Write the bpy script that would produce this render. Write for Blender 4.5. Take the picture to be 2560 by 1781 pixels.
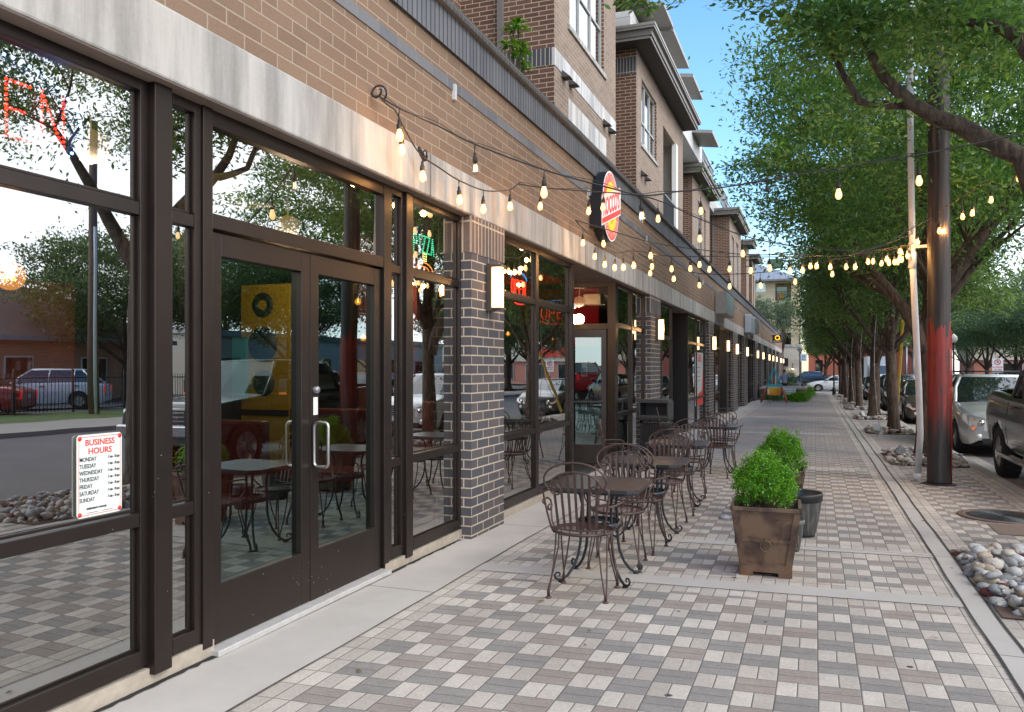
import bpy, bmesh, math, random
import numpy as np
from mathutils import Vector, Matrix
PI = math.pi
sc = bpy.context.scene
for o in list(bpy.data.objects): bpy.data.objects.remove(o)
COL = sc.collection
# ---------------------------------------------------------------- camera
FPX = 2000.0; HZ = 920.0; TH = math.atan(757 / FPX); CT = math.cos(TH); ST = math.sin(TH); CH = 1.6; SL = .005
cam_d = bpy.data.cameras.new('camera'); cam = bpy.data.objects.new('camera', cam_d); COL.objects.link(cam)
cam.location = (0, 0, CH); cam.rotation_euler = (math.radians(90), 0, TH)
cam_d.sensor_width = 36; cam_d.lens = 36 * FPX / 2560; cam_d.shift_y = (HZ - 890.5) / 2560
cam_d.clip_start = .05; cam_d.clip_end = 3000
sc.camera = cam
# ---------------------------------------------------------------- world, sun, exposure
sc.render.engine = 'CYCLES'
sc.view_settings.view_transform = 'Standard'; sc.view_settings.look = 'None'
sc.view_settings.exposure = 1.6; sc.view_settings.gamma = 1
SUN_EL = math.radians(38); SUN_ROT = math.radians(115)
w = bpy.data.worlds.new('World'); sc.world = w; w.use_nodes = True
wn = w.node_tree; wn.nodes.clear()
wo = wn.nodes.new('ShaderNodeOutputWorld'); bg = wn.nodes.new('ShaderNodeBackground')
sky = wn.nodes.new('ShaderNodeTexSky'); sky.sky_type = 'NISHITA'; sky.sun_disc = False
sky.sun_elevation = SUN_EL; sky.sun_rotation = SUN_ROT; sky.ozone_density = 3.0; sky.air_density = 1.2; sky.dust_density = .6
tc = wn.nodes.new('ShaderNodeTexCoord'); sx = wn.nodes.new('ShaderNodeSeparateXYZ')
wn.links.new(tc.outputs['Generated'], sx.inputs[0])
mr = wn.nodes.new('ShaderNodeMapRange'); mr.interpolation_type = 'SMOOTHSTEP'
mr.inputs['From Min'].default_value = -.02; mr.inputs['From Max'].default_value = .38; mr.inputs['To Max'].default_value = .93
wn.links.new(sx.outputs['X'], mr.inputs['Value'])
mx = wn.nodes.new('ShaderNodeMix'); mx.data_type = 'RGBA'
hsv = wn.nodes.new('ShaderNodeHueSaturation'); hsv.inputs['Saturation'].default_value = 1.2; hsv.inputs['Value'].default_value = .88
wn.links.new(sky.outputs[0], hsv.inputs['Color'])
wn.links.new(mr.outputs[0], mx.inputs['Factor']); wn.links.new(hsv.outputs[0], mx.inputs[6])
mx.inputs[7].default_value = (7.4, 7.6, 8.1, 1)
wn.links.new(mx.outputs[2], bg.inputs['Color']); bg.inputs['Strength'].default_value = .122
wn.links.new(bg.outputs[0], wo.inputs[0])
sd = bpy.data.lights.new('sun', 'SUN'); so = bpy.data.objects.new('sun', sd); COL.objects.link(so)
sd.energy = .55; sd.angle = math.radians(20); sd.color = (1, .93, .84)
so.rotation_euler = (math.radians(90) - SUN_EL, 0, -SUN_ROT + PI)
dv = Vector((math.sin(SUN_ROT) * math.cos(SUN_EL), math.cos(SUN_ROT) * math.cos(SUN_EL), math.sin(SUN_EL)))
so.rotation_euler = dv.to_track_quat('Z', 'Y').to_euler()

# ---------------------------------------------------------------- survey helpers (pixel of the photo -> a place in the street)
def ray(px, py):
    r = (px - 1280) / FPX; z = (HZ - py) / FPX
    return r * CT - ST, r * ST + CT, z
def g(y): return -SL * y
def G(px, py):
    a = ray(px, py); t = -CH / (a[2] + SL * a[1]); return t * a[0], t * a[1]
def WX(px, py, X):
    a = ray(px, py); t = X / a[0]; return t * a[1], CH + t * a[2]
def WY(px, py, Y):
    a = ray(px, py); t = Y / a[1]; return t * a[0], CH + t * a[2]
def YF(px, X=-3.2): return WX(px, 900, X)[0]
# ---------------------------------------------------------------- mesh builder
class MB:
    def __init__(s): s.v = []; s.f = []; s.m = []; s.sm = []
    def face(s, pts, m=0, sm=False):
        b = len(s.v); s.v += [tuple(p) for p in pts]; s.f.append(tuple(range(b, b + len(pts)))); s.m.append(m); s.sm.append(sm)
    def box(s, x0, x1, y0, y1, z0, z1, m=0, M=None):
        if x0 > x1: x0, x1 = x1, x0
        if y0 > y1: y0, y1 = y1, y0
        if z0 > z1: z0, z1 = z1, z0
        c = [(x0, y0, z0), (x1, y0, z0), (x1, y1, z0), (x0, y1, z0), (x0, y0, z1), (x1, y0, z1), (x1, y1, z1), (x0, y1, z1)]
        if M is not None: c = [tuple(M @ Vector(p)) for p in c]
        b = len(s.v); s.v += c
        for q in ((0, 3, 2, 1), (4, 5, 6, 7), (0, 1, 5, 4), (1, 2, 6, 5), (2, 3, 7, 6), (3, 0, 4, 7)):
            s.f.append(tuple(b + i for i in q)); s.m.append(m); s.sm.append(False)
        return s
    def grid(s, rows, m=0, closed=False, sm=True, flip=False):
        b = len(s.v); n = len(rows[0])
        for r in rows: s.v += [tuple(p) for p in r]
        for i in range(len(rows) - 1):
            for j in range(n if closed else n - 1):
                k = (j + 1) % n
                q = (b + i * n + j, b + i * n + k, b + (i + 1) * n + k, b + (i + 1) * n + j)
                s.f.append(q[::-1] if flip else q); s.m.append(m); s.sm.append(sm)
        return b
    def tube(s, pts, rad, n=8, m=0, cap=True, sm=True, flat=None):
        pts = [Vector(p) for p in pts]
        if not hasattr(rad, '__len__'): rad = [rad] * len(pts)
        rows = []; up = None
        for i, p in enumerate(pts):
            t = (pts[min(i + 1, len(pts) - 1)] - pts[max(i - 1, 0)])
            if t.length < 1e-9: t = Vector((0, 0, 1))
            t.normalize()
            if up is None:
                a = Vector((0, 0, 1)) if abs(t.z) < .9 else Vector((1, 0, 0))
                u = t.cross(a).normalized()
            else:
                u = up - t * up.dot(t)
                u = u.normalized() if u.length > 1e-6 else t.orthogonal().normalized()
            up = u; w2 = t.cross(u)
            rows.append([p + (u * math.cos(2 * PI * k / n) + w2 * math.sin(2 * PI * k / n)) * rad[i] for k in range(n)])
        b = s.grid(rows, m, True, sm, flip=False)
        if cap:
            s.f.append(tuple(b + k for k in range(n))[::-1]); s.m.append(m); s.sm.append(False)
            e = b + (len(rows) - 1) * n
            s.f.append(tuple(e + k for k in range(n))); s.m.append(m); s.sm.append(False)
        return s
    def lathe(s, prof, c=(0, 0, 0), n=24, m=0, axis='z', sm=True, cap=False):
        rows = []
        for r, z in prof:
            row = []
            for k in range(n):
                a = 2 * PI * k / n; x, y = r * math.cos(a), r * math.sin(a)
                p = (x, y, z) if axis == 'z' else ((z, x, y) if axis == 'x' else (x, z, y))
                row.append((p[0] + c[0], p[1] + c[1], p[2] + c[2]))
            rows.append(row)
        b = s.grid(rows, m, True, sm, flip=(axis == 'y'))
        if cap:
            for e in (0, len(rows) - 1):
                s.f.append(tuple(b + e * n + k for k in range(n))); s.m.append(m); s.sm.append(False)
        return s
    def prism(s, poly, lo, hi, axis='z', m=0):
        def P(p, h): return (p[0], p[1], h) if axis == 'z' else ((h, p[0], p[1]) if axis == 'x' else (p[0], h, p[1]))
        n = len(poly)
        s.face([P(p, hi) for p in poly], m); s.face([P(p, lo) for p in poly][::-1], m)
        for i in range(n):
            j = (i + 1) % n; s.face([P(poly[i], lo), P(poly[j], lo), P(poly[j], hi), P(poly[i], hi)], m)
        return s
    def build(s, name, mats, parent=None, bevel=0, merge=False, loc=None):
        me = bpy.data.meshes.new(name); me.from_pydata(s.v, [], s.f)
        if not isinstance(mats, (list, tuple)): mats = [mats]
        for q in mats: me.materials.append(q)
        me.polygons.foreach_set('material_index', s.m); me.polygons.foreach_set('use_smooth', s.sm)
        bm = bmesh.new(); bm.from_mesh(me)
        if merge: bmesh.ops.remove_doubles(bm, verts=bm.verts, dist=1e-5)
        bmesh.ops.recalc_face_normals(bm, faces=bm.faces); bm.to_mesh(me); bm.free()
        me.update()
        return link(name, me, parent, bevel, loc)
def link(name, me, parent=None, bevel=0, loc=None):
    o = bpy.data.objects.new(name, me); COL.objects.link(o)
    if parent is not None: o.parent = parent
    if loc: o.location = loc
    if bevel:
        b = o.modifiers.new('bevel', 'BEVEL'); b.width = bevel; b.segments = 2; b.limit_method = 'ANGLE'; b.angle_limit = .6
    return o
def tag(o, label=None, cat=None, group=None, kind=None):
    if label: o['label'] = label
    if cat: o['category'] = cat
    if group: o['group'] = group
    if kind: o['kind'] = kind
    return o
def thing(name, label, cat, loc=(0, 0, 0), rz=0, group=None):
    o = bpy.data.objects.new(name, None); COL.objects.link(o); o.empty_display_size = .1
    o.location = loc; o.rotation_euler = (0, 0, rz)
    return tag(o, label, cat, group)
def struct(name, mb, m, **k): return tag(mb.build(name, m, **k), kind='structure')
def dup(root, loc, rz=0, label=None, scale=None, group=None):
    r = root.copy(); COL.objects.link(r); r.location = loc; r.rotation_euler = (0, 0, rz)
    if scale: r.scale = scale if hasattr(scale, '__len__') else (scale,) * 3
    if label: r['label'] = label
    if group: r['group'] = group
    for ch in [c for c in bpy.data.objects if c.parent == root]:
        c = ch.copy(); COL.objects.link(c); c.parent = r
        for gg in [q for q in bpy.data.objects if q.parent == ch]:
            d = gg.copy(); COL.objects.link(d); d.parent = c
    return r
def text(s, size, mat, parent, M, name='lettering', ext=.002, off=0, xs=1, align='CENTER', space=1):
    cu = bpy.data.curves.new('t', 'FONT'); cu.body = s; cu.size = size; cu.extrude = ext; cu.offset = off
    cu.align_x = align; cu.align_y = 'CENTER'; cu.space_character = space; cu.resolution_u = 3
    o = bpy.data.objects.new('t', cu); COL.objects.link(o)
    me = bpy.data.meshes.new_from_object(o.evaluated_get(bpy.context.evaluated_depsgraph_get()))
    bpy.data.objects.remove(o)
    me.transform(M @ Matrix.Diagonal((xs, 1, 1, 1))); me.materials.clear(); me.materials.append(mat)
    for p in me.polygons: p.material_index = 0
    return link(name, me, parent)
# ---------------------------------------------------------------- node DSL
class S:
    def __init__(s, nt, sk): s.nt = nt; s.k = sk
    def _b(s, op, o, rev=False, c=None):
        n = s.nt.nodes.new('ShaderNodeMath'); n.operation = op
        a, b = (o, s) if rev else (s, o)
        for i, q in enumerate((a, b) if c is None else (a, b, c)):
            if q is None: continue
            if isinstance(q, S): s.nt.links.new(q.k, n.inputs[i])
            else: n.inputs[i].default_value = q
        return S(s.nt, n.outputs[0])
    def __add__(s, o): return s._b('ADD', o)
    def __radd__(s, o): return s._b('ADD', o)
    def __sub__(s, o): return s._b('SUBTRACT', o)
    def __rsub__(s, o): return s._b('SUBTRACT', o, True)
    def __mul__(s, o): return s._b('MULTIPLY', o)
    def __rmul__(s, o): return s._b('MULTIPLY', o)
    def __truediv__(s, o): return s._b('DIVIDE', o)
    def floor(s): return s._b('FLOOR', None)
    def fract(s): return s._b('FRACT', None)
    def abs(s): return s._b('ABSOLUTE', None)
    def gt(s, o): return s._b('GREATER_THAN', o)
    def lt(s, o): return s._b('LESS_THAN', o)
    def min(s, o): return s._b('MINIMUM', o)
    def max(s, o): return s._b('MAXIMUM', o)
    def mod(s, o): return s._b('FLOORED_MODULO', o)
    def step(s, a, b):
        n = s.nt.nodes.new('ShaderNodeMapRange'); n.interpolation_type = 'SMOOTHSTEP'
        s.nt.links.new(s.k, n.inputs['Value']); n.inputs['From Min'].default_value = a; n.inputs['From Max'].default_value = b
        return S(s.nt, n.outputs[0])
class Mat:
    def __init__(s, name, rough=.6, metal=0, spec=.5, color=None):
        s.m = bpy.data.materials.new(name); s.m.use_nodes = True; s.nt = s.m.node_tree
        s.b = s.nt.nodes['Principled BSDF']; s.out = s.nt.nodes['Material Output']
        s.b.inputs['Roughness'].default_value = rough; s.b.inputs['Metallic'].default_value = metal
        s.b.inputs['Specular IOR Level'].default_value = spec
        if color: s.b.inputs['Base Color'].default_value = (*color, 1)
    def set(s, inp, v):
        if isinstance(v, S): s.nt.links.new(v.k, s.b.inputs[inp])
        elif hasattr(v, '__len__'): s.b.inputs[inp].default_value = (*v, 1)
        else: s.b.inputs[inp].default_value = v
        return s
    def n(s, t): return s.nt.nodes.new(t)
    def pos(s, obj=False):
        if obj: t = s.n('ShaderNodeTexCoord'); k = t.outputs['Object']
        else: t = s.n('ShaderNodeNewGeometry'); k = t.outputs['Position']
        q = s.n('ShaderNodeSeparateXYZ'); s.nt.links.new(k, q.inputs[0])
        return [S(s.nt, q.outputs[i]) for i in range(3)]
    def nrm(s):
        t = s.n('ShaderNodeNewGeometry'); q = s.n('ShaderNodeSeparateXYZ'); s.nt.links.new(t.outputs['True Normal'], q.inputs[0])
        return [S(s.nt, q.outputs[i]) for i in range(3)]
    def vec(s, x, y, z=0):
        q = s.n('ShaderNodeCombineXYZ')
        for i, a in enumerate((x, y, z)):
            if isinstance(a, S): s.nt.links.new(a.k, q.inputs[i])
            else: q.inputs[i].default_value = a
        return S(s.nt, q.outputs[0])
    def noise(s, scale, v=None, detail=3, rough=.5, col=False, dist=0):
        t = s.n('ShaderNodeTexNoise'); t.inputs['Scale'].default_value = scale; t.inputs['Detail'].default_value = detail
        t.inputs['Roughness'].default_value = rough; t.inputs['Distortion'].default_value = dist
        if v is None:
            gq = s.n('ShaderNodeNewGeometry'); s.nt.links.new(gq.outputs['Position'], t.inputs['Vector'])
        else: s.nt.links.new(v.k, t.inputs['Vector'])
        return S(s.nt, t.outputs['Color' if col else 'Fac'])
    def white(s, v, col=False):
        t = s.n('ShaderNodeTexWhiteNoise'); t.noise_dimensions = '3D'; s.nt.links.new(v.k, t.inputs[0]); return S(s.nt, t.outputs['Color' if col else 'Value'])
    def voro(s, scale, v=None, out='Distance'):
        t = s.n('ShaderNodeTexVoronoi'); t.inputs['Scale'].default_value = scale
        if v is not None: s.nt.links.new(v.k, t.inputs['Vector'])
        else:
            gq = s.n('ShaderNodeNewGeometry'); s.nt.links.new(gq.outputs['Position'], t.inputs['Vector'])
        return S(s.nt, t.outputs[out])
    def mix(s, f, a, b, mode='MIX'):
        q = s.n('ShaderNodeMix'); q.data_type = 'RGBA'; q.blend_type = mode
        for i, x in ((0, f), (6, a), (7, b)):
            if isinstance(x, S): s.nt.links.new(x.k, q.inputs[i])
            elif i == 0: q.inputs[0].default_value = x
            else: q.inputs[i].default_value = (*x, 1)
        return S(s.nt, q.outputs[2])
    def mulc(s, c, f):
        # colour times grey factor
        q = s.n('ShaderNodeVectorMath'); q.operation = 'SCALE'
        if isinstance(c, S): s.nt.links.new(c.k, q.inputs[0])
        else: q.inputs[0].default_value = c
        if isinstance(f, S): s.nt.links.new(f.k, q.inputs['Scale'])
        else: q.inputs['Scale'].default_value = f
        return S(s.nt, q.outputs[0])
    def bump(s, h, dist=.01, strength=.5):
        q = s.n('ShaderNodeBump'); q.inputs['Distance'].default_value = dist; q.inputs['Strength'].default_value = strength
        s.nt.links.new(h.k, q.inputs['Height']); s.nt.links.new(q.outputs[0], s.b.inputs['Normal']); return s
    def emit(s, c, e):
        s.b.inputs['Emission Color'].default_value = (*c, 1); s.b.inputs['Emission Strength'].default_value = e; return s
def plain(name, c, rough=.5, metal=0, var=.15, scale=8, spec=.5, bump=0, bscale=60):
    M = Mat(name, rough, metal, spec)
    nz = M.noise(scale, detail=5)
    M.set('Base Color', M.mulc(c, nz * (2 * var) + (1 - var)))
    if rough > .12: M.set('Roughness', M.noise(scale * 2.3) * .2 + (rough - .1))
    if bump: M.bump(M.noise(bscale, detail=4), .004, bump)
    return M.m
def emitter(name, c, e, base=(.8, .8, .8)):
    return Mat(name, .4, color=base).emit(c, e).m
def brick(name, c1, c2, mortar, bw=.3, rh=.09, soldier=False, ms=.009, var=.25):
    M = Mat(name, .85, spec=.25); x, y, z = M.pos(); nx, ny, nz_ = M.nrm()
    u = y * nx.abs().gt(.5) + x * ny.abs().gt(.5)
    if soldier: u, z = z, u
    t = M.n('ShaderNodeTexBrick'); M.nt.links.new(M.vec(u, z, 0).k, t.inputs['Vector'])
    t.inputs['Scale'].default_value = 1; t.inputs['Brick Width'].default_value = bw; t.inputs['Row Height'].default_value = rh
    t.inputs['Mortar Size'].default_value = ms; t.inputs['Mortar Smooth'].default_value = .2; t.inputs['Bias'].default_value = 0
    if soldier: t.offset = 0
    t.inputs['Color1'].default_value = (*c1, 1); t.inputs['Color2'].default_value = (*c2, 1); t.inputs['Mortar'].default_value = (*mortar, 1)
    c = S(M.nt, t.outputs['Color'])
    n1 = M.noise(1.3, detail=4); n2 = M.noise(70, detail=3)
    M.set('Base Color', M.mulc(c, n1 * var + n2 * .35 + (1 - var / 2 - .17)))
    M.bump(S(M.nt, t.outputs['Fac']) * -1 + n2 * .25, .006, .8)
    return M.m
# ================================================================ materials
TAN1, TAN2, TMO = (.245, .163, .112), (.20, .132, .092), (.34, .27, .20)
M_brick = brick('tan_brick', TAN1, TAN2, TMO, ms=.007)
M_brick_up = brick('brown_brick', (.155, .085, .062), (.105, .058, .045), (.42, .33, .24), bw=.3, rh=.0895, ms=.010)
M_brick_lt = brick('pale_brown_brick', (.27, .20, .155), (.21, .155, .12), (.36, .30, .25), bw=.3, rh=.0895, ms=.008)
M_blue = brick('blue_grey_brick', (.068, .070, .080), (.105, .090, .090), (.44, .37, .29), bw=.285, rh=.0905, ms=.0075, var=.35)
M_sold = brick('blue_grey_soldier_brick', (.12, .13, .15), (.165, .17, .185), (.05, .052, .06), bw=.60, rh=.082, soldier=True, ms=.010, var=.6)
M_sold_b = brick('blue_soldier_brick', (.05, .06, .08), (.08, .085, .10), (.42, .36, .28), bw=.6, rh=.085, soldier=True, ms=.010)
M_sold_t = brick('tan_soldier_brick', (.16, .115, .10), (.12, .095, .09), (.45, .38, .30), bw=.6, rh=.085, soldier=True, ms=.010)
def concrete(name, c, streak=True, bump=.25):
    M = Mat(name, .85, spec=.25); x, y, z = M.pos()
    a = M.noise(1, M.vec(x * 2, y * 3.2, z * .35), detail=6, rough=.65)
    b = M.noise(1, M.vec(x * 9, y * 13, z * 1.1), detail=4)
    n3 = M.noise(45, detail=4)
    f = (a.step(.35, .62) * .42 + b.step(.3, .7) * .16 + n3 * .14 + .46) if streak else (a * .25 + n3 * .2 + .78)
    col = M.mix(M.noise(.8).step(.4, .65), M.mulc(c, f), M.mulc((c[0] * 1.0, c[1] * .97, c[2] * .92), f))
    if streak: col = M.mix(((y - 1.2) / 4.9).fract().lt(.0022), col, (.05, .045, .04))
    M.set('Base Color', col); M.bump(n3, .003, bump); return M.m
M_precast = concrete('precast_concrete', (.455, .44, .42))
M_precast_t = concrete('white_stained_concrete', (.62, .62, .63))
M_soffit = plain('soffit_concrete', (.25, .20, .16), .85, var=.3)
M_curbc = concrete('kerb_concrete', (.38, .36, .33), False)
def bronze():
    M = Mat('dark_bronze_aluminium', .33, .75, .5); x, y, z = M.pos()
    n = M.noise(2, detail=3)
    chip = M.voro(26).lt(.1) * (M.noise(3).gt(.6)) * z.lt(1.3)
    M.set('Base Color', M.mix(chip, M.mulc((.046, .036, .032), n * .5 + .75), (.4, .38, .36)))
    M.set('Roughness', M.noise(9) * .16 + .27); return M.m
M_bronze = bronze()
M_frame_lt = plain('bronze_edge', (.12, .10, .09), .35, .6)
def glass(name, refl, tint=(.42, .46, .46), gcol=(.95, .97, .96)):
    m = bpy.data.materials.new(name); m.use_nodes = True; nt = m.node_tree; nt.nodes.clear()
    o = nt.nodes.new('ShaderNodeOutputMaterial'); mi = nt.nodes.new('ShaderNodeMixShader')
    t = nt.nodes.new('ShaderNodeBsdfTransparent'); t.inputs[0].default_value = (*tint, 1)
    gl = nt.nodes.new('ShaderNodeBsdfGlossy'); gl.inputs['Roughness'].default_value = .004; gl.inputs[0].default_value = (*gcol, 1)
    lw = nt.nodes.new('ShaderNodeLayerWeight'); lw.inputs[0].default_value = .5
    mr = nt.nodes.new('ShaderNodeMapRange'); mr.inputs['To Min'].default_value = refl; mr.inputs['To Max'].default_value = 1
    pw = nt.nodes.new('ShaderNodeMath'); pw.operation = 'POWER'; pw.inputs[1].default_value = 4.0; nt.links.new(lw.outputs['Facing'], pw.inputs[0]); nt.links.new(pw.outputs[0], mr.inputs['Value'])
    nt.links.new(mr.outputs[0], mi.inputs[0]); nt.links.new(t.outputs[0], mi.inputs[1]); nt.links.new(gl.outputs[0], mi.inputs[2]); nt.links.new(mi.outputs[0], o.inputs[0])
    tex = nt.nodes.new('ShaderNodeTexNoise'); tex.inputs['Scale'].default_value = 1.6; tex.inputs['Detail'].default_value = 1
    ge = nt.nodes.new('ShaderNodeNewGeometry'); nt.links.new(ge.outputs['Position'], tex.inputs['Vector'])
    bp = nt.nodes.new('ShaderNodeBump'); bp.inputs['Strength'].default_value = .04; bp.inputs['Distance'].default_value = .02
    nt.links.new(tex.outputs[0], bp.inputs['Height']); nt.links.new(bp.outputs[0], gl.inputs['Normal'])
    return m
M_glass = glass('storefront_glass', .44)
M_glass_d = glass('tinted_door_glass', .26, (.34, .47, .47), (.72, .92, .90))
M_winblue = glass('upper_window_glass', .35, (.5, .55, .6))
M_blind = plain('grey_window_blind', (.34, .37, .40), .7)
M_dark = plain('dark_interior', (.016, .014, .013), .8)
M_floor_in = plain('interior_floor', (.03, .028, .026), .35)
M_white = plain('white_paint', (.72, .72, .70), .55, var=.06)
M_offw = plain('cream_paint', (.62, .58, .50), .6, var=.08)
M_black = plain('black_paint', (.012, .012, .013), .4)
M_steel = Mat('brushed_steel', .3, 1, color=(.45, .44, .43)).m
M_galv = plain('galvanised_steel', (.34, .35, .37), .4, .7)
M_cable = plain('cable_rubber', (.018, .016, .015), .6)
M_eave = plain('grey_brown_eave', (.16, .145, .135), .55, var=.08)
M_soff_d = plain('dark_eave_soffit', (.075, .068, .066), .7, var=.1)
M_gutter = plain('grey_gutter', (.27, .255, .235), .45, var=.08)
# ================================================================ ground, paving, road
def sheet(x0, x1, y0, y1, dz, mb=None, m=0, ny=1):
    mb = mb or MB()
    for k in range(ny):
        a = y0 + (y1 - y0) * k / ny; b = y0 + (y1 - y0) * (k + 1) / ny
        mb.face([(x0, a, g(a) + dz), (x1, a, g(a) + dz), (x1, b, g(b) + dz), (x0, b, g(b) + dz)], m)
    return mb
M_asph = Mat('asphalt', .85, spec=.3)
_n = M_asph.noise(120, detail=3); _c = M_asph.noise(.7, detail=5)
M_asph.set('Base Color', M_asph.mulc((.125, .122, .125), _n * .8 + _c * .5 + .35)); M_asph.bump(_n, .004, .5); M_asph = M_asph.m
M_earth = plain('dry_earth', (.10, .085, .06), .9, var=.3)
struct('ground', sheet(-600, 700, -500, 1500, -.30), M_earth)
struct('road', sheet(2.66, 13, -60, 260, -.13), M_asph)
def pavers():
    M = Mat('paving_blocks', .82, spec=.3); x, y, z = M.pos()
    W, L = .2, .19
    wob = (M.noise(.5) - .5) * .03
    xs = x - .815 + wob; y = y - x * .07; ys = y + wob * .5
    u = xs / W; v = ys / L
    i, j, fu, fv = u.floor(), v.floor(), u.fract(), v.fract()
    chk = (i + j).mod(2.0)
    # plain border courses
    def rng(a, lo, hi): return a.gt(lo) * a.lt(hi)
    bx = (rng(x, -2.58, -2.385) + x.gt(.815) * x.lt(.965) + rng(x, 1.115, 1.315) + rng(x, 2.25, 2.6)).min(1)
    by = (rng(y, 5.95, 6.10) + rng(y, 6.34, 6.52) + rng(y, 7.48, 7.66) + rng(y, 7.82, 7.99) + rng(y, 3.2, 3.3) * 0 + rng(y, 14.0, 14.5) + rng(y, 22, 22.4) + rng(y, 30, 30.4) + rng(y, 38, 38.4)).min(1)
    brd = (bx + by).min(1)
    lt = (chk + brd).min(1)
    # light: two blocks side by side along the walk; dark: two blocks one behind the other
    su_l, sv_l = (fu * 2).fract(), fv; su_d, sv_d = fu, (fv * 2).fract()
    isd = 1 - lt
    dl = (su_l.min(1 - su_l) * (W / 2)).min(sv_l.min(1 - sv_l) * L)
    dd = (su_d.min(1 - su_d) * W).min(sv_d.min(1 - sv_d) * (L / 2))
    d = dl * lt + dd * isd
    sub = (fu * 2).floor() * lt * .37 + (fv * 2).floor() * isd * .53
    r1 = M.white(M.vec(i, j, 3.0)); r2 = M.white(M.vec(i + sub, j + sub * 2, 1.0))
    far = y.step(12.5, 16.5)
    sec = M.noise(.16, M.vec(x * .1, (y / 2.35).floor() * 3.1, 0), detail=0)
    light = M.mix(r2, (.41, .368, .32), (.475, .43, .375))
    dark = M.mix(r1.gt(.55), (.238, .222, .204), (.275, .234, .205))
    lightf = M.mix(sec.gt(.5), (.36, .33, .305), (.39, .335, .30))
    darkf = M.mix(sec.gt(.5), (.28, .265, .25), (.31, .265, .235))
    near = M.mix(lt, dark, light); fcol = M.mix(chk, darkf, lightf)
    fcol = M.mix(brd, fcol, (.43, .39, .35))
    c = M.mix(far, near, fcol)
    g1 = M.noise(300, detail=2); g2 = M.noise(1.1, detail=5, rough=.65); g3 = M.noise(14, detail=4)
    c = M.mulc(c, ((g1 - .5) * 1.1 + 1) * (M.noise(55, detail=4, rough=.7) * .7 + .65) * (g2.step(.25, .8) * .24 + .84) * (g3 * .2 + .9) * (r2 * .14 + .93))
    # soot lines in the middle of dark blocks, rust stain by the planter, gum spots
    st = (M.noise(1, M.vec(x * 7, y * 60, 1), detail=3)).step(.56, .7) * isd * .35
    c = M.mix(st, c, (.10, .10, .11))
    rx = (1 - ((x - .05).abs() / .55)).max(0) * (1 - ((y - 6.15).abs() / .42)).max(0)
    rx2 = (1 - ((x + .38).abs() / .48)).max(0) * (1 - ((y - 6.55).abs() / .42)).max(0)
    rf = (rx + rx2).min(1) * M.noise(6, detail=5).step(.47, .68)
    c = M.mix(rf * .55, c, (.33, .155, .07))
    v1 = M.voro(2.3, M.vec(x, y, 0)); v2 = M.white((M.voro(2.3, M.vec(x, y, 0), 'Color')))
    gum = v1.lt(M.noise(9) * .085) * v2.gt(.3)
    c = M.mix(gum * .9, c, (.022, .02, .02))
    jm = 1 - d.step(.0012, .0042)
    c = M.mix(jm * (1 - far * .25), c, (.115, .10, .09))
    M.set('Base Color', c)
    M.bump(d.min(.007) * 90 + g1 * .12 + r2 * .15, .005, .7)
    return M.m
M_pav = pavers()
sw = MB(); sheet(-3.6, 2.52, -60, 68, 0, sw)
struct('sidewalk', sw, M_pav)
M_strip = Mat('smooth_concrete', .8, spec=.3)
_x, _y, _z = M_strip.pos(); _n = M_strip.noise(1.7, detail=6, rough=.6); _n2 = M_strip.noise(160, detail=2)
_g = M_strip.voro(2.1, M_strip.vec(_x, _y, 5)).lt(M_strip.noise(7) * .07) * M_strip.white(M_strip.voro(2.1, M_strip.vec(_x, _y, 5), 'Color')).gt(.5)
_j = ((_y / 2.6).fract() * 2.6).lt(.010)
_c = M_strip.mulc((.40, .375, .345), _n * .42 + _n2 * .22 + .70)
_c = M_strip.mix(_n.step(.6, .75) * .35, _c, (.36, .29, .21))
_c = M_strip.mix((_g + _j).min(1) * .85, _c, (.04, .038, .035))
M_strip.set('Base Color', _c); M_strip.bump(_n2, .002, .3); M_strip = M_strip.m
cs = MB()
sheet(-3.6, -2.575, -60, 62, .004, cs); sheet(.965, 1.112, -60, 68, .004, cs)
for a, b in ((6.10, 6.34), (7.66, 7.82)):
    cs.face([(-2.575, a - .18, g(a) + .005), (.965, a + .068, g(a) + .005), (.965, b + .068, g(b) + .005), (-2.575, b - .18, g(b) + .005)])
struct('concrete_strip', cs, M_strip)
jt = MB()
def wavy(x0, wd, ya, yb):
    y = ya; st = .25 if ya < 25 else 1; rnd = random.Random(4)
    while y < yb:
        h = min(yb, y + .25); o0 = .004 * math.sin(y * 1.7) + .003 * math.sin(y * 5.1); o1 = .004 * math.sin(h * 1.7) + .003 * math.sin(h * 5.1)
        jt.face([(x0 + o0, y, g(y) + .0085), (x0 + o0 + wd, y, g(y) + .0085), (x0 + o1 + wd, h, g(h) + .0085), (x0 + o1, h, g(h) + .0085)]); y = h
wavy(.955, .014, 0, 40); wavy(1.108, .018, 0, 40); wavy(-2.575, .008, 1, 40)
struct('paving_joint', jt, plain('joint_dirt', (.035, .033, .028), .9))
kb = MB()
for k in range(60):
    a = -30 + k * 2.2; b = a + 2.19
    kb.face([(2.52, a, g(a) + .002), (2.66, a, g(a) + .002), (2.66, b, g(b) + .002), (2.52, b, g(b) + .002)])
    kb.face([(2.66, a, g(a) + .002), (2.68, a, g(a) - .14), (2.68, b, g(b) - .14), (2.66, b, g(b) + .002)])
struct('kerb', kb, M_curbc)
gt_ = MB(); sheet(2.68, 3.1, -60, 120, -.126, gt_); struct('gutter', gt_, concrete('gutter_concrete', (.30, .29, .28), False))
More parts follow.
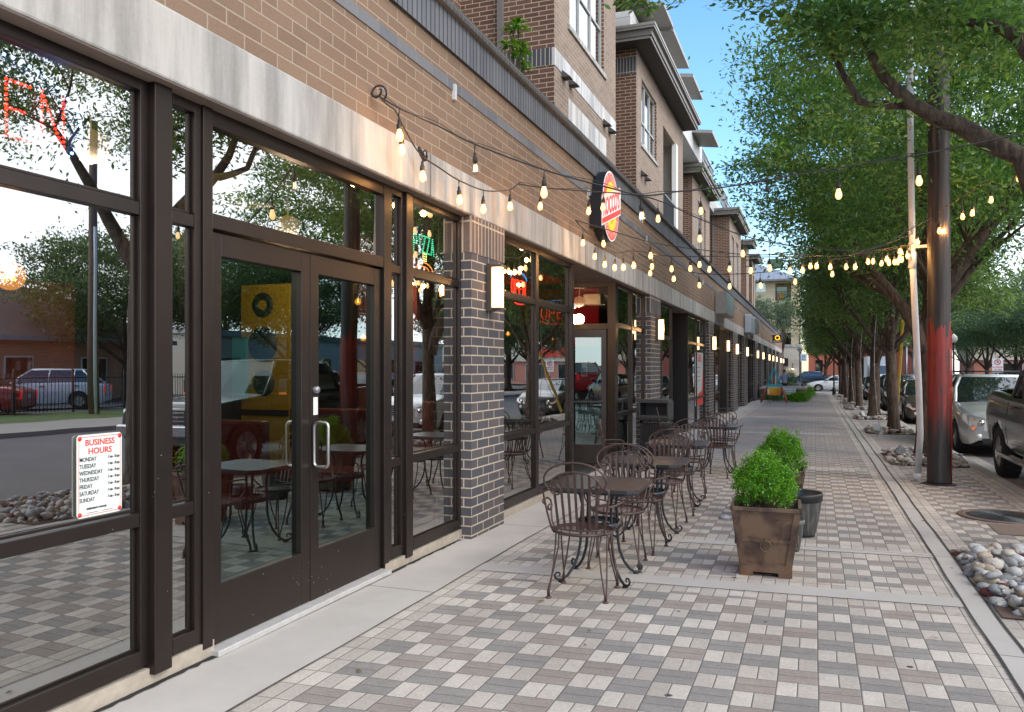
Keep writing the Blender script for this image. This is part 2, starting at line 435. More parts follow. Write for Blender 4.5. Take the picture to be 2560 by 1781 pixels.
# far side of the street
fs = MB(); sheet(13, 16.6, -60, 260, 0, fs); fs.box(12.85, 13, -60, 260, -1.7, -1.3)
for k in range(30):
    a = -60 + k * 10
    fs.face([(13, a, g(a)), (12.98, a, g(a) - .14), (12.98, a + 10, g(a + 10) - .14), (13, a + 10, g(a + 10))])
struct('far_sidewalk', fs, concrete('far_pavement_concrete', (.36, .33, .29), False))
def grass_m():
    M = Mat('lawn_grass', .9); n = M.noise(3, detail=6); n2 = M.noise(60, detail=3)
    M.set('Base Color', M.mulc(M.mix(n.step(.4, .65), (.07, .15, .03), (.13, .18, .05)), n2 * .9 + .5)); M.bump(n2, .03, .8); return M.m
M_grass = grass_m()
struct('lawn', sheet(16.6, 20.8, -60, 60, .004), M_grass)
struct('parking_lot', sheet(20.8, 45, -60, 60, -.02), M_asph)
# cross street
struct('cross_street', sheet(-60, 60, 73, 84, -.125 + .004), M_asph)
cw = MB(); sheet(-5, 2.6, 70.2, 72.6, -.11, cw)
struct('crosswalk', cw, plain('red_crossing_pavers', (.26, .14, .11), .85))
cw = MB(); sheet(-30, 2.6, 66.5, 70.2, .004, cw); sheet(-30, 4, 84, 130, .004, cw)
struct('corner_pavement', cw, concrete('corner_concrete', (.42, .39, .35), False))
# ================================================================ the long brick building
BY0, BY1 = -7.0, 84.0
bld = thing('retail_building', 'long brown brick building with ground floor storefronts and flats above', 'building', (0, 0, 0))
Z1, Z2, Z3, Z4 = 3.055, 3.42, 4.43, 4.75
mb = MB(); mb.box(-3.48, -3.05, BY0, BY1, Z1, Z2)
mb.build('concrete_beam', M_precast, bld, bevel=.012)
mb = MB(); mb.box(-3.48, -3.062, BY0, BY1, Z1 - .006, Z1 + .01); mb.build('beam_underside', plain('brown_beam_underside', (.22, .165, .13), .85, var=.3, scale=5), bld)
mb = MB(); mb.box(-3.40, -3.06, BY0, BY1, Z2, Z3); mb.build('brick_band_wall', M_brick, bld)
mb = MB(); mb.box(-3.2, -3.052, BY0, BY1, 4.10, 4.19); mb.build('string_course', brick('string_course_brick', (.13, .14, .16), (.20, .20, .21), (.2, .2, .2), bw=.30, rh=.2), bld)
mb = MB(); mb.box(-3.42, -3.03, BY0, BY1, Z3, Z4); mb.build('soldier_course', M_sold, bld)
mb = MB(); mb.box(-3.46, -2.985, BY0, BY1, Z4, Z4 + .075); mb.build('coping', brick('coping_brick', (.06, .062, .068), (.085, .083, .085), (.16, .15, .14), bw=.3, rh=.082, soldier=True, ms=.006), bld, bevel=.006)
mb = MB()
for px in (1135, 1470, 1537, 1616, 1757, 1805, 1845): 
    y = YF(px, -3.05); mb = MB(); mb.box(-3.06, -3.03, y - .02, y + .02, 4.02, 4.16); mb.build('weep_clip', M_precast_t, bld)
mb = MB(); mb.box(-9, -3.42, BY0, BY1, 3.6, 3.75); mb.build('terrace_slab', M_dark, bld)
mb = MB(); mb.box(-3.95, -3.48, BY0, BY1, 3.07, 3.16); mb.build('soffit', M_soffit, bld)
# storefront framing -------------------------------------------------------
GX = -3.2
TR, LR, TOPZ = 2.40, .835, 3.05     # transom, low rail
def bar(mb, y0, y1, z0, z1, x0=-3.285, x1=-3.165): mb.box(x0, x1, y0, y1, z0, z1)
def win(y0, y1, mull=(), rails=(LR, TR), sill=.10, top=3.052, glassmat=None, name='storefront_window', x=0, fr=.05, base=None):
    zb = g(y0) + sill if base is None else base
    ws = thing_part(name)
    mb = MB(); X0, X1 = -3.285 + x, -3.165 + x
    mb.box(X0, X1, y0, y0 + fr, zb, top); mb.box(X0, X1, y1 - fr, y1, zb, top)
    mb.box(X0, X1 + .002, y0 + fr, y1 - fr, zb, zb + .085); mb.box(X0, X1 + .001, y0 + fr, y1 - fr, top - .06, top)
    ys = [y0] + sorted(mull) + [y1]
    for yy in mull: mb.box(X0, X1 + .003, yy - fr * .75, yy + fr * .75, zb + .085, top - .06)
    for a, b in zip(ys[:-1], ys[1:]):
        a2 = a + fr * (1 if a == y0 else .75); b2 = b - fr * (1 if b == y1 else .75)
        for z in rails: mb.box(X0 + .004, X1 - .004, a2, b2, z - .033, z + .033)
        # glazing beads give the frame its stepped look
        for z0_, z1_ in zip([zb + .085] + [r + .04 for r in rails], [r - .04 for r in rails] + [top - .06]):
            for yy in (a2, b2 - .02): mb.box(-3.225 + x, X1 - .03, yy, yy + .02, z0_, z1_)
            mb.box(-3.225 + x, X1 - .031, a2 + .02, b2 - .02, z0_, z0_ + .015)
    f = mb.build('window', M_bronze, bld, bevel=.003)
    gb = MB(); gb.face([(GX + x, y0 + .02, zb), (GX + x, y1 - .02, zb), (GX + x, y1 - .02, top - .02), (GX + x, y0 + .02, top - .02)])
    gb.build('pane', glassmat or M_glass, f)
    return f
def thing_part(n): return None
def post(y0, y1, z1=Z1, x1=-3.14, name='post'):
    mb = MB(); mb.box(-3.30, x1, y0, y1, g(y0) + .06, z1); mb.build(name, M_bronze, bld, bevel=.004)
Y = YF
# first window run (left of doors)
win(-6.8, -2.4); post(-2.4, -2.28); win(-2.28, 1.5); post(1.5, 1.62)
win(1.62, Y(357)); post(Y(357) , Y(401), x1=-3.12)
win(Y(401), Y(494) - .01)
post(Y(494) - .01, Y(515), x1=-3.15)
# double door
def door_leaf(y0, y1, handle_y, lock=True):
    mb = MB(); X0, X1 = -3.26, -3.185; zb = g(y0) + .045; zt = 2.37
    sw_ = .095
    mb.box(X0, X1, y0, y0 + sw_, zb, zt); mb.box(X0, X1, y1 - sw_, y1, zb, zt)
    mb.box(X0, X1 - .001, y0 + sw_, y1 - sw_, zb, zb + .34); mb.box(X0, X1 - .001, y0 + sw_, y1 - sw_, zt - .13, zt)
    d = mb.build('door', M_bronze, bld, bevel=.003)
    gb = MB(); gb.face([(-3.225, y0 + .05, zb + .3), (-3.225, y1 - .05, zb + .3), (-3.225, y1 - .05, zt - .1), (-3.225, y0 + .05, zt - .1)])
    gb.build('pane', M_glass_d, d)
    if lock:
        hb = MB(); z0, z1 = .93, 1.23; xi, xo = -3.172, -3.06; rr_ = .03; hy = handle_y - .03
        C4 = [(xi + rr_, z0 + rr_, 180), (xo - rr_, z0 + rr_, 270), (xo - rr_, z1 - rr_, 0), (xi + rr_, z1 - rr_, 90)]; P = []
        for cx_, cz_, a_ in C4:
            for q in range(6): an = math.radians(a_ + 90 * q / 5); P.append((cx_ + rr_ * math.cos(an), hy, cz_ + rr_ * math.sin(an)))
        hb.tube(P + P[:2], .0115, 12, cap=False)
        hb.build('handle', M_steel, d)
    if lock:
        lb = MB(); lb.lathe([(0, .03), (.018, .03), (.023, .024), (.023, 0)], (-3.185, handle_y, 1.45), 20, axis='x'); lb.build('lock', M_galv, d)
    return d
yd0, yd1 = Y(519), Y(948); ym = Y(771)
door_leaf(yd0, ym - .004, ym - .055, False); dl2 = door_leaf(ym + .004, yd1, ym + .055)
mb = MB(); mb.box(-3.182, -3.180, ym + .03, ym + .08, 1.28, 1.40); st = mb.build('sticker', M_white, dl2)
mb = MB(); mb.box(-3.285, -3.165, Y(515), Y(950), 2.385, 2.47); mb.box(-3.285, -3.165, Y(515), Y(950), 2.96, 3.052)
mb.box(-3.285, -3.16, Y(950), Y(962), g(5.5) + .04, 3.052); fr = mb.build('door_frame', M_bronze, bld, bevel=.003)
gb = MB(); gb.face([(GX, Y(515), 2.46), (GX, Y(950), 2.46), (GX, Y(950), 2.95), (GX, Y(515), 2.95)]); gb.build('pane', M_glass, fr)
mb = MB(); mb.box(-3.30, -3.10, Y(515) - .01, Y(952), g(4) + .006, g(4) + .042); mb.build('threshold', plain('worn_threshold_metal', (.50, .49, .47), .5, .3, var=.2, scale=14), bld, bevel=.006)
win(Y(962), Y(1001)); post(Y(1001), Y(1017)); win(Y(1017), Y(1146))
# rough footing under the frames
M_foot = plain('rough_footing_concrete', (.36, .31, .25), .9, var=.35, scale=12, bump=1, bscale=30); M_tarj = plain('tar_joint', (.012, .012, .012), .8, bump=1)
for a, b, c in ((BY0, Y(520), 2), (Y(952), 7.0, 6), (7.75, 10.75, 9), (13.39, 16, 14)):
    mb = MB(); mb.box(-3.32, -3.156, a, b, g(c) - .2, g(c) + .085); mb.build('footing', M_foot, bld)
for a, b, c, x in ((.5, Y(512), 2, .03), (Y(952), 6.9, 6, .025)):
    mb = MB(); rr_ = random.Random(5); n = int((b - a) / .05)
    ru = [(-3.150, a + (b - a) * k / n) for k in range(n + 1)]
    mb.grid([[(q[0], q[1], g(q[1]) + .0105) for q in ru], [(q[0] + x + rr_.uniform(-.008, .012), q[1], g(q[1]) + .009) for q in ru]], sm=False)
    mb.build('crack_filler', M_tarj, bld)
# pillars ------------------------------------------------------------------
PILL = [(6.98, 7.83), (15.85, 16.95)]
for a, b in ((1773, 1785), (1834, 1845), (1861, 1870), (1888.5, 1896), (1903, 1910), (1919, 1924), (1929, 1932.5), (1938, 1941), (1949, 1951.5), (1955.5, 1957)):
    PILL.append((YF(a, -3.05), YF(b, -3.05)))
for k, (a, b) in enumerate(PILL):
    if b - a < .9 and k > 1: b = a + .95
    mb = MB(); mb.box(-3.46, -3.055, a, b, g(a) - .3, 2.70, 0); mb.box(-3.455, -3.05, a - .004, b + .004, 2.70, Z1 - .002, 1 if k == 0 else 2)
    mb.build('pillar', [M_blue, M_sold_t, M_sold_b if k else M_sold_b], bld)
# bays between pillars -----------------------------------------------------
win(7.84, Y(1337) , ()); win(Y(1337) , Y(1424) - .02)
post(Y(1424) - .06, Y(1424) + .04, x1=-3.15)
y1a = Y(1535)
# entry alcove: side wall with glazed door facing the walker
def alcove(ya, yb, dark=False, depth=1.6, lit=None):
    mb = MB(); mb.box(-3.3 - depth, -3.29, yb - .02, yb + .10, 2.38, 3.07); mb.box(-3.30, -3.15, yb - .05, yb + .14, g(yb), 3.07)
    mb.box(-3.36, -3.30, yb - .05, yb + .08, g(yb), 2.4); mb.box(-4.42, -4.36, yb - .05, yb + .08, g(yb), 2.4)
    mb.box(-3.36 - depth, -3.3 - depth, ya, yb, g(yb), 3.07)
    f = mb.build('alcove_frame', M_bronze if not dark else M_black, bld, bevel=.003)
    return f
mb = MB(); ya = Y(1424) + .04; D = 1.9
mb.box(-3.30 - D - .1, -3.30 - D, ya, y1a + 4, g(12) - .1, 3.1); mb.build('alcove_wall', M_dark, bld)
mb = MB()
for k in range(4): mb.box(-3.30 - D, -3.20 - D, ya + .02 + k * .85, ya + .08 + k * .85, g(12), 3.05)
for z in (.1, .84, 2.4): mb.box(-3.30 - D, -3.21 - D, ya + .02, ya + 2.6, z - .04, z + .04)
f = mb.build('alcove_side_frame', M_bronze, bld); mb = MB(); mb.face([(-3.24 - D, ya, 0), (-3.24 - D, ya + 2.6, 0), (-3.24 - D, ya + 2.6, 3.05), (-3.24 - D, ya, 3.05)]); mb.build('pane', M_glass, f)
ALR = 16
def alcove_door(yb, x_out=-3.30, lt=(.35, .8)):
    # door leaf lies in the plane y = yb, hinge post at the facade line
    z0 = g(yb) + .03; mb = MB()
    mb.box(x_out, x_out + .14, yb - .06, yb + .10, z0 - .05, 3.07)                       # corner post
    mb.box(x_out - 1.8, x_out, yb - .04, yb + .06, 2.26, 2.36); mb.box(x_out - 1.8, x_out, yb - .04, yb + .06, 2.98, 3.07)
    fr = mb.build('alcove_frame', M_bronze, bld, bevel=.003)
    gb = MB(); gb.face([(x_out - 1.8, yb, 2.36), (x_out, yb, 2.36), (x_out, yb, 2.98), (x_out - 1.8, yb, 2.98)]); gb.build('pane', M_glass, fr)
    mb = MB(); w0, w1 = x_out - 1.05, x_out - .03
    mb.box(w0, w0 + .09, yb - .03, yb + .02, z0, 2.255); mb.box(w1 - .09, w1, yb - .03, yb + .02, z0, 2.255)
    mb.box(w0 + .09, w1 - .09, yb - .03, yb + .018, z0, z0 + .33); mb.box(w0 + .09, w1 - .09, yb - .03, yb + .018, 2.12, 2.255)
    d = mb.build('door', M_bronze, bld, bevel=.003)
    gb = MB(); gb.face([(w0 + .05, yb - .005, z0 + .3), (w1 - .05, yb - .005, z0 + .3), (w1 - .05, yb - .005, 2.15), (w0 + .05, yb - .005, 2.15)]); gb.build('pane', M_glass_d, d)
    hb = MB(); hb.box(w0 + .08, w1 - .02, yb - .06, yb - .03, 1.0, 1.035); hb.build('push_bar', M_black, d, bevel=.004)
    mb = MB(); mb.box(x_out - 1.8, w0, yb - .01, yb + .05, g(yb), 2.26); sp = mb.build('side_panel', M_bronze, bld)
    Rm = Matrix.Translation((x_out, yb, 0)) @ Matrix.Rotation(math.radians(ALR), 4, 'Z') @ Matrix.Translation((-x_out, -yb, 0))
    for o_ in [d] + [c for c in bpy.data.objects if c.parent == d]: o_.data.transform(Rm)
    return d
adoor = alcove_door(y1a)
win(y1a + .10, 15.84, ((y1a + .1 + 15.84) / 2,), rails=(LR - .05, 2.33))
# bay 3: louvre + window, dark doorway, window with poster
def louvre(y0, y1, z0, z1):
    mb = MB(); mb.box(-3.27, -3.25, y0, y1, z0, z1)
    n = int((z1 - z0) / .055)
    for k in range(n):
        z = z0 + k * .055; mb.face([(-3.24, y0, z + .045), (-3.24, y1, z + .045), (-3.18, y1, z + .01), (-3.18, y0, z + .01)])
    mb.build('louvre', M_frame_lt, bld)
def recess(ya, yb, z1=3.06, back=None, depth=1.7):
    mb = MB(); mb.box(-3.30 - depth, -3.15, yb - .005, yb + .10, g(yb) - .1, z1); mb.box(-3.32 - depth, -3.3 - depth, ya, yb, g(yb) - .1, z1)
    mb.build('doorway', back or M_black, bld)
def bay(p0, p1, rec, lou=None, k=0):
    # from one pillar's end to the next pillar's start: window, recess, window
    ra, rb = rec
    if ra - p0 > .6:
        if lou: louvre(p0 + .02, p0 + lou, 2.38, 3.0)
        m = [(p0 + lou)] if lou else ([p0 + (ra - p0) * .5] if ra - p0 > 2.4 else [])
        win(p0 + .005, ra, m, rails=(LR - .1, 2.28), base=g(p0) + .08)
    if rb - ra > .3: recess(ra, rb)
    if p1 - rb > .6:
        m = [rb + (p1 - rb) * .5] if p1 - rb > 2.2 else []
        win(rb + .105, p1 - .005, m, rails=(LR - .1, 2.28), base=g(rb) + .08)
bay(16.95, PILL[2][0], (Y(1693, -3.05), Y(1729, -3.05)), lou=.75)
lit_ya, lit_yb = Y(1797), Y(1814)
bay(PILL[2][1], PILL[3][0], (lit_ya, lit_yb))
for k in range(3, len(PILL) - 1):
    a, b = PILL[k][1], PILL[k + 1][0]
    if b - a < 1.2: continue
    if k in (4, 6): bay(a, b, (a + .1, a + (b - a) * .5))
    elif k == 7: bay(a, b, (a + .2, b - .3))
    else: bay(a, b, (a, a))
win(PILL[-1][1], BY1 - .1)
mb = MB(); mb.box(-9, -3.06, BY1 - .01, BY1 + .1, g(84) - .3, 4.75); mb.build('end_wall', M_brick, bld)
# interior shell ------------------------------------------------------------
mb = MB()
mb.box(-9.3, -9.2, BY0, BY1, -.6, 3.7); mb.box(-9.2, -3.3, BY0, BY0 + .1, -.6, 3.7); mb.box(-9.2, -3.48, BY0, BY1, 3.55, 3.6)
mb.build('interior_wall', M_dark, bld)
mb = MB()
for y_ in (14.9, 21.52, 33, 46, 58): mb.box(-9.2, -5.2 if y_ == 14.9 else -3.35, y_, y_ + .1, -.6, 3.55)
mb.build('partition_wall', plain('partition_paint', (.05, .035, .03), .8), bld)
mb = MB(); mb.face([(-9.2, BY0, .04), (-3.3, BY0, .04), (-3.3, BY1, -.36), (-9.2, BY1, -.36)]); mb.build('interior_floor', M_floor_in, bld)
# ================================================================ flats above
def upwin(mb_f, mb_g, X, y0, y1, z0, z1, nm=3, mid=None, blind=None):
    """three light window set in the front plane X"""
    xg = X - .10
    mb_g.face([(xg, y0, z0), (xg, y1, z0), (xg, y1, z1), (xg, y0, z1)])
    if blind is not None: blind.face([(xg - .08, y0, z0), (xg - .08, y1, z0), (xg - .08, y1, z1), (xg - .08, y0, z1)])
    for k in range(nm + 1):
        y = y0 + (y1 - y0) * k / nm; mb_f.box(xg - .02, xg + .035, y - .025, y + .025, z0, z1)
    for z in [z0 + .025, z1 - .025] + ([mid] if mid else []): mb_f.box(xg - .02, xg + .03, y0, y1, z - .025, z + .025)
M_wframe = plain('grey_window_frame', (.36, .36, .35), .5, var=.05)
M_siding = Mat('white_panel_siding', .6); _x, _y, _z = M_siding.pos()
_jj = ((_y / 1.22).fract() * 1.22).lt(.02).max(((_z / 1.4).fract() * 1.4).lt(.02))
M_siding.set('Base Color', M_siding.mix(_jj * .6, (.55, .55, .54), (.2, .2, .2))); M_siding = M_siding.m
M_tansiding = plain('grey_tan_siding', (.30, .27, .24), .7, var=.08)
def wall_front(mb, X, y0, y1, z0, z1, holes=(), d=.12, m=0):
    """front wall with window holes, a reveal behind each hole"""
    ys = sorted({y0, y1} | {h[0] for h in holes} | {h[1] for h in holes}); zs = sorted({z0, z1} | {h[2] for h in holes} | {h[3] for h in holes})
    for a, b in zip(ys[:-1], ys[1:]):
        for c, e in zip(zs[:-1], zs[1:]):
            if any(h[0] <= a and b <= h[1] and h[2] <= c and e <= h[3] for h in holes): continue
            mb.face([(X, a, c), (X, b, c), (X, b, e), (X, a, e)], m)
    for h in holes:
        a, b, c, e = h
        mb.face([(X, b, c), (X - d, b, c), (X - d, b, e), (X, b, e)], 1 if m == 0 else m); mb.face([(X, a, c), (X - d, a, c), (X - d, a, e), (X, a, e)], 1 if m == 0 else m)
        mb.face([(X, a, e), (X - d, a, e), (X - d, b, e), (X, b, e)], 1 if m == 0 else m); mb.face([(X, a, c), (X - d, a, c), (X - d, b, c), (X, b, c)], 1 if m == 0 else m)
def bay_block(X, y0, y1, z1, holes, xb=-6.6, side_far=True, z0=4.0, depth=.12):
    mb = MB(); wall_front(mb, X, y0, y1, z0, z1, holes)
    mb.face([(xb, y0, z0), (X, y0, z0), (X, y0, z1), (xb, y0, z1)], 1)
    mb.face([(xb, y1, z0), (X, y1, z0), (X, y1, z1), (xb, y1, z1)], 1)
    mb.face([(xb, y0, z1), (X, y0, z1), (X, y1, z1), (xb, y1, z1)], 1)
    return mb.build('bay', [M_brick_lt, M_brick_up], bld)
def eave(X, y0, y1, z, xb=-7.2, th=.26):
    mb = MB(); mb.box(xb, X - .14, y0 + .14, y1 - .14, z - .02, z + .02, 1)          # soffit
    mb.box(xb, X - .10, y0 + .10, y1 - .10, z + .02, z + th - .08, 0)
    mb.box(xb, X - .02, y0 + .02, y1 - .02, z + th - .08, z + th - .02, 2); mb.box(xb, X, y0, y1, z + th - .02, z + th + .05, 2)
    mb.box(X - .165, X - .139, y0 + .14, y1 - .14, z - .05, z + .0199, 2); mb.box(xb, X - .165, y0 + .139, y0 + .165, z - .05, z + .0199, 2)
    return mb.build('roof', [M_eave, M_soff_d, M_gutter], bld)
def fascia_band(X, y0, y1, z0, z1, mat, px=.012, name='stone_band', xb=None):
    mb = MB(); mb.box(X - .05, X + px, y0 + .0, y1, z0, z1); return mb.build(name, mat, bld)
# main set-back wall
mb = MB(); wall_front(mb, -6.4, BY0, 66, 3.7, 13.2); mb.build('set_back_wall', [M_brick_up, M_brick_up], bld)
# near wall return seen top left
mb = MB(); yb_ = 12.0
mb.box(-6.5, -5.9, 4, yb_, 3.7, 13, 0); mb.build('wall_return', [M_brick_up], bld)
# bay one
XA = -4.5; A0, A1 = YF(1386, XA), YF(1539, XA)
wz0 = WX(1424, 65, XA)[1] ; 
hA = [(YF(1424, XA), YF(1510, XA), 8.3, 10.8), (YF(1421, XA), YF(1512, XA), 4.2, 6.45)]
bA = bay_block(XA, A0, A1, 13.2, hA)
for h in hA:
    f, gl, bl = MB(), MB(), MB(); upwin(f, gl, XA, *h[:4], nm=3, mid=(9.3 if h[2] > 8 else None), blind=bl)
    o = f.build('window', M_wframe, bld); gl.build('pane', M_winblue, o); bl.build('blind', M_blind, o)
mb = MB(); mb.box(XA - .02, XA + .04, hA[0][0] - .12, hA[0][1] + .12, 8.2, 8.3); mb.build('window_sill', M_precast, bld)
fascia_band(XA, hA[1][0] - .02, hA[1][1] + .1, 6.45, 6.86, M_precast_t, name='lintel')
mb = MB(); mb.box(XA - .05, XA + .010, A0 - .006, A1 + .006, 7.2, 7.53); mb.build('stone_band', M_precast_t, bld)
mb = MB(); mb.box(-6.4, XA - .051, A0 - .012, A0 + .05, 7.2, 7.53); mb.build('soldier_band', M_sold_b, bld)
mb = MB(); mb.box(-6.4, XA - .051, 21.30, 21.36, 6.95, 7.3)
# downspout
def downspout(x, y, z0=3.8, z1=10.3, r=.055):
    mb = MB(); mb.box(x - r, x + r, y - r * 1.4, y, z0, z1); mb.build('downspout', M_eave, bld)
downspout(WY(1253, 100, A0)[0], A0 - .005, 3.8, 13)
# vents on bay fronts
def vents(X, pts):
    mb = MB()
    for px, py in pts:
        y, z = WX(px, py, X)
        mb.face([(X, y, z + .14), (X + .16, y, z), (X + .16, y + .22, z), (X, y + .22, z + .14)]); mb.face([(X, y, z), (X + .16, y, z), (X, y, z + .14)]); mb.face([(X, y + .22, z), (X + .16, y + .22, z), (X, y + .22, z + .14)])
        mb.face([(X + .001, y, z), (X + .16, y, z), (X + .16, y + .22, z), (X + .001, y + .22, z)]);
    mb.build('wall_vent', M_soff_d, bld)
vents(XA + .012, [(1405, 193), (1423, 212), (1508, 312), (1522, 330)])
# balcony canopy between bay one and two
mb = MB(); yc = 19.6
mb.box(-6.4, -4.15, 19.02, 21.2, 11.2, 11.32); mb.box(-4.25, -4.1, 19.02, 21.2, 11.15, 11.4)
mb.build('balcony_canopy', M_soff_d, bld)
mb = MB(); mb.box(-6.45, -5.6, 19.0, 21.32, 10.6, 14); mb.build('upper_wall', M_siding, bld)
# bay two
B0, B1 = YF(1591, XA), YF(1707, XA)
hB = [(YF(1604, XA), YF(1641.5, XA), 6.9, 9.55), (YF(1658, XA), YF(1691, XA), 5.1, 9.3)]
zz = WX(1604, 200, XA)[1]
hB[0] = (hB[0][0], hB[0][1], WX(1604, 360, XA)[1], WX(1604, 196, XA)[1])
bay_block(XA, B0, B1, 10.3, [hB[0]] + [(hB[1][0], hB[1][1], 4.6, 9.3)])
f, gl, bl = MB(), MB(), MB(); upwin(f, gl, XA, *hB[0], nm=3, mid=(hB[0][2] + hB[0][3]) / 2 - .2, blind=bl)
o = f.build('window', M_wframe, bld); gl.build('pane', M_winblue, o); bl.build('blind', M_blind, o)
mb = MB(); mb.box(XA - .02, XA + .04, hB[0][0] - .1, hB[0][1] + .1, hB[0][2] - .10, hB[0][2]); mb.build('window_sill', M_precast, bld)
mb = MB(); mb.box(XA - .05, XA + .010, B0 - .006, B1 + .006, 5.3, 5.62); mb.build('stone_band', M_precast_t, bld)
mb = MB(); mb.box(-6.4, XA - .051, B0 - .012, B0 + .05, 5.3, 5.66); mb.build('soldier_band', M_sold_b, bld)
mb = MB(); mb.box(-6.4, XA + .006, B0 - .013, B0 + .05, 9.55, 10.0); mb.build('soldier_band', M_sold_b, bld)
vents(XA + .012, [(1603, 438), (1612, 450)])
# loggia of bay two
mb = MB(); a, b = hB[1][:2]
mb.box(-6.3, -6.2, a, b, 4.6, 9.3); mb.box(-6.2, XA - .13, a - .05, a, 4.6, 9.3); mb.box(-6.2, XA - .13, b, b + .05, 4.6, 9.3); mb.box(-6.2, XA - .13, a, b, 9.3, 9.36)
mb.build('loggia', M_tansiding, bld)
def railing(X, y0, y1, z0, h=1.05, mat=None):
    mb = MB(); mb.box(X - .03, X + .03, y0, y1, z0 + h - .05, z0 + h); mb.box(X - .02, X + .02, y0, y1, z0 + .08, z0 + .12)
    n = max(2, int((y1 - y0) / .13))
    for k in range(n + 1): y = y0 + (y1 - y0) * k / n; mb.box(X - .01, X + .01, y - .01, y + .01, z0 + .08, z0 + h)
    return mb.build('railing', mat or M_black, bld)
railing(XA - .03, a, b, 6.05, 1.15); mb = MB(); mb.box(-6.2, XA + .02, a, b, 5.92, 6.12); mb.build('balcony_slab', M_white, bld)
mb = MB(); mb.box(XA - .10, XA + .05, b - .35, b + .02, 6.1, 9.3); mb.build('white_post', M_white, bld)
eave(-3.86, B0 - .75, B1 + .2, 10.25)
# bays further on, each a little set back
def far_bay(X, p0, p1, zr, wins, zwin, eaves=True, e=.6):
    y0, y1 = YF(p0, X), YF(p1, X)
    hs = [(YF(a, X), YF(b, X), zwin[0], zwin[1]) for a, b in wins]
    bay_block(X, y0, y1, zr, hs)
    for h in hs:
        f, gl, bl = MB(), MB(), MB(); upwin(f, gl, X, *h, nm=2, mid=(h[2] + h[3]) / 2, blind=bl)
        o = f.build('window', M_wframe, bld); gl.build('pane', M_winblue, o); bl.build('blind', M_blind, o)
    mb = MB(); mb.box(X - .05, X + .010, y0 - .006, y1, 5.3, 5.62); mb.build('stone_band', M_precast_t, bld)
    mb = MB(); mb.box(X - 1.6, X - .051, y0 - .012, y0 + .05, 5.3, 5.62); mb.build('soldier_band', M_sold_b, bld)
    if eaves: eave(X + e, y0 - .6, y1 + .25, zr - .05)
    downspout(X - .9, y0 - .01, 3.8, zr)
far_bay(-5.1, 1731, 1774, 10.3, [(1744, 1754), (1759, 1764)], (6.6, 9.4))
far_bay(-4.5, 1824, 1852, 10.3, [(1829, 1835), (1840, 1846)], (5.9, 9.3))
far_bay(-4.5, 1866, 1872, 10.3, [], (6, 9))
far_bay(-4.5, 1880, 1887.6, 10.0, [(1882.5, 1885)], (6.2, 8.8))
mb = MB(); mb.box(-6.5, -5.4, 29.8, 35.4, 9.0, 11.8); mb.build('upper_wall', M_siding, bld)
railing(-5.4, 29.8, 35.3, 10.8, 1.0, M_galv)
# top storey: white panels under thin monopitch roofs
mb = MB(); mb.box(-6.9, -4.72, 21.6, 36.5, 10.6, 11.5, 0); mb.box(-6.8, -5.3, 36.5, 66, 10.3, 11.2, 0); mb.build('upper_wall', M_siding, bld)
def top_roof(p0, py0, p1, py1, X=-3.9, xb=-6.5):
    y0, z0 = WX(p0, py0, X); y1, z1 = WX(p1, py1, X); z = (z0 + z1) / 2
    mb = MB(); P = [(X, z), (X, z + .12), (xb, z + .5), (xb, z + .35)]
    mb.prism([(q[0], q[1]) for q in P], y0, y1, 'y'); mb.build('roof', M_gutter, bld)
top_roof(1660, 60 - 40, 1683, 66); top_roof(1683.5, 85, 1723, 166); top_roof(1733, 190, 1757, 253); top_roof(1781, 330, 1797, 372, X=-3.9)
mb = MB(); 
for k in range(3):
    for j in range(5):
        mb.box(-5.0 + j * .12, -4.95 + j * .12, 36.5 + k * 5, 39 + k * 5, 10.9, 10.95)
mb.build('sunshade', M_galv, bld)
for k in range(3): railing(-4.75, 36.8 + k * 7, 41 + k * 7, 10.25 + .2, 1.05, M_galv)
for p in ((1810, 416), (1812, 425)): pass
# ================================================================ cafe furniture
MX = lambda x, y, z: Matrix.Translation((x, y, z)) @ Matrix(((0, 0, 1, 0), (1, 0, 0, 0), (0, 1, 0, 0), (0, 0, 0, 1)))   # lettering facing the street
MY = lambda x, y, z: Matrix.Translation((x, y, z)) @ Matrix(((1, 0, 0, 0), (0, 0, -1, 0), (0, 1, 0, 0), (0, 0, 0, 1)))  # lettering facing down the walk
M_iron = plain('brown_wrought_iron', (.072, .043, .036), .42, .25, var=.35, scale=30)
M_irond = plain('blue_black_wrought_iron', (.020, .024, .030), .4, .3, var=.2, scale=20)
def mesh_seat():
    m = Mat('expanded_metal_seat', .45, .3); x, y, z = m.pos(True)
    a = ((x + y) / .0125).fract(); b = ((x - y) / .0125).fract()
    hole = (a.gt(.34) * b.gt(.34)); r = (x * x + (y - .0) * (y - .0))
    hole = hole * r.lt(.0345)
    m.set('Base Color', (.095, .055, .045)); m.set('Alpha', 1 - hole); return m.m
M_seat = mesh_seat()
def bk(x, z): return (x, -.185 - (z - .47) * .22, z)
def scroll(cx, cz, r0, a0, turns, sgn, f, n=16, k=.55):
    return [f(cx + sgn * r0 * (1 - k * i / n) * math.cos(a0 + 2 * PI * turns * i / n), cz + r0 * (1 - k * i / n) * math.sin(a0 + 2 * PI * turns * i / n)) for i in range(n + 1)]
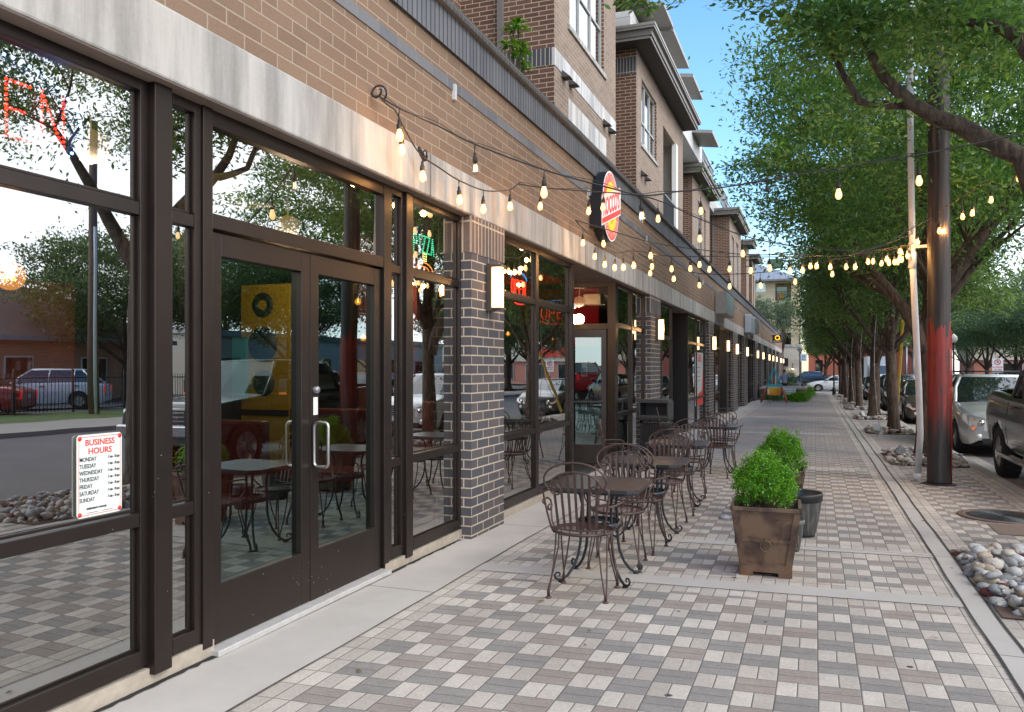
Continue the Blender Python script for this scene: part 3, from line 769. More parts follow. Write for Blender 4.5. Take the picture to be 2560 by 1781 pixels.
def make_chair():
    t = thing('cafe_chair', 'x', 'chair')
    mb = MB(); mb.lathe([(.006, .456), (.12, .452), (.195, .455), (.212, .462)], n=40); mb.build('seat', M_seat, t)
    mb = MB(); mb.lathe([(.205, .466), (.216, .468), (.222, .458), (.219, .446), (.208, .444), (.206, .456), (.205, .466)], n=40); mb.build('seat_rim', M_iron, t)
    # back: outer hoop with curled ends, inner arch, slats, lower rail, side rods
    mb = MB()
    pts = []
    for i in range(25):
        a = math.radians(-38 + 256 * i / 24); pts.append(bk(.222 * math.cos(a), .845 + .128 * math.sin(a)))
    r_end = [bk(.175 - .035 + .035 * math.cos(q), .775 + .035 * math.sin(q)) for q in [math.radians(v) for v in range(-20, -390, -30)]]
    mb.tube([(-p[0], p[1], p[2]) for p in r_end][::-1] + pts[::-1] + r_end, .0072, 7)
    mb.build('outer_hoop', M_iron, t)
    mb = MB(); arch = [bk(.185 * math.cos(math.radians(a)), .792 + .115 * math.sin(math.radians(a))) for a in range(0, 181, 12)]
    mb.tube(arch, .0065, 7); mb.build('inner_arch', M_iron, t)
    mb = MB()
    for s in (-1, 1):
        mb.tube([bk(s * .14, .79), bk(s * .20, .80), bk(s * .236, .785), bk(s * .232, .74), bk(s * .215, .62), bk(s * .19, .50), (s * .185, -.14, .455)], .0072, 7)
    mb.tube([bk(-.19, .505), bk(-.12, .488), bk(0, .482), bk(.12, .488), bk(.19, .505)], .0065, 7)
    mb.build('back_frame', M_iron, t)
    for k in range(7):
        x = -.145 + k * .0483; xt = x * 1.08; zt = .792 + .115 * math.sqrt(max(0, 1 - (xt / .185) ** 2))
        mb = MB(); a, b = Vector(bk(x * .93, .486)), Vector(bk(xt, zt))
        for off in (0,):
            p = [(a.x - .009, a.y - .003, a.z), (a.x + .009, a.y - .003, a.z), (a.x + .009, a.y + .003, a.z), (a.x - .009, a.y + .003, a.z)]
            q = [(b.x - .009, b.y - .003, b.z), (b.x + .009, b.y - .003, b.z), (b.x + .009, b.y + .003, b.z), (b.x - .009, b.y + .003, b.z)]
            mb.grid([p, q], 0, True, False)
        mb.build('slat', M_iron, t)
    for s in (-1, 1):
        mb = MB()
        mb.tube([bk(s * .222, .665), (s * .262, -.16, .668), (s * .285, -.06, .672), (s * .285, .045, .668), (s * .272, .085, .645), (s * .262, .085, .605), (s * .27, .055, .575), (s * .275, .025, .585), (s * .272, .022, .612), (s * .268, .045, .62)], .0072, 7)
        mb.tube([(s * .266, .086, .62), (s * .262, .07, .55), (s * .245, .03, .50), (s * .215, .0, .462)], .0068, 7)
        mb.build('armrest', M_iron, t)
    for sx, sy in ((-1, -1), (1, -1), (-1, 1), (1, 1)):
        mb = MB(); fx, fy = sx * .205, sy * .21
        for d in (-1, 1):
            tx, ty = sx * (.165 + .022 * d), sy * (.115 - .04 * d)
            mb.tube([(tx, ty, .455), (tx + (fx - tx) * .05, ty + (fy - ty) * .05, .36), (tx + (fx - tx) * .45 + .004 * d, ty + (fy - ty) * .45, .2), (fx + .006 * d, fy, .05), (fx + .004 * d, fy, .006)], .0062, 6)
        mb.lathe([(0, .016), (.012, .015), (.021, .008), (.022, 0), (0, 0)], (fx, fy, 0), 12)
        mb.build('leg', M_iron, t)
    return t
def make_table():
    t = thing('cafe_table', 'x', 'table'); s, c, h = .365, .075, .74
    oc = [(-s + c, -s), (s - c, -s), (s, -s + c), (s, s - c), (s - c, s), (-s + c, s), (-s, s - c), (-s, -s + c)]
    mb = MB(); mb.prism(oc, h - .026, h, 'z'); mb.build('tabletop', plain('dark_mesh_tabletop', (.040, .040, .044), .30, .3, var=.25, scale=60), t, bevel=.004)
    mb = MB(); o2 = [(x * .9, y * .9) for x, y in oc]; mb.prism(o2, h - .045, h - .027, 'z'); mb.build('apron', M_irond, t)
    mb = MB(); R = .17; mb.lathe([(R, .405), (R + .006, .405), (R + .006, .448), (R, .448), (R, .405)], n=28)
    for k in range(4):
        a = k * PI / 2 + PI / 4
        mb.tube([(R * math.cos(a) * q, R * math.sin(a) * q, .42 + .012 * math.sin(q * 9)) for q in (0, .3, .6, 1)], .006, 6)
        mb.tube([(.09 * math.cos(a) + .045 * math.cos(u), .09 * math.sin(a) + .045 * math.sin(u), .425) for u in [v * PI / 6 for v in range(11)]], .005, 5)
    mb.build('ring', M_irond, t)
    for sx, sy in ((-1, -1), (1, -1), (-1, 1), (1, 1)):
        mb = MB(); P = lambda r, z: (sx * r, sy * r * .86, z)
        mb.tube([P(.20, .70), P(.17, .695), P(.128, .66), P(.112, .58), P(.118, .48), P(.122, .40), P(.122, .30), P(.135, .20), P(.165, .11), P(.205, .045), P(.235, .02), P(.262, .018), P(.283, .032), P(.288, .055), P(.276, .074), P(.258, .072), P(.252, .056), P(.262, .046)], [.011] * 10 + [.010, .010, .009, .009, .008, .007, .006, .005], 8)
        mb.lathe([(0, .014), (.022, .012), (.025, 0), (0, 0)], P(.245, 0), 12)
        mb.build('leg', M_irond, t)
    return t
GC, GT = 'brown iron chairs at the pavement tables', 'square iron tables on the brick pavement'
ch0 = make_chair()
CHL = [(-1.565, 5.60, .04, 'brown wrought iron chair nearest the viewer, its slatted back turned to the viewer'),
      (-1.53, 6.52, PI + .08, 'brown iron chair on the far side of the nearest table, facing the viewer'),
      (-1.50, 7.18, -.10, 'brown iron chair tucked under the near side of the second table'),
      (-1.50, 8.42, PI - .1, 'brown iron chair on the far side of the second table'),
      (-1.49, 9.20, .12, 'brown iron chair at the near side of the third table'),
      (-1.52, 10.50, PI + .1, 'brown iron chair on the far side of the third table'),
      (-2.42, 10.45, -PI / 2 + .35, 'brown iron chair seen edge on by the glazed alcove door'),
      (-2.30, 14.05, -PI / 2 + .2, 'brown iron chair standing sideways just before the black litter bin'),
      (-1.38, 12.62, -.22, 'brown iron chair at the near side of the farthest table'),
      (-1.45, 13.92, PI + .1, 'brown iron chair behind the farthest table, top hoop showing above it')]
for i, (x, y, r, l) in enumerate(CHL):
    if i == 0: ch0.location = (x, y, g(y)); ch0.rotation_euler = (0, 0, r); ch0['label'] = l; ch0['group'] = GC
    else: dup(ch0, (x, y, g(y)), r, l, group=GC)
tb0 = make_table()
for i, (x, y, r, l) in enumerate([(-1.565, 6.05, .02, 'dark square table with cut corners nearest the viewer'), (-1.53, 7.78, -.04, 'second dark square table from the viewer, between four chairs'),
                               (-1.56, 9.85, .03, 'third dark square table in the row, beyond the second'), (-1.48, 13.25, -.05, 'farthest dark square table of the row, near the litter bin')]):
    if i == 0: tb0.location = (x, y, g(y)); tb0.rotation_euler = (0, 0, r); tb0['label'] = l; tb0['group'] = GT
    else: dup(tb0, (x, y, g(y)), r, l, group=GT)
# ================================================================ planters
def rust():
    m = Mat('rusty_brown_steel', .5, .45); x, y, z = m.pos(True)
    n = m.noise(5, m.vec(x, y, z), detail=6, rough=.6, dist=.6); n2 = m.noise(22, m.vec(x, y, z), detail=4)
    low = 1 - (z / .16).min(1)
    c = m.mix(n.step(.38, .62), (.075, .045, .036), (.165, .105, .066))
    c = m.mix((n2 * .8 + low * .45).step(.55, .95) * .8, c, (.17, .07, .035))
    m.set('Base Color', c); m.set('Roughness', n * .35 + .32); m.bump(n2, .003, .5); return m.m
M_rust = rust()
def planter(x, y, rz, label):
    t = thing('square_planter', label, 'planter', (x, y, g(y)), rz, 'rusty steel planters')
    B, T, z0, z1 = .186, .252, .075, .545; th = .012
    mb = MB()
    def ringz(s, z): return [(-s, -s, z), (s, -s, z), (s, s, z), (-s, s, z)]
    mb.grid([ringz(B, z0), ringz(T, z1)], 0, True, False); mb.grid([ringz(T - th, z1), ringz(B - th + .03, z0 + .15)], 0, True, False, flip=True)
    mb.face(ringz(B, z0)); mb.build('body', M_rust, t)
    mb = MB()
    for a in range(4):
        M = Matrix.Rotation(a * PI / 2, 4, 'Z')
        mb.box(-T - .014, T + .014, -T - .014, -T + .012, z1 - .026, z1 + .006, M=M)
    mb.build('rim', M_rust, t, bevel=.003)
    mb = MB(); lean = math.atan((T - B) / (z1 - z0))
    for a in range(4):
        M = Matrix.Rotation(a * PI / 2, 4, 'Z') @ Matrix.Translation((0, -B, z0)) @ Matrix.Rotation(lean, 4, 'X')
        H = (z1 - z0) / math.cos(lean)
        for s in (-1, 1):
            p = [(s * B, -.010, 0), (s * T, -.010, H - .02), (s * (T - .042), -.010, H - .02), (s * (B - .042), -.010, 0)]
            q = [(v[0], .002, v[2]) for v in p]
            mb.face([M @ Vector(v) for v in p]); mb.grid([[M @ Vector(v) for v in p], [M @ Vector(v) for v in q]], 0, True, False)
        hm = H * .46; wm = B + (T - B) * .46 - .02
        mb.box(-wm, wm, -.009, .002, hm - .014, hm + .014, M=M); mb.box(-B + .01, B - .01, -.009, .002, -.0, .03, M=M)
    mb.build('strap_frame', M_rust, t)
    for a in range(4):
        M = Matrix.Rotation(a * PI / 2, 4, 'Z') @ Matrix.Translation((0, -B - (T - B) * .46 - .018, z0 + (z1 - z0) * .46 - .042))
        mb = MB(); mb.tube([M @ Vector((.041 * math.cos(q * PI / 12), -.004, .041 * math.sin(q * PI / 12))) for q in range(25)], .0048, 6, cap=False)
        mb.tube([M @ Vector(v) for v in ((0, -.012, .036), (0, .0, .05), (0, .012, .046))], .007, 6)
        mb.build('ring_pull', M_rust, t)
    mb = MB()
    for a in range(4):
        M = Matrix.Rotation(a * PI / 2, 4, 'Z'); b = B + .004
        mb.prism([(-b, 0), (-b * .5, 0), (-b * .5, .035), (b * .5, .035), (b * .5, 0), (b, 0), (b, z0 + .012), (-b, z0 + .012)], -b - .006 - .0005 * a, -b + .01, 'y')
        n = 8 * 2 + 0
        for i in range(len(mb.v) - 32, len(mb.v)):
            pass
    # rotate each apron to its side
    per = len(mb.v) // 4
    for a in range(4):
        M = Matrix.Rotation(a * PI / 2, 4, 'Z')
        for i in range(a * per, (a + 1) * per): mb.v[i] = tuple(M @ Vector(mb.v[i]))
    mb.build('base', M_rust, t)
    mb = MB(); s = T - .035; mb.face([(-s, -s, z1 - .07), (s, -s, z1 - .07), (s, s, z1 - .07), (-s, s, z1 - .07)]); mb.build('soil', plain('potting_soil', (.03, .02, .014), .95, bump=1), t)
    return t
pl1 = planter(-.365, 6.74, .03, 'rusty tapered steel planter with ring pull, nearest on the pavement')
pl2 = planter(-.36, 9.22, -.04, 'second rusty steel planter standing behind the nearest one')
t = thing('round_pot', 'black round tapered plastic pot standing empty behind the nearest rusty planter', 'pot', (-.13, 8.35, g(8.35)))
M_pot = Mat('ribbed_black_pot', .5); _x, _y, _z = M_pot.pos(); _n = M_pot.noise(1, M_pot.vec(_x * 30, _y * 30, _z * 2), detail=3)
M_pot.set('Base Color', M_pot.mix(_n.step(.45, .7), (.035, .035, .035), (.095, .09, .075))); M_pot = M_pot.m
mb = MB(); mb.lathe([(0, .01), (.125, .01), (.132, 0), (.14, .03), (.165, .15), (.183, .26), (.192, .34)], n=32); mb.build('body', M_pot, t)
mb = MB(); mb.lathe([(.192, .34), (.203, .345), (.207, .41), (.202, .425), (.192, .42), (.185, .34), (.14, .05), (0, .05)], n=32); mb.build('rim', M_black, t)
t = thing('round_pot', 'small grey ribbed pot half hidden behind the nearest rusty planter', 'pot', (-.215, 7.6, g(7.6)))
mb = MB(); mb.lathe([(0, .01), (.085, .0), (.09, .02), (.115, .16), (.122, .24)], n=28); mb.build('body', M_pot, t)
mb = MB(); mb.lathe([(.122, .24), (.132, .245), (.134, .28), (.124, .285), (.118, .24), (.08, .06), (0, .06)], n=28); mb.build('rim', plain('grey_pot_rim', (.10, .10, .095), .5), t)
tag(MB().lathe([(0, .035), (.03, .033), (.055, .02), (.06, 0), (0, 0)], (0, 0, 0), 12).build('stone', plain('grey_stone', (.3, .31, .32), .8), loc=(-.92, 9.0, g(9))), 'single grey river stone lying alone between chairs and planters', 'stone')
# ================================================================ litter bin
t = thing('litter_bin', 'black litter bin with open hooded top beside the second brick pillar', 'bin', (-2.78, 14.95, g(15)))
mb = MB()
for k in range(36):
    a = 2 * PI * k / 36; x, y = .255 * max(-1, min(1, 1.25 * math.cos(a))), .24 * max(-1, min(1, 1.25 * math.sin(a)))
    mb.box(x - .011, x + .011, y - .011, y + .011, .03, .66)
mb.box(-.24, .24, -.225, .225, .03, .65); mb.box(-.26, .26, -.245, .245, .0, .04); mb.build('slatted_body', M_black, t)
mb = MB(); mb.box(-.285, .285, -.265, .265, .70, .735); mb.build('collar', M_black, t, bevel=.01)
mb = MB()
for sx in (-1, 1): mb.box(sx * .285, sx * .245, -.265, .265, .735, 1.03)
mb.box(-.245, .245, .24, .265, .735, 1.03); mb.box(-.245, .245, -.265, -.24, .735, .80)
mb.prism([(-.29, 1.03), (.29, 1.03), (.25, 1.085), (-.25, 1.085)], -.27, .27, 'y'); mb.build('hood', plain('grey_black_plastic', (.030, .031, .033), .5), t, bevel=.015)
mb = MB(); rows = []
for k, (s, z) in enumerate(((1.0, .70), (1.06, .675), (1.02, .63))): rows.append([(.262 * s * max(-1, min(1, 1.2 * math.cos(2 * PI * q / 40))) + .006 * math.sin(q * 3.3 + k), .245 * s * max(-1, min(1, 1.2 * math.sin(2 * PI * q / 40))), z + .008 * math.sin(q * 1.7)) for q in range(40)])
mb.grid(rows, 0, True); mb.build('bin_liner', plain('black_bin_bag', (.008, .008, .009), .25), t)
# ================================================================ wall lamps
M_lamp = emitter('lit_diffuser', (1, .60, .24), 1.25); M_lampoff = emitter('dim_diffuser', (1, .55, .42), .5)
lt0 = thing('wall_lamp', 'x', 'wall lamp')
mb = MB(); mb.box(-.055, .0, -.075, .075, -.235, .235); mb.box(0, .105, -.062, .062, -.225, -.20); mb.box(0, .105, -.062, .062, .20, .225)
mb.box(0.10, .11, -.062, .062, .145, .155); mb.box(0.10, .11, -.062, .062, .17, .18)
mb.build('housing', M_frame_lt, lt0, bevel=.003)
mb = MB(); rows = [[(.0, -.055, z), (.055, -.055, z), (.088, -.04, z), (.10, 0, z), (.088, .04, z), (.055, .055, z), (.0, .055, z)] for z in (-.20, .20)]
mb.grid(rows); mb.build('diffuser', M_lamp, lt0)
ORD = ['first', 'second', 'third', 'fourth', 'fifth', 'sixth', 'seventh', 'eighth', 'ninth', 'tenth', 'eleventh', 'twelfth']
for i, (a, b) in enumerate(PILL):
    y = a + (b - a) * .5 if i < 2 else (a + min(.48, (b - a) / 2))
    if i == 1: y = 16.45
    l = f'lit vertical wall lamp on the {ORD[i]} brick pillar from the viewer'
    p = (-2.995, y, 2.41 + g(y) * .3)
    if i < 4:
        ld = bpy.data.lights.new('lamp_glow', 'POINT'); ld.energy = 1.6; ld.color = (1, .52, .2); ld.shadow_soft_size = .06
        lo = bpy.data.objects.new('lamp_glow', ld); COL.objects.link(lo); lo.location = (p[0] + .13, p[1], p[2])
    if i == 0: lt0.location = p; lt0['label'] = l; lt0['group'] = 'lit wall lamps on the brick pillars'
    else: dup(lt0, p, 0, l, group='lit wall lamps on the brick pillars')
dup(lt0, (-3.15, lit_yb + .06, 2.44), 0, 'lit vertical wall lamp beside the lit doorway, between third and fourth pillars', group='lit wall lamps on the brick pillars')
# ================================================================ signs
def letters(*a, **k): return text(*a, **k)
M_red = plain('red_print', (.62, .045, .025), .5, var=.05); M_ink = plain('black_print', (.02, .02, .02), .5)
hs = WX(190, 1090, -3.19); he = WX(302, 1082, -3.19); hb = WX(190, 1299, -3.19)
t = thing('hours_sign', 'white business hours card with red border on the leftmost window', 'sign', (-3.186, (hs[0] + he[0]) / 2, (hs[1] + hb[1]) / 2))
W_, H_ = he[0] - hs[0], hs[1] - hb[1]
mb = MB(); c = .012; mb.prism([(-W_ / 2 + c, -H_ / 2), (W_ / 2 - c, -H_ / 2), (W_ / 2, -H_ / 2 + c), (W_ / 2, H_ / 2 - c), (W_ / 2 - c, H_ / 2), (-W_ / 2 + c, H_ / 2), (-W_ / 2, H_ / 2 - c), (-W_ / 2, -H_ / 2 + c)], -.002, .002, 'x')
mb.build('card', plain('white_card', (.70, .74, .70), .45, var=.03), t)
mb = MB(); e = .010
for a in (-1, 1):
    mb.box(.002, .003, a * (W_ / 2 - e) - .0012, a * (W_ / 2 - e) + .0012, -H_ / 2 + e, H_ / 2 - e); mb.box(.002, .0032, -W_ / 2 + e, W_ / 2 - e, a * (H_ / 2 - e) - .0012, a * (H_ / 2 - e) + .0012)
for a in (-1, 1):
    for b in (-1, 1): mb.lathe([(0, .004), (.011, .004), (.011, .002)], (0, a * (W_ / 2 - .014), b * (H_ / 2 - .016)), 10, axis='x')
mb.build('border', M_red, t)
def L(s, size, y, z, m=None, al='CENTER', xs=1, off=.0006): letters(s, size, m or M_ink, t, MX(.0032, y, z), ext=.0004, off=off, xs=xs, align=al)
L('BUSINESS', .040, 0, H_ * .40, M_red, xs=1.02, off=.0008); L('HOURS', .040, 0, H_ * .295, M_red, xs=1.02, off=.0008)
for k, dn in enumerate(('MONDAY', 'TUESDAY', 'WEDNESDAY', 'THURSDAY', 'FRIDAY', 'SATURDAY', 'SUNDAY')):
    z = H_ * .20 - k * H_ * .082
    L(dn, .028, -W_ * .45, z, al='LEFT', xs=.76, off=.0003); L('11 am - 10 pm', .019, W_ * .44, z + .002, al='RIGHT', xs=.62)
L('EMERGENCY PHONE', .012, -.02, -H_ * .40); L('_________     _________', .014, 0, -H_ * .435)
# shop sign: round box sign with a slanted banner --------------------------------
sy = WX(1527, 500, -2.88)[0]; szt = WX(1521, 424, -2.88)[1]; szb = WX(1531, 606, -2.88)[1]; sz = (szt + szb) / 2; RV = (szt - szb) / 2
syl = WX(1505, 500, -2.88)[0]; syr = WX(1548, 500, -2.88)[0]; RH = (syr - syl) / 2 * .93; sy = (syl + syr) / 2
t = thing('shop_sign', 'lit oval pizza shop sign in red, yellow and white fixed to the brick band', 'sign', (-2.88, sy, sz))
def oval(r, s, n=48): return [(r * math.cos(2 * PI * k / n), s * math.sin(2 * PI * k / n)) for k in range(n)]
mb = MB(); mb.prism(oval(RH, RV), -.16, -.002, 'x'); slant = .30
def ban(w, z0, z1, sl=slant): return [(-w, z0 - w * sl), (w, z0 + w * sl), (w, z1 + w * sl), (-w, z1 - w * sl)]
bw_ = RH * 1.17
mb.prism(ban(bw_, -.24, .24), -.165, -.003, 'x'); mb.build('box', plain('black_sign_box', (.012, .013, .018), .35), t)
S_w = emitter('lit_sign_white', (1, .93, .85), .12); S_r = emitter('lit_sign_red', (.85, .05, .03), .3, (.5, .03, .02)); S_y = emitter('lit_sign_yellow', (1, .50, .01), .30, (.8, .45, .03)); S_p = emitter('lit_sign_rose', (.85, .07, .06), .22, (.5, .08, .07)); S_c = emitter('lit_sign_cream', (1, .6, .45), .18, (.6, .4, .3))
mb = MB(); mb.prism(oval(RH, RV), -.002, .001, 'x'); mb.build('white_edge', S_w, t)
mb = MB(); mb.prism(oval(RH * .94, RV * .96), .001, .004, 'x'); mb.build('rose_ring', S_p, t)
mb = MB(); mb.prism(oval(RH * .66, RV * .70), .004, .008, 'x'); mb.build('yellow_field', S_y, t)
mb = MB(); mb.prism(ban(bw_, -.205, .215), .008, .012, 'x'); mb.build('banner', S_w, t)
mb = MB(); mb.prism(ban(bw_ * .97, -.185, -.105), .012, .015, 'x'); mb.build('red_stripe', S_r, t)
mb = MB(); mb.prism(ban(bw_ * .90, .17, .235), .012, .015, 'x'); mb.build('orange_stripe', emitter('lit_sign_orange', (1, .2, .02), .3), t)
sh = Matrix(((1, 0, 0, 0), (slant, 1, 0, 0), (0, 0, 1, 0), (0, 0, 0, 1)))
letters("ROCCO'S", .37, S_r, t, MX(.0125, 0, .035) @ sh, ext=.002, off=.012, xs=(bw_ * 1.86) / 1.70)
def arc_text(s, R1, R2, a0, a1, size, mat, sgn=1):
    for i, chh in enumerate(s):
        a = a0 + (a1 - a0) * i / max(1, len(s) - 1)
        if chh == ' ': continue
        rot = Matrix.Rotation((a - PI / 2) if sgn > 0 else (a + PI / 2), 4, 'Z')
        letters(chh, size, mat, t, MX(.0045, R1 * math.cos(a), R2 * math.sin(a)) @ rot, ext=.001, off=.002)
arc_text('UPTOWN', RH * .80, RV * .83, math.radians(140), math.radians(40), .14, S_c)
arc_text('PIZZA & PASTA', RH * .80, RV * .83, math.radians(205), math.radians(335), .11, S_c, -1)
mb = MB(); mb.lathe([(0, .003), (.06, .003), (.06, 0)], (.008, RH * .80, RV * .42), 16, axis='x'); mb.build('yellow_badge', S_y, t)
mb = MB()
for k in range(5): mb.box(.0085, .010, -.13 + k * .055, -.10 + k * .055, -RV * .50 + abs(k - 2) * .03, -RV * .44 + abs(k - 2) * .03)
mb.build('dotted_mark', S_r, t)
# blank grey sign box and others further down the band -----------------------------
a0 = WX(1815, 730, -2.70)[0]; a1 = WX(1835, 730, -2.70)[0]; 
t = thing('sign_box', 'flat square blank grey green sign box on the brick band', 'sign', (-3.04, a0, 3.5))
zt = WX(1815, 728, -2.7)[1]; zb = WX(1815, 783, -2.7)[1]
mb = MB(); mb.box(0, .335, 0, a1 - a0, zb - 3.5, zt - 3.5); mb.build('box', plain('sign_box_edge', (.30, .28, .25), .6), t)
mb = MB(); mb.box(.337, .345, .01, a1 - a0 - .01, zb - 3.5 + .02, zt - 3.5 - .02); mb.build('face', plain('grey_green_face', (.20, .25, .245), .5, var=.25, scale=3), t)
for k, (p0, p1, l) in enumerate(((1877, 1887, 'left one of two pale panels projecting from the far brick band'), (1889, 1898, 'right one of two pale panels projecting from the far brick band'))):
    ya = WX(p0, 800, -2.75)[0]; yb = WX(p1, 800, -2.75)[0]; zt = WX(p0, 786 if k == 0 else 793, -2.75)[1]; zb = WX(p0, 832 if k == 0 else 830, -2.75)[1]
    t = thing('panel_sign', l, 'sign', (-3.04, ya, zb), group='pale panels on the far brick band'); mb = MB(); mb.box(0, .30, 0, yb - ya, 0, zt - zb); mb.build('panel', M_galv if k else plain('pale_blue_panel', (.42, .45, .5), .4), t, bevel=.05)
# black blade sign
yb_ = 62.0; xa, zt = WY(1931, 838, yb_); xb, zb = WY(1954, 857, yb_)
t = thing('blade_sign', 'black hanging blade sign with orange round mark above the far pillars', 'sign', (xa, yb_, zb))
mb = MB(); mb.box(0, xb - xa, -.04, .04, 0, zt - zb); mb.build('board', M_black, t); W2, H2 = xb - xa, zt - zb
mb = MB(); mb.box(-.35, 0, -.02, .02, H2 * .85, H2 * .93); mb.build('bracket', M_black, t)
S_o = emitter('orange_mark', (1, .42, .02), .7, (.8, .35, .02)); R_ = H2 * .26
mb = MB(); ring = [(R_ * math.cos(q * PI / 12), R_ * math.sin(q * PI / 12)) for q in range(24)]
mb.tube([(W2 * .55 + p[0], -.045, H2 * .62 + p[1]) for p in ring + ring[:1]], R_ * .22, 6); mb.tube([(W2 * .55 + R_ * .5, -.045, H2 * .62 - R_ * .5), (W2 * .55 + R_ * 1.3, -.045, H2 * .62 - R_ * 1.05)], R_ * .22, 6); mb.build('mark', S_o, t)
letters('Quiznos', H2 * .26, M_white, t, MY(W2 / 2, -.042, H2 * .17), off=.004)
# neon and led signs in the windows ------------------------------------------------
N_red = emitter('red_neon', (1, .03, .012), 3, (.2, 0, 0)); N_blue = emitter('blue_neon', (.08, .4, 1), 1.3, (0, 0, .2)); N_green = emitter('green_led', (.03, .9, .42), 1.2); N_or = emitter('orange_led', (1, .25, .02), 1.4); N_blw = emitter('blue_white_led', (.22, .40, 1), 7)
def dots(mb, pts, r): 
    for p in pts: mb.lathe([(0, r), (r * .7, r * .7), (r, 0), (r * .7, -r * .7), (0, -r)], p, 6, axis='x')
SEG = {'P': [[(0, 0), (0, 1), (.7, 1), (.8, .75), (.7, .5), (0, .5)]], 'E': [[(.8, 1), (0, 1), (0, 0), (.8, 0)], [(0, .5), (.6, .5)]], 'N': [[(0, 0), (0, 1), (.8, 0), (.8, 1)]],
       'O': [[(.2, 0), (0, .3), (0, .7), (.2, 1), (.6, 1), (.8, .7), (.8, .3), (.6, 0), (.2, 0)]], 'I': [[(.4, 0), (.4, 1)]], 'Z': [[(0, 1), (.8, 1), (0, 0), (.8, 0)]], 'A': [[(0, 0), (.4, 1), (.8, 0)], [(.15, .38), (.65, .38)]]}
def seg_pts(s, x, y0, z0, w_, h, step=None, curve=lambda y: 0):
    out = []
    for i, chh in enumerate(s):
        for pl in SEG[chh]:
            P = [(x, y0 + (i + q[0] * .82) * w_, z0 + q[1] * h + curve(y0 + (i + q[0] * .8) * w_)) for q in pl]
            if step is None: out.append(P)
            else:
                for a, b in zip(P[:-1], P[1:]):
                    n = max(1, round((Vector(b) - Vector(a)).length / step))
                    out += [tuple(Vector(a).lerp(Vector(b), k / n)) for k in range(n)]
                out.append(P[-1])
    return out
# dotted OPEN sign in first window
yr, zr = WX(186, 325, -3.36); yc_ = yr - .36; zc = zr - .0
t = thing('open_sign', 'dotted blue oval with red OPEN letters in the leftmost upper window', 'sign', (0, 0, 0))
mb = MB(); dots(mb, [(-3.36, yc_ + .40 * math.cos(q * PI / 30), zc + .235 * math.sin(q * PI / 30)) for q in range(60)], .0085); mb.build('blue_dots', N_blw, t)
mb = MB(); dots(mb, seg_pts('OPEN', -3.36, yc_ - .34, zc - .12, .175, .25, .022), .0085); mb.build('red_dots', N_red, t)
mb = MB(); mb.prism([(yc_ + .46 * math.cos(q * PI / 12), zc + .29 * math.sin(q * PI / 12)) for q in range(24)], -3.40, -3.385, 'x'); mb.build('backing', M_black, t)
# pizza neon
ya, za = WX(1034, 600, -3.36); yb2, _ = WX(1088, 600, -3.36)
t = thing('pizza_sign', 'green PIZZA lettering above an orange pizza slice in the window left of the first pillar', 'sign')
mb = MB(); dots(mb, seg_pts('PIZZA', -3.36, ya, 2.66, (yb2 - ya) / 5, .15, .018, lambda y: -.25 * (y - (ya + yb2) / 2) ** 2), .0075); mb.build('green_dots', N_green, t)
mb = MB(); ycn = (ya + yb2) / 2
pz = [(-3.36, ycn + .17 * math.cos(a), 2.48 + .085 * math.sin(a)) for a in [q * PI / 22 for q in range(44)]]
dots(mb, pz + [(-3.36, ycn + .11 * math.cos(a) - .02, 2.48 + .05 * math.sin(a)) for a in [q * PI / 12 for q in range(24)]] + [(-3.36, ycn - .02 + .012 * k, 2.52 - .018 * k) for k in range(7)], .008); mb.build('orange_dots', N_or, t)
mb = MB(); dots(mb, [(-3.36, ycn - .03 + j * .03, 2.585 + k * .02) for j in range(3) for k in range(4)], .005); mb.build('steam_dots', emitter('yellow_led', (1, .8, .2), 6), t)
# OPEN neon tubes
def open_neon(ya, yb, zb, h, X, label, plane='x', sc_=1):
    t = thing('open_sign', label, 'sign'); wd = (yb - ya) / 4
    mb = MB()
    for P in seg_pts('OPEN', X, ya, zb, wd, h):
        mb.tube([p if plane == 'x' else (p[1], X, p[2]) for p in P], .010, 6)
    mb.build('red_tubes', N_red, t)
    mb = MB(); yc = (ya + yb) / 2; P = [(X, yc + (yb - ya) * .56 * math.cos(q * PI / 14), zb + h * .95 + h * .55 * math.sin(q * PI / 14)) for q in range(1, 14)]
    mb.tube([p if plane == 'x' else (p[1], X, p[2]) for p in P], .010, 6); mb.build('blue_arc', N_blue, t)
    mb = MB(); P = [(X, yc + (yb - ya) * .5 * math.cos(-q * PI / 14), zb - h * .1 - h * .35 * math.sin(q * PI / 14)) for q in range(1, 14)]
    mb.tube([p if plane == 'x' else (p[1], X, p[2]) for p in P], .009, 6); mb.build('lower_arc', N_red, t)
    return t
ya, z_ = WX(1279, 738, -3.36); yb3, _ = WX(1316, 738, -3.36)
open_neon(ya, yb3, z_, .20, -3.36, 'red OPEN neon under a blue arc in the window right of the first pillar')
open_neon(-4.62, -4.02, 2.48, .22, y1a + .35, 'red OPEN neon glowing behind the glass over the alcove door', plane='y')
mb = MB(); mb.box(-6, -3.75, y1a + 1.0, y1a + 1.1, 2.0, 3.5); mb.build('red_wall', emitter('red_glow_wall', (.5, .01, .008), .16, (.3, .01, .01)), bld)  # wall glows faintly by itself, the neon's red light put into its material
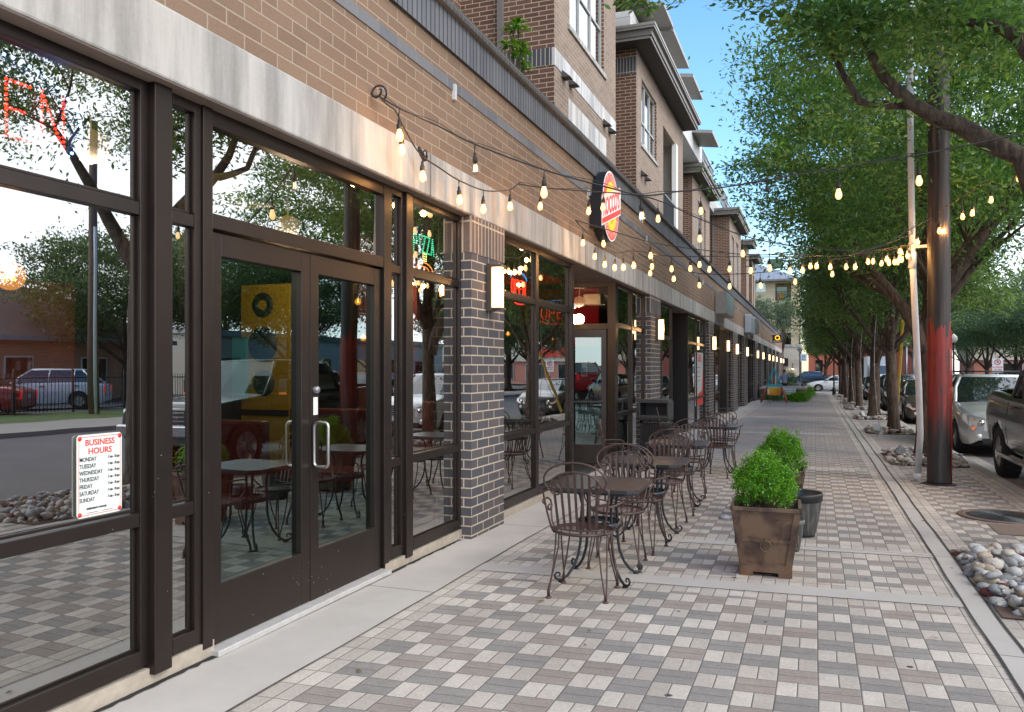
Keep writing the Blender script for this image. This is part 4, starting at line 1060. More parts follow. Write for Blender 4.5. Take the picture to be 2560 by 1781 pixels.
# room capacity notice on the alcove door
t = thing('notice', 'pale green BANQUET ROOM CAPACITY notice on the alcove door glass', 'notice', (-3.66, y1a - .012, .70))
mb = MB(); mb.box(-.22, .22, -.003, 0, -.22, .22); mb.build('sheet', plain('pale_green_sheet', (.28, .40, .36), .5), t)
for s, z, q in (('BANQUET', .15, .075), ('ROOM', .07, .075), ('CAPACITY', -.01, .085), ('PERSONS', -.1, .06)): letters(s, q, M_ink, t, MY(0, -.004, z), off=.002)
t = thing('notice', 'long narrow white and black notice higher on the alcove door glass', 'notice', (-3.72, y1a - .012, 1.58))
mb = MB(); mb.box(-.05, .05, -.003, 0, -.13, .13); mb.build('sheet', M_white, t); mb = MB(); mb.box(-.035, .035, -.005, -.003, -.1, .02); mb.build('print', M_ink, t)
# poster in the third bay window
ya, za = Y(1738, -3.2), 0; yb4 = Y(1757, -3.2)
t = thing('poster', 'tall white poster with red lower corner in the third bay window', 'poster', (-3.196, ya, .5))
mb = MB(); mb.box(0, .003, 0, yb4 - ya, 0, 1.55); mb.build('sheet', plain('white_poster', (.55, .54, .53), .4, var=.04), t)
mb = MB(); w4 = yb4 - ya; mb.prism([(w4 * .05, 0), (w4, 0), (w4, 1.1), (w4 * .82, .42), (w4 * .3, .32)], .003, .005, 'x'); mb.build('red_shape', M_red, t)
letters('LEASE', .30, M_red, t, MX(.0052, w4 * .5, 1.38), off=.004, xs=.85)
for k in range(4):
    mb = MB(); mb.box(.003, .004, w4 * .15, w4 * .6, 1.1 - k * .13, 1.115 - k * .13); mb.build('text_line', M_ink, t)
# ================================================================ inside the restaurant
M_yel = plain('mustard_panel', (.42, .24, .012), .6, var=.1)
Yp = 8.7; xl, _ = WY(603, 800, Yp); xr, _ = WY(722, 800, Yp); zt = WY(650, 712, Yp)[1]
t = thing('wall_panel', 'mustard yellow panel with black rings seen through the left door', 'wall panel', (xl, Yp, .05))
mb = MB(); mb.box(0, xr - xl, 0, .05, 0, zt - .05); mb.build('panel', M_yel, t)
for (px, py, R_, hole) in ((657, 763, .165, .07), (657, 862, .23, 0), (660, 958, .17, 0)):
    x, z = WY(px, py, Yp); mb = MB()
    if hole: mb.lathe([(hole, 0), (hole, -.006), (R_, -.006), (R_, 0)], (x - xl, -.001, z - .05), 32, axis='y')
    else: mb.lathe([(0, -.006), (R_, -.006), (R_, 0)], (x - xl, -.001, z - .05), 32, axis='y')
    mb.build('black_disc', M_ink, t)
mb = MB(); mb.box(0, xr - xl, -.012, -.001, .92, 1.0); mb.build('black_band', M_ink, t)
mb = MB(); mb.box(-5.9, -5.0, 9.6, 9.7, 0, 3.4); o = mb.build('red_partition', plain('dark_red_wall', (.16, .012, .008), .7), bld)
t = thing('wall_panel', 'teal narrow panel seen through the left door beside the mustard panel', 'wall panel'); xq, zq = WY(580, 850, 8.5)
mb = MB(); mb.box(xq, xq + .22, 8.5, 8.54, 1.2, 2.0); mb.build('panel', plain('teal_panel', (.02, .22, .22), .6), t)
# boxed air unit near the ceiling
x0, z0 = WY(518, 505, 6.3); x1, z1 = WY(612, 425, 6.3)
t = thing('air_unit', 'cream box hanging by the ceiling above the left door', 'air unit'); mb = MB(); mb.box(x0, x1, 6.3, 6.75, z0, z1); mb.build('case', plain('cream_case', (.42, .38, .27), .5), t, bevel=.01)
M_fil = emitter('warm_filament', (1, .55, .16), 8); M_globe = Mat('amber_bulb_glass', .08, color=(1, .6, .25)); M_globe.b.inputs['Alpha'].default_value = .55; _nt = M_globe.nt; _a = _nt.nodes.new('ShaderNodeAddShader'); _t = _nt.nodes.new('ShaderNodeBsdfTransparent'); _t.inputs[0].default_value = (.9, .6, .3, 1); _e = _nt.nodes.new('ShaderNodeEmission'); _e.inputs[0].default_value = (1, .36, .06, 1); _e.inputs[1].default_value = .42
_nt.links.new(_t.outputs[0], _a.inputs[0]); _nt.links.new(_e.outputs[0], _a.inputs[1]); _nt.links.new(_a.outputs[0], M_globe.out.inputs[0])
def globe_lamp(p, R_, label, cord=1.0):
    t = thing('pendant_bulb', label, 'pendant lamp', p, group='pendant bulbs inside the restaurant')
    mb = MB(); mb.lathe([(R_ * math.sin(q * PI / 16) + .0005, -R_ * math.cos(q * PI / 16)) for q in range(14)] + [(R_ * .36, R_ * .95), (R_ * .33, R_ * 1.25)], n=24); mb.build('glass_globe', M_globe.m, t)
    mb = MB(); mb.lathe([(0, R_ * 1.7), (R_ * .3, R_ * 1.6), (R_ * .36, R_ * 1.2), (0, R_ * 1.2)], n=14); mb.build('socket', M_black, t)
    mb = MB(); mb.tube([(0, 0, R_ * 1.7), (0, 0, R_ * 1.7 + cord)], .003, 5); mb.build('cord', M_black, t)
    mb = MB()
    for k in range(6):
        a = k * PI / 3; mb.tube([(R_ * .12 * math.cos(a), R_ * .12 * math.sin(a), R_ * .5), (R_ * .35 * math.cos(a), R_ * .35 * math.sin(a), -R_ * .35)], R_ * .035, 5)
    mb.tube([(0, 0, R_ * 1.2), (0, 0, 0)], R_ * .04, 5); mb.build('filament', M_fil, t)
    return t
a = ray(24, 690); tt = -3.95 / a[0]; globe_lamp((-3.95, tt * a[1], CH + tt * a[2]), .075, 'large amber globe bulb hanging inside the leftmost window')
for (px, py, X_, l) in ((895, 755, -4.6, 'amber bulb glowing inside behind the right door, upper of two'), (908, 845, -4.6, 'amber bulb glowing inside behind the right door, lower of two'), (1270, 835, -4.4, 'amber bulb glowing low in the window right of the first pillar'), (1380, 848, -4.6, 'amber bulb glowing in the window pane next to the alcove')):
    a = ray(px, py); tt = X_ / a[0]; globe_lamp((X_, tt * a[1], CH + tt * a[2]), .035, l)
for (x_, y_, z_, e_) in ((-5.2, 4.6, 2.9, 22), (-5.6, 7.6, 2.8, 30), (-5.0, 9.2, 2.7, 12), (-6, 11.5, 2.6, 14), (-5.2, 1.6, 2.8, 14), (-4.6, 29.6, 2.7, 40), (-5, 38, 2.7, 12)):  # lights and shades added to brighten the dark rooms behind the glass
    ld = bpy.data.lights.new('interior_fill', 'POINT'); ld.energy = e_; ld.color = (1, .70, .42); ld.shadow_soft_size = .12
    lo = bpy.data.objects.new('interior_fill', ld); COL.objects.link(lo); lo.location = (x_, y_, z_); lo.parent = bld
    mb = MB(); mb.lathe([(0, -.14), (.10, -.10), (.14, 0), (.10, .10), (0, .14)], (x_, y_, z_ + .4), 16); mb.tube([(x_, y_, z_ + .5), (x_, y_, 3.55)], .008, 5); mb.build('added_lamp', emitter('added_lamp_glow', (1, .5, .2), .2), bld)
# red booths inside, seen dimly through the door glass
M_vinyl = plain('red_vinyl', (.15, .008, .006), .5, var=.1)
for i, (x_, y_, l_) in enumerate(((-4.9, 5.3, 'red booth bench inside nearest the left door leaf'), (-5.0, 7.3, 'red booth bench inside behind the right door leaf'), (-4.9, 9.4, 'red booth bench inside behind the window left of the first pillar'))):
    t = thing('booth_bench', l_, 'bench', (x_, y_, .03), 0, 'red booth benches inside the restaurant')
    mb = MB(); mb.box(-.55, .55, -.25, .25, .38, .5); mb.build('seat', M_vinyl, t, bevel=.03); mb = MB(); mb.box(-.55, .55, .25, .37, .38, 1.12); mb.build('backrest', M_vinyl, t, bevel=.03); mb = MB(); mb.box(-.53, .53, -.2, .35, 0, .38); mb.build('base', M_ink, t)
# bar counter and stools inside
mb = MB(); mb.box(-8.2, -7.2, .5, 7.5, 0, 1.1); mb.build('bar_counter', plain('bar_front', (.13, .05, .025), .5), bld)
mb = MB(); mb.box(-9.19, -9.1, .5, 7.8, 1.3, 2.7); mb.build('menu_board', plain('menu_board', (.30, .07, .03), .6, var=.4, scale=3), bld)
# ================================================================ pole, pipe, yellow guard, conduit
def pole_m():
    m = Mat('tarred_wood_pole', .5); x, y, z = m.pos(); n = m.noise(1, m.vec(x * 18, y * 18, z * 1.2), detail=6, rough=.6); n2 = m.noise(1.8, detail=4)
    zz = z + (m.noise(1, m.vec(x * 14, y * 14, z * 2.5), detail=5) - .5) * 1.0; red = (zz.step(.55, 1.3)) * (1 - zz.step(2.14, 2.18)) * (n2 * .5 + n * .5).step(.36, .52)
    c = m.mix(n.step(.35, .7), (.010, .008, .008), (.040, .027, .023)); c = m.mix((n * n2 * 3).step(.9, 1.1) * z.step(2.6, 3.2) * .5, c, (.13, .10, .08))
    c = m.mix(red * .85, c, m.mulc((.24, .016, .010), n * 1.6 + .15)); m.set('Base Color', c); m.bump(n, .012, .9); return m.m
PX, PY = G(2347, 1211)
t = thing('utility_pole', 'thick tarred wooden utility pole with a faded red painted stretch', 'utility pole', (PX, PY, g(PY)))
mb = MB(); rnd = random.Random(3)
mb.tube([(0, 0, 0), (0, 0, .05), (0, 0, 2), (0, 0, 5), (.0, 0, 12)], [.165, .155, .152, .143, .12], 24); mb.build('shaft', pole_m(), t)
mb = MB(); mb.tube([(.158, -.03, 0), (.158, -.03, 1.2), (.157, -.028, 2.2)], .008, 6); mb.build('red_wire', plain('red_wire', (.35, .02, .015), .5), t)
mb = MB(); mb.lathe([(.17, .02), (.2, .018), (.235, 0)], n=20); mb.build('tar_collar', plain('tar', (.014, .013, .013), .7, bump=1), t)
QX, QY = G(2293, 1201)
t = thing('conduit_pipe', 'leaning white plastic conduit pipe just left of the tarred pole', 'pipe', (QX, QY, g(QY)))
q1 = WY(2276, 295, QY); q2 = WY(2297, 960, QY); q3 = WY(2281, 640, QY)
mb = MB(); mb.tube([(0, 0, 0), (q2[0] - QX + .02, 0, q2[1] * .5), (q2[0] - QX, 0, q2[1]), (q3[0] - QX, 0, q3[1]), (q1[0] - QX, .02, q1[1]), (q1[0] - QX, .03, q1[1] + 4.0)], .045, 14)
mb.build('tube', plain('white_pvc', (.60, .60, .61), .45, var=.12), t)
mb = MB(); mb.tube([(q3[0] - QX - .003, 0, q3[1] - .12), (q3[0] - QX, 0, q3[1] + .12)], .056, 14); mb.tube([(0, 0, 0), (0, 0, .1)], .052, 14); mb.build('coupling', M_white, t)
mb = MB(); mb.box(q3[0] - QX, .20, -.03, .03, q3[1] + .18, q3[1] + .22); mb.box(.17, .20, -.04, .04, q3[1] + .05, q3[1] + .3); mb.build('bracket', M_offw, t)
a = G(2241, 1054); b = WY(2257, 803, 24.6)
t = thing('guy_guard', 'leaning yellow guy wire guard beside the second street tree trunk', 'guy wire', (a[0], a[1], g(a[1])))
mb = MB(); mb.tube([(0, 0, .12), (b[0] - a[0], 24.6 - a[1], b[1] - g(a[1]))], .045, 10); mb.build('guard', plain('yellow_plastic', (.65, .42, .02), .5), t)
mb = MB(); mb.tube([(0, 0, 0), ((b[0] - a[0]) * 3.2, (24.6 - a[1]) * 3.2, 8)], .008, 5); mb.build('wire', M_galv, t)
# ================================================================ string lights
bulb_on = Mat('lit_bulb_glass', .3, color=(.8, .5, .2))
_l = bulb_on.n('ShaderNodeLayerWeight'); _l.inputs[0].default_value = .5; _f = S(bulb_on.nt, _l.outputs['Facing']).step(.25, .95)
bulb_on.nt.links.new(bulb_on.mix(_f, (1, .72, .32), (1, .33, .04)).k, bulb_on.b.inputs['Emission Color']); bulb_on.nt.links.new((.62 - _f * .12).k, bulb_on.b.inputs['Emission Strength']); bulb_on = bulb_on.m
M_clear = Mat('clear_bulb_glass', .05, color=(1, .93, .85)); M_clear.b.inputs['Transmission Weight'].default_value = 1; M_clear.b.inputs['IOR'].default_value = 1.1; M_clear = M_clear.m
def bulb_meshes():
    mb = MB(); mb.lathe([(.013, 0), (.0145, -.012), (.022, -.035), (.0245, -.05), (.0225, -.066), (.013, -.08), (0, -.084)], n=14); o = mb.build('bulb', bulb_on); bm_ = o.data; bpy.data.objects.remove(o)
    mb = MB(); mb.lathe([(0, .062), (.009, .06), (.010, .035), (.0165, .03), (.0175, -.004), (.014, -.006)], n=10); mb.tube([(0, 0, .06), (0, 0, .105)], .0035, 5); o = mb.build('socket', M_cable); sk = o.data; bpy.data.objects.remove(o)
    mb = MB(); mb.lathe([(.013, 0), (.0145, -.012), (.022, -.035), (.0245, -.05), (.0225, -.066), (.013, -.08), (0, -.084)], n=14)
    o = mb.build('bulb', M_clear); bc = o.data; bpy.data.objects.remove(o)
    mb = MB()
    for k in range(4):
        a_ = k * PI / 2; mb.tube([(.007 * math.cos(a_), .007 * math.sin(a_), -.02), (.009 * math.cos(a_), .009 * math.sin(a_), -.06)], .0013, 4)
    o = mb.build('filament', M_fil); fl = o.data; bpy.data.objects.remove(o)
    return bm_, sk, bc, fl
BM_, SK_, BC_, FL_ = bulb_meshes()
bulb_n = 0
WARM = (1, .50, .16)
def strand(label, A, B, cable, bulbs, unlit=(), clear=(), lights=(), steel=False):
    """cable hangs in the vertical plane through A and B; pixel rows give the sag"""
    ax, ay = A; bx_, by_ = B; nx, ny = by_ - ay, -(bx_ - ax); c0 = nx * ax + ny * ay
    def P(px, py):
        r = ray(px, py); t_ = c0 / (nx * r[0] + ny * r[1]); return Vector((r[0] * t_, r[1] * t_, CH + r[2] * t_))
    t = thing('string_light', label, 'string lights', (0, 0, 0), 0, 'warm bulb string lights over the pavement')
    pts = [P(*q) for q in cable]
    sm = []
    for i in range(len(pts) - 1):
        p0, p1, p2, p3 = pts[max(i - 1, 0)], pts[i], pts[i + 1], pts[min(i + 2, len(pts) - 1)]
        for k in range(6):
            u = k / 6; sm.append(.5 * ((2 * p1) + (p2 - p0) * u + (2 * p0 - 5 * p1 + 4 * p2 - p3) * u * u + (3 * p1 - p0 - 3 * p2 + p3) * u ** 3))
    sm.append(pts[-1])
    mb = MB(); mb.tube(sm, .0065, 6)
    if steel: mb.tube([s + Vector((0, .01, .015 + .012 * math.sin(i * .7))) for i, s in enumerate(sm)], .0025, 4)
    mb.build('cable', M_cable, t)
    def cab_z(p):
        best = min(sm, key=lambda s: (s.x - p.x) ** 2 + (s.y - p.y) ** 2); return best.z
    for i, q in enumerate(list(bulbs) + list(clear)):
        p = P(*q); p.z += .04
        is_c = i >= len(bulbs)
        b = bpy.data.objects.new('bulb', BC_ if is_c else BM_); COL.objects.link(b); b.parent = t; b.location = p; b.scale = (1.15, 1.15, 1.15); b.rotation_euler = (random.uniform(-.06, .06), random.uniform(-.06, .06), 0)
        s = bpy.data.objects.new('socket', SK_); COL.objects.link(s); s.parent = b
        if is_c: f_ = bpy.data.objects.new('filament', FL_); COL.objects.link(f_); f_.parent = b
        cz = cab_z(p); top = p.z + .10
        if cz - top > .015:
            mb = MB(); mb.tube([(p.x, p.y, top), (p.x, p.y, cz)], .003, 5); mb.build('drop_wire', M_cable, t)
        if q in lights or is_c and False:
            ld = bpy.data.lights.new('bulb_light', 'POINT'); ld.energy = 1.0 if p.x < -1.5 else 4; ld.color = WARM; ld.shadow_soft_size = .03
            lo = bpy.data.objects.new('bulb_light', ld); COL.objects.link(lo); lo.location = p + Vector((.07, 0, -.05)); lo.parent = t
    for q in unlit:
        p = P(*q); s = bpy.data.objects.new('socket', SK_); COL.objects.link(s); s.parent = t; s.location = p
        mb = MB(); mb.tube([(p.x, p.y, p.z + .10), (p.x, p.y, cab_z(p))], .003, 5); mb.build('drop_wire', M_cable, t)
    return t
yw = WX(950, 250, -2.98)[0]; yw2 = WX(1295, 460, -2.98)[0]; yw4 = WX(1438, 551, -2.98)[0]
strand('highest string light from the near wall bracket over to the big limb at upper right', (-2.98, yw), (2.7, 8.9),
       [(948, 241), (1000, 272), (1100, 318), (1190, 362), (1357, 424), (1509, 466), (1609, 489), (1697, 479), (1800, 470), (1918, 450), (2098, 420), (2282, 390), (2383, 370), (2560, 333), (2700, 300)],
       [(998, 336), (1360, 478), (2096, 483), (2297, 450)], unlit=[(1918, 478)], clear=[(1188, 419), (1604, 538)], lights=[(998, 336)], steel=True)
strand('short string light looping along the wall over the double doors', (-2.92, yw), (-2.92, yw2 + .01),
       [(948, 241), (968, 262), (990, 280), (1010, 320), (1050, 385), (1100, 421), (1147, 451), (1213, 477), (1273, 475), (1295, 460)],
       [(1004, 373), (1056, 439), (1148, 498), (1208, 520), (1275, 514)], lights=[(1004, 373), (1056, 439), (1148, 498), (1208, 520), (1275, 514)])
strand('string light crossing from above the first pillar to the tarred pole', (-2.98, yw2), (PX - .1, PY - .2),
       [(1295, 460), (1359, 470), (1475, 479), (1543, 484), (1641, 500), (1752, 549), (1866, 592), (1975, 614), (2107, 627), (2168, 625), (2216, 609), (2282, 570), (2330, 545)],
       [(1351, 514), (1472, 526), (1508, 516), (1645, 545), (1752, 526), (1749, 595), (1856.5, 632.5), (1924, 669)], lights=[(1351, 514), (1472, 526)], steel=True)
strand('string light rising from the tarred pole to the right edge tree', (PX, PY - .2), (3.2, 9.0),
       [(2330, 545), (2365, 517), (2420, 485), (2470, 456), (2520, 470), (2560, 400), (2600, 380)],
       [(2348, 576), (2406, 540), (2431, 531), (2478, 498), (2547, 444)], lights=[(2348, 576), (2431, 531), (2547, 444)])
strand('long string light from beside the round shop sign to the white pipe', (-2.98, yw4), (QX, QY),
       [(1438, 551), (1500, 569), (1631, 607), (1754, 625), (1866, 637), (2000, 637), (2107, 640), (2200, 615), (2282, 585)],
       [(1508, 608), (1626, 638), (1749, 660), (1877, 672), (1974, 676), (2249, 628), (2293, 604)], lights=[(1508, 608), (1626, 638), (2293, 604), (1974, 676), (2249, 628)])
strand('sagging string light low along the beam past the alcove to the white pipe', (-2.98, yw4), (QX, QY),
       [(1438, 551), (1487, 600), (1537, 632), (1584, 628), (1680, 641), (1800, 641), (1930, 643), (2035, 640), (2110, 640), (2180, 628), (2282, 610)],
       [(1457, 606), (1487, 640), (1512, 660), (1537, 668), (1558, 667), (1584, 662), (1630, 665), (1679, 671), (1726, 670), (1774, 672), (1824, 671), (1877, 676), (2007, 674), (2026, 664), (2041, 664), (2076, 666), (2115, 666), (2137, 666), (2170, 653), (2183, 652), (2216, 647), (2255, 648), (2249, 644), (2269, 639)],
       lights=[(1457, 606), (1487, 640), (1512, 660), (1537, 668), (1558, 667), (1584, 662), (2041, 664), (2137, 666), (2216, 647)])
strand('lowest string light from the beam past the litter bin to the white pipe', (-2.98, yw4 + 1.6), (QX, QY),
       [(1596, 634), (1640, 655), (1690, 670), (1748, 684), (1824, 686), (1900, 682), (1975, 672), (2060, 655), (2170, 635), (2282, 612)],
       [(1625, 682), (1684, 696), (1748, 712), (1824, 715), (1901, 713), (1988, 703), (2081, 684), (2204, 657), (2222, 656), (2236, 654), (2244, 654)], lights=[(1625, 682), (1684, 696)])
t = thing('wall_bracket', 'metal eye bracket on the brick above the double doors holding two string lights', 'bracket', (-3.05, yw, WX(948, 241, -3.0)[1]))
mb = MB(); mb.tube([(0, 0, 0), (.06, 0, 0), (.10, .015, .02), (.10, -.015, .04), (.06, 0, .04)], .006, 6); mb.build('eye', M_galv, t)
mb = MB(); mb.tube([(.05 + .05 * math.cos(q * .6), -.03 + q * .007, .03 - .05 * math.sin(q * .6)) for q in range(14)], .008, 6); mb.build('cable_loop', M_cable, t)
# junction lump on the wall strand
p = WX(1054, 385, -2.95); t = thing('junction_plug', 'black plug and coiled cable hanging under the near wall bracket', 'plug', (-2.95, p[0], p[1]))
mb = MB(); mb.tube([(.0, -.05, .04), (.0, 0, .0), (0, .05, -.03)], [.012, .022, .016], 8); mb.tube([(.01 + .012 * math.sin(q), .03 + .03 * math.cos(q * .9), -.01 + .045 * math.sin(q * .9)) for q in range(15)], .006, 6); mb.build('coil', M_cable, t)
# ================================================================ manhole
mc = G(2500, 1293)
t = thing('manhole_cover', 'round dark iron manhole cover with concentric ribs set in the paving', 'manhole cover', (1.95, mc[1], g(mc[1])))
mb = MB(); mb.lathe([(0, .013), (.36, .013), (.37, .010)], n=48)
for r in [.06 + k * .035 for k in range(9)]: mb.lathe([(r - .007, .013), (r - .004, .019), (r + .004, .019), (r + .007, .013)], n=48)
mb.build('lid', plain('manhole_iron', (.045, .05, .055), .35, .6, var=.4, scale=20), t)
mb = MB(); mb.lathe([(.372, .010), (.378, .017), (.41, .017), (.415, .012), (.42, .015), (.45, .015), (.452, .004)], n=48); mb.build('frame', plain('rusty_iron_ring', (.14, .10, .085), .6, .3), t)
rp = MB(); y_ = mc[1] - .9; sheet(1.70, 2.5, y_ - .22, y_ + .40, .006, rp); rp.v = [(a, b, c) for a, b, c in rp.v]
struct('red_paving_patch', rp, brick('red_paver', (.30, .12, .09), (.24, .10, .08), (.16, .12, .1), bw=.2, rh=.1))

# fallen leaves scattered over the paving
rnd = random.Random(12); mb = MB()
for k in range(150):
    x = rnd.choice((rnd.uniform(-2.9, 2.4), rnd.uniform(.8, 2.4))); y = 1.5 + 20 * rnd.random() ** 1.5; a = rnd.uniform(0, 6.3); l = rnd.uniform(.018, .04); w_ = l * .3; c, s = math.cos(a), math.sin(a); z = g(y) + .010
    mb.face([(x - c * l, y - s * l, z), (x - s * w_, y + c * w_, z + .004), (x + c * l, y + s * l, z + .002), (x + s * w_, y - c * w_, z + .001)])
tag(mb.build('fallen_leaves', plain('dry_leaf', (.13, .08, .035), .8, var=.5, scale=9)), kind='stuff')
# ================================================================ trees, shrubs, stones
def leaf_mat(name, c1, c2, c3, trans=.35):
    m = bpy.data.materials.new(name); m.use_nodes = True; nt = m.node_tree; nt.nodes.clear()
    o = nt.nodes.new('ShaderNodeOutputMaterial'); ge = nt.nodes.new('ShaderNodeNewGeometry')
    cr = nt.nodes.new('ShaderNodeValToRGB'); nt.links.new(ge.outputs['Random Per Island'], cr.inputs[0])
    cr.color_ramp.elements[0].color = (*c1, 1); cr.color_ramp.elements[1].color = (*c3, 1); e = cr.color_ramp.elements.new(.5); e.color = (*c2, 1)
    p = nt.nodes.new('ShaderNodeBsdfPrincipled'); p.inputs['Roughness'].default_value = .42; nt.links.new(cr.outputs[0], p.inputs['Base Color'])
    t = nt.nodes.new('ShaderNodeBsdfTranslucent'); hs = nt.nodes.new('ShaderNodeHueSaturation'); hs.inputs['Hue'].default_value = .47; hs.inputs['Saturation'].default_value = 1.15; hs.inputs['Value'].default_value = 1.7
    nt.links.new(cr.outputs[0], hs.inputs['Color']); nt.links.new(hs.outputs[0], t.inputs[0])
    mi = nt.nodes.new('ShaderNodeMixShader'); mi.inputs[0].default_value = trans
    nt.links.new(p.outputs[0], mi.inputs[1]); nt.links.new(t.outputs[0], mi.inputs[2]); nt.links.new(mi.outputs[0], o.inputs[0]); return m
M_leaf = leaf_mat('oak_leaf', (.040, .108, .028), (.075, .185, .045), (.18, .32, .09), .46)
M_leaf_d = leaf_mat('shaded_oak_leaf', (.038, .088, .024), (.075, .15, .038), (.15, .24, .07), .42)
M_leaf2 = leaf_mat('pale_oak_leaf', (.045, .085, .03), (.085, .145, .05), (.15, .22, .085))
M_box = leaf_mat('boxwood_leaf', (.04, .15, .012), (.08, .26, .018), (.19, .42, .035), .35)
M_bark = Mat('oak_bark', .9); _x, _y, _z = M_bark.pos(True); _n = M_bark.noise(1, M_bark.vec(_x * 22, _y * 22, _z * 5), detail=6, rough=.65)
M_bark.set('Base Color', M_bark.mix(_n.step(.35, .65), (.035, .024, .018), (.115, .080, .055))); M_bark.bump(_n, .03, 1); M_bark = M_bark.m
def leaf_mesh(name, cen, nrm_bias, ln, wd, mat, seed, out_from=None, smooth=False):
    rng = np.random.default_rng(seed); N = len(cen)
    d = rng.normal(size=(N, 3)); 
    if out_from is not None:
        o = cen - out_from; o /= np.linalg.norm(o, axis=1, keepdims=True) + 1e-6; d += o * .9
    d /= np.linalg.norm(d, axis=1, keepdims=True)
    n = rng.normal(size=(N, 3)) * .75 + np.array(nrm_bias); n -= d * np.sum(n * d, axis=1, keepdims=True); n /= np.linalg.norm(n, axis=1, keepdims=True) + 1e-9
    s = np.cross(n, d); L_ = ln * rng.uniform(.6, 1.25, (N, 1)); W_ = wd * rng.uniform(.7, 1.2, (N, 1))
    v = np.empty((N, 4, 3)); v[:, 0] = cen; v[:, 1] = cen + d * L_ * .5 + s * W_ * .5 + n * W_ * .12; v[:, 2] = cen + d * L_; v[:, 3] = cen + d * L_ * .5 - s * W_ * .5 + n * W_ * .12
    me = bpy.data.meshes.new(name); me.vertices.add(N * 4); me.vertices.foreach_set('co', v.reshape(-1))
    me.loops.add(N * 4); me.loops.foreach_set('vertex_index', np.arange(N * 4, dtype=np.int32))
    me.polygons.add(N); me.polygons.foreach_set('loop_start', np.arange(0, N * 4, 4, dtype=np.int32)); me.polygons.foreach_set('loop_total', np.full(N, 4, dtype=np.int32))
    me.materials.append(mat); me.update(); me.validate(); return me
def crown_pts(seed, R, c, ncl, per, sg, lo=-.75, tips=None):
    rng = np.random.default_rng(seed)
    a = rng.normal(size=(ncl * 3, 3)); a /= np.linalg.norm(a, axis=1, keepdims=True); a = a[a[:, 2] > lo][:ncl]
    lump = 1 + .20 * np.sin(a[:, 0] * 5 + seed) * np.cos(a[:, 1] * 4 + seed * 2) + .12 * np.sin(a[:, 2] * 7 + seed) + rng.normal(size=len(a)) * .07
    r = rng.uniform(.30, 1, len(a)) ** .45 * lump
    cl = a * r[:, None] * np.array(R) + np.array(c)
    if tips is not None and len(tips): cl = np.vstack([cl, tips])
    k = rng.integers(0, len(cl), ncl * per)
    w = rng.normal(size=(ncl * per, 3)) * np.array([sg, sg, sg * .6]) * .62
    # stringy sprays
    dirs = rng.normal(size=(len(cl), 3)); dirs[:, 2] *= .4; dirs /= np.linalg.norm(dirs, axis=1, keepdims=True)
    w += dirs[k] * rng.normal(size=(ncl * per, 1)) * sg * 1.5
    return cl[k] + w, cl
def limb(mb, p0, d, r0, ln, rnd, depth, tips, bend=.25):
    n = 6; P = [Vector(p0)]; d = Vector(d).normalized(); R = [r0]
    for i in range(n):
        d = (d + Vector((rnd.uniform(-1, 1), rnd.uniform(-1, 1), rnd.uniform(-.4, .8))) * bend * .45).normalized()
        P.append(P[-1] + d * ln / n); R.append(r0 * (1 - .11 * (i + 1)))
    mb.tube(P, R, 9 if depth > 1 else 6)
    if depth <= 0: tips.append(tuple(P[-1])); return
    for k in range(3):
        i = rnd.randint(2, n); a = rnd.uniform(0, 2 * PI)
        nd = (d + Vector((math.cos(a), math.sin(a), rnd.uniform(-.2, .6))) * .85)
        limb(mb, P[i], nd, R[i] * .62, ln * .66, rnd, depth - 1, tips, bend)
    tips.append(tuple(P[-1]))
def trunk_mesh(seed, h=2.3, r=.19, lean=.1, nl=4, extra=None, big=1.0, depth=2):
    rnd = random.Random(seed); mb = MB(); tips = []
    lx, ly = rnd.uniform(-lean, lean), rnd.uniform(-lean, lean)
    P = [(0, 0, -.1), (0, 0, .05), (0, 0, .3), (lx * .4, ly * .4, h * .5), (lx, ly, h), (lx * 1.4, ly * 1.4, h * 1.35)]
    mb.tube(P, [r * 1.5, r * 1.25, r * 1.02, r * .9, r * .88, r * .6], 14)
    top = Vector((lx, ly, h))
    for k in range(nl):
        a = 2 * PI * k / nl + rnd.uniform(-.4, .4)
        limb(mb, top + Vector((0, 0, -rnd.uniform(0, .35))), (math.cos(a) * .75, math.sin(a) * .75, rnd.uniform(.6, 1.1)), r * .55, 2.5 * big, rnd, depth, tips)
    limb(mb, top + Vector((0, 0, .5)), (rnd.uniform(-.2, .2) + (.6 if nl == 0 else 0), rnd.uniform(-.2, .2), 1), r * .6, 2.8 * big, rnd, depth, tips)
    if extra:
        for pts, r0, r1 in extra: mb.tube(pts, [r0 + (r1 - r0) * i / (len(pts) - 1) for i in range(len(pts))], 10); tips += [tuple(q) for q in pts[-2:]]
    return mb, tips
def make_tree(name, label, loc, seed, R, cz, ncl, per, sg, ln, wd, mat=None, h=2.3, r=.19, group=None, extra=None, lo=-.75, coff=(0, 0), rz=0, big=1.0, extra_pts=None, nl=4):
    t = thing(name, label, 'tree', loc, rz, group)
    mb, tips = trunk_mesh(seed, h, r, extra=extra, big=big, nl=nl); mb.build('trunk', M_bark, t)
    tp = np.array([q for q in tips if q[2] > 2.9 and abs((q[0] - coff[0]) / R[0]) < 1.1]) if tips else None
    pts, cl = crown_pts(seed, R, (coff[0], coff[1], cz), ncl, per, sg, lo, tp)
    if extra_pts is not None: pts = np.vstack([pts, extra_pts])
    me = leaf_mesh('crown', pts, (0, 0, .9), ln, wd, mat or M_leaf, seed, np.array((coff[0], coff[1], cz - 1)))
    link('crown', me, t); return t
TX = 1.92
def LP(p, y, tx, ty): x, z = WY(p[0], p[1], y); return Vector((x - tx, y - ty, z - g(ty)))
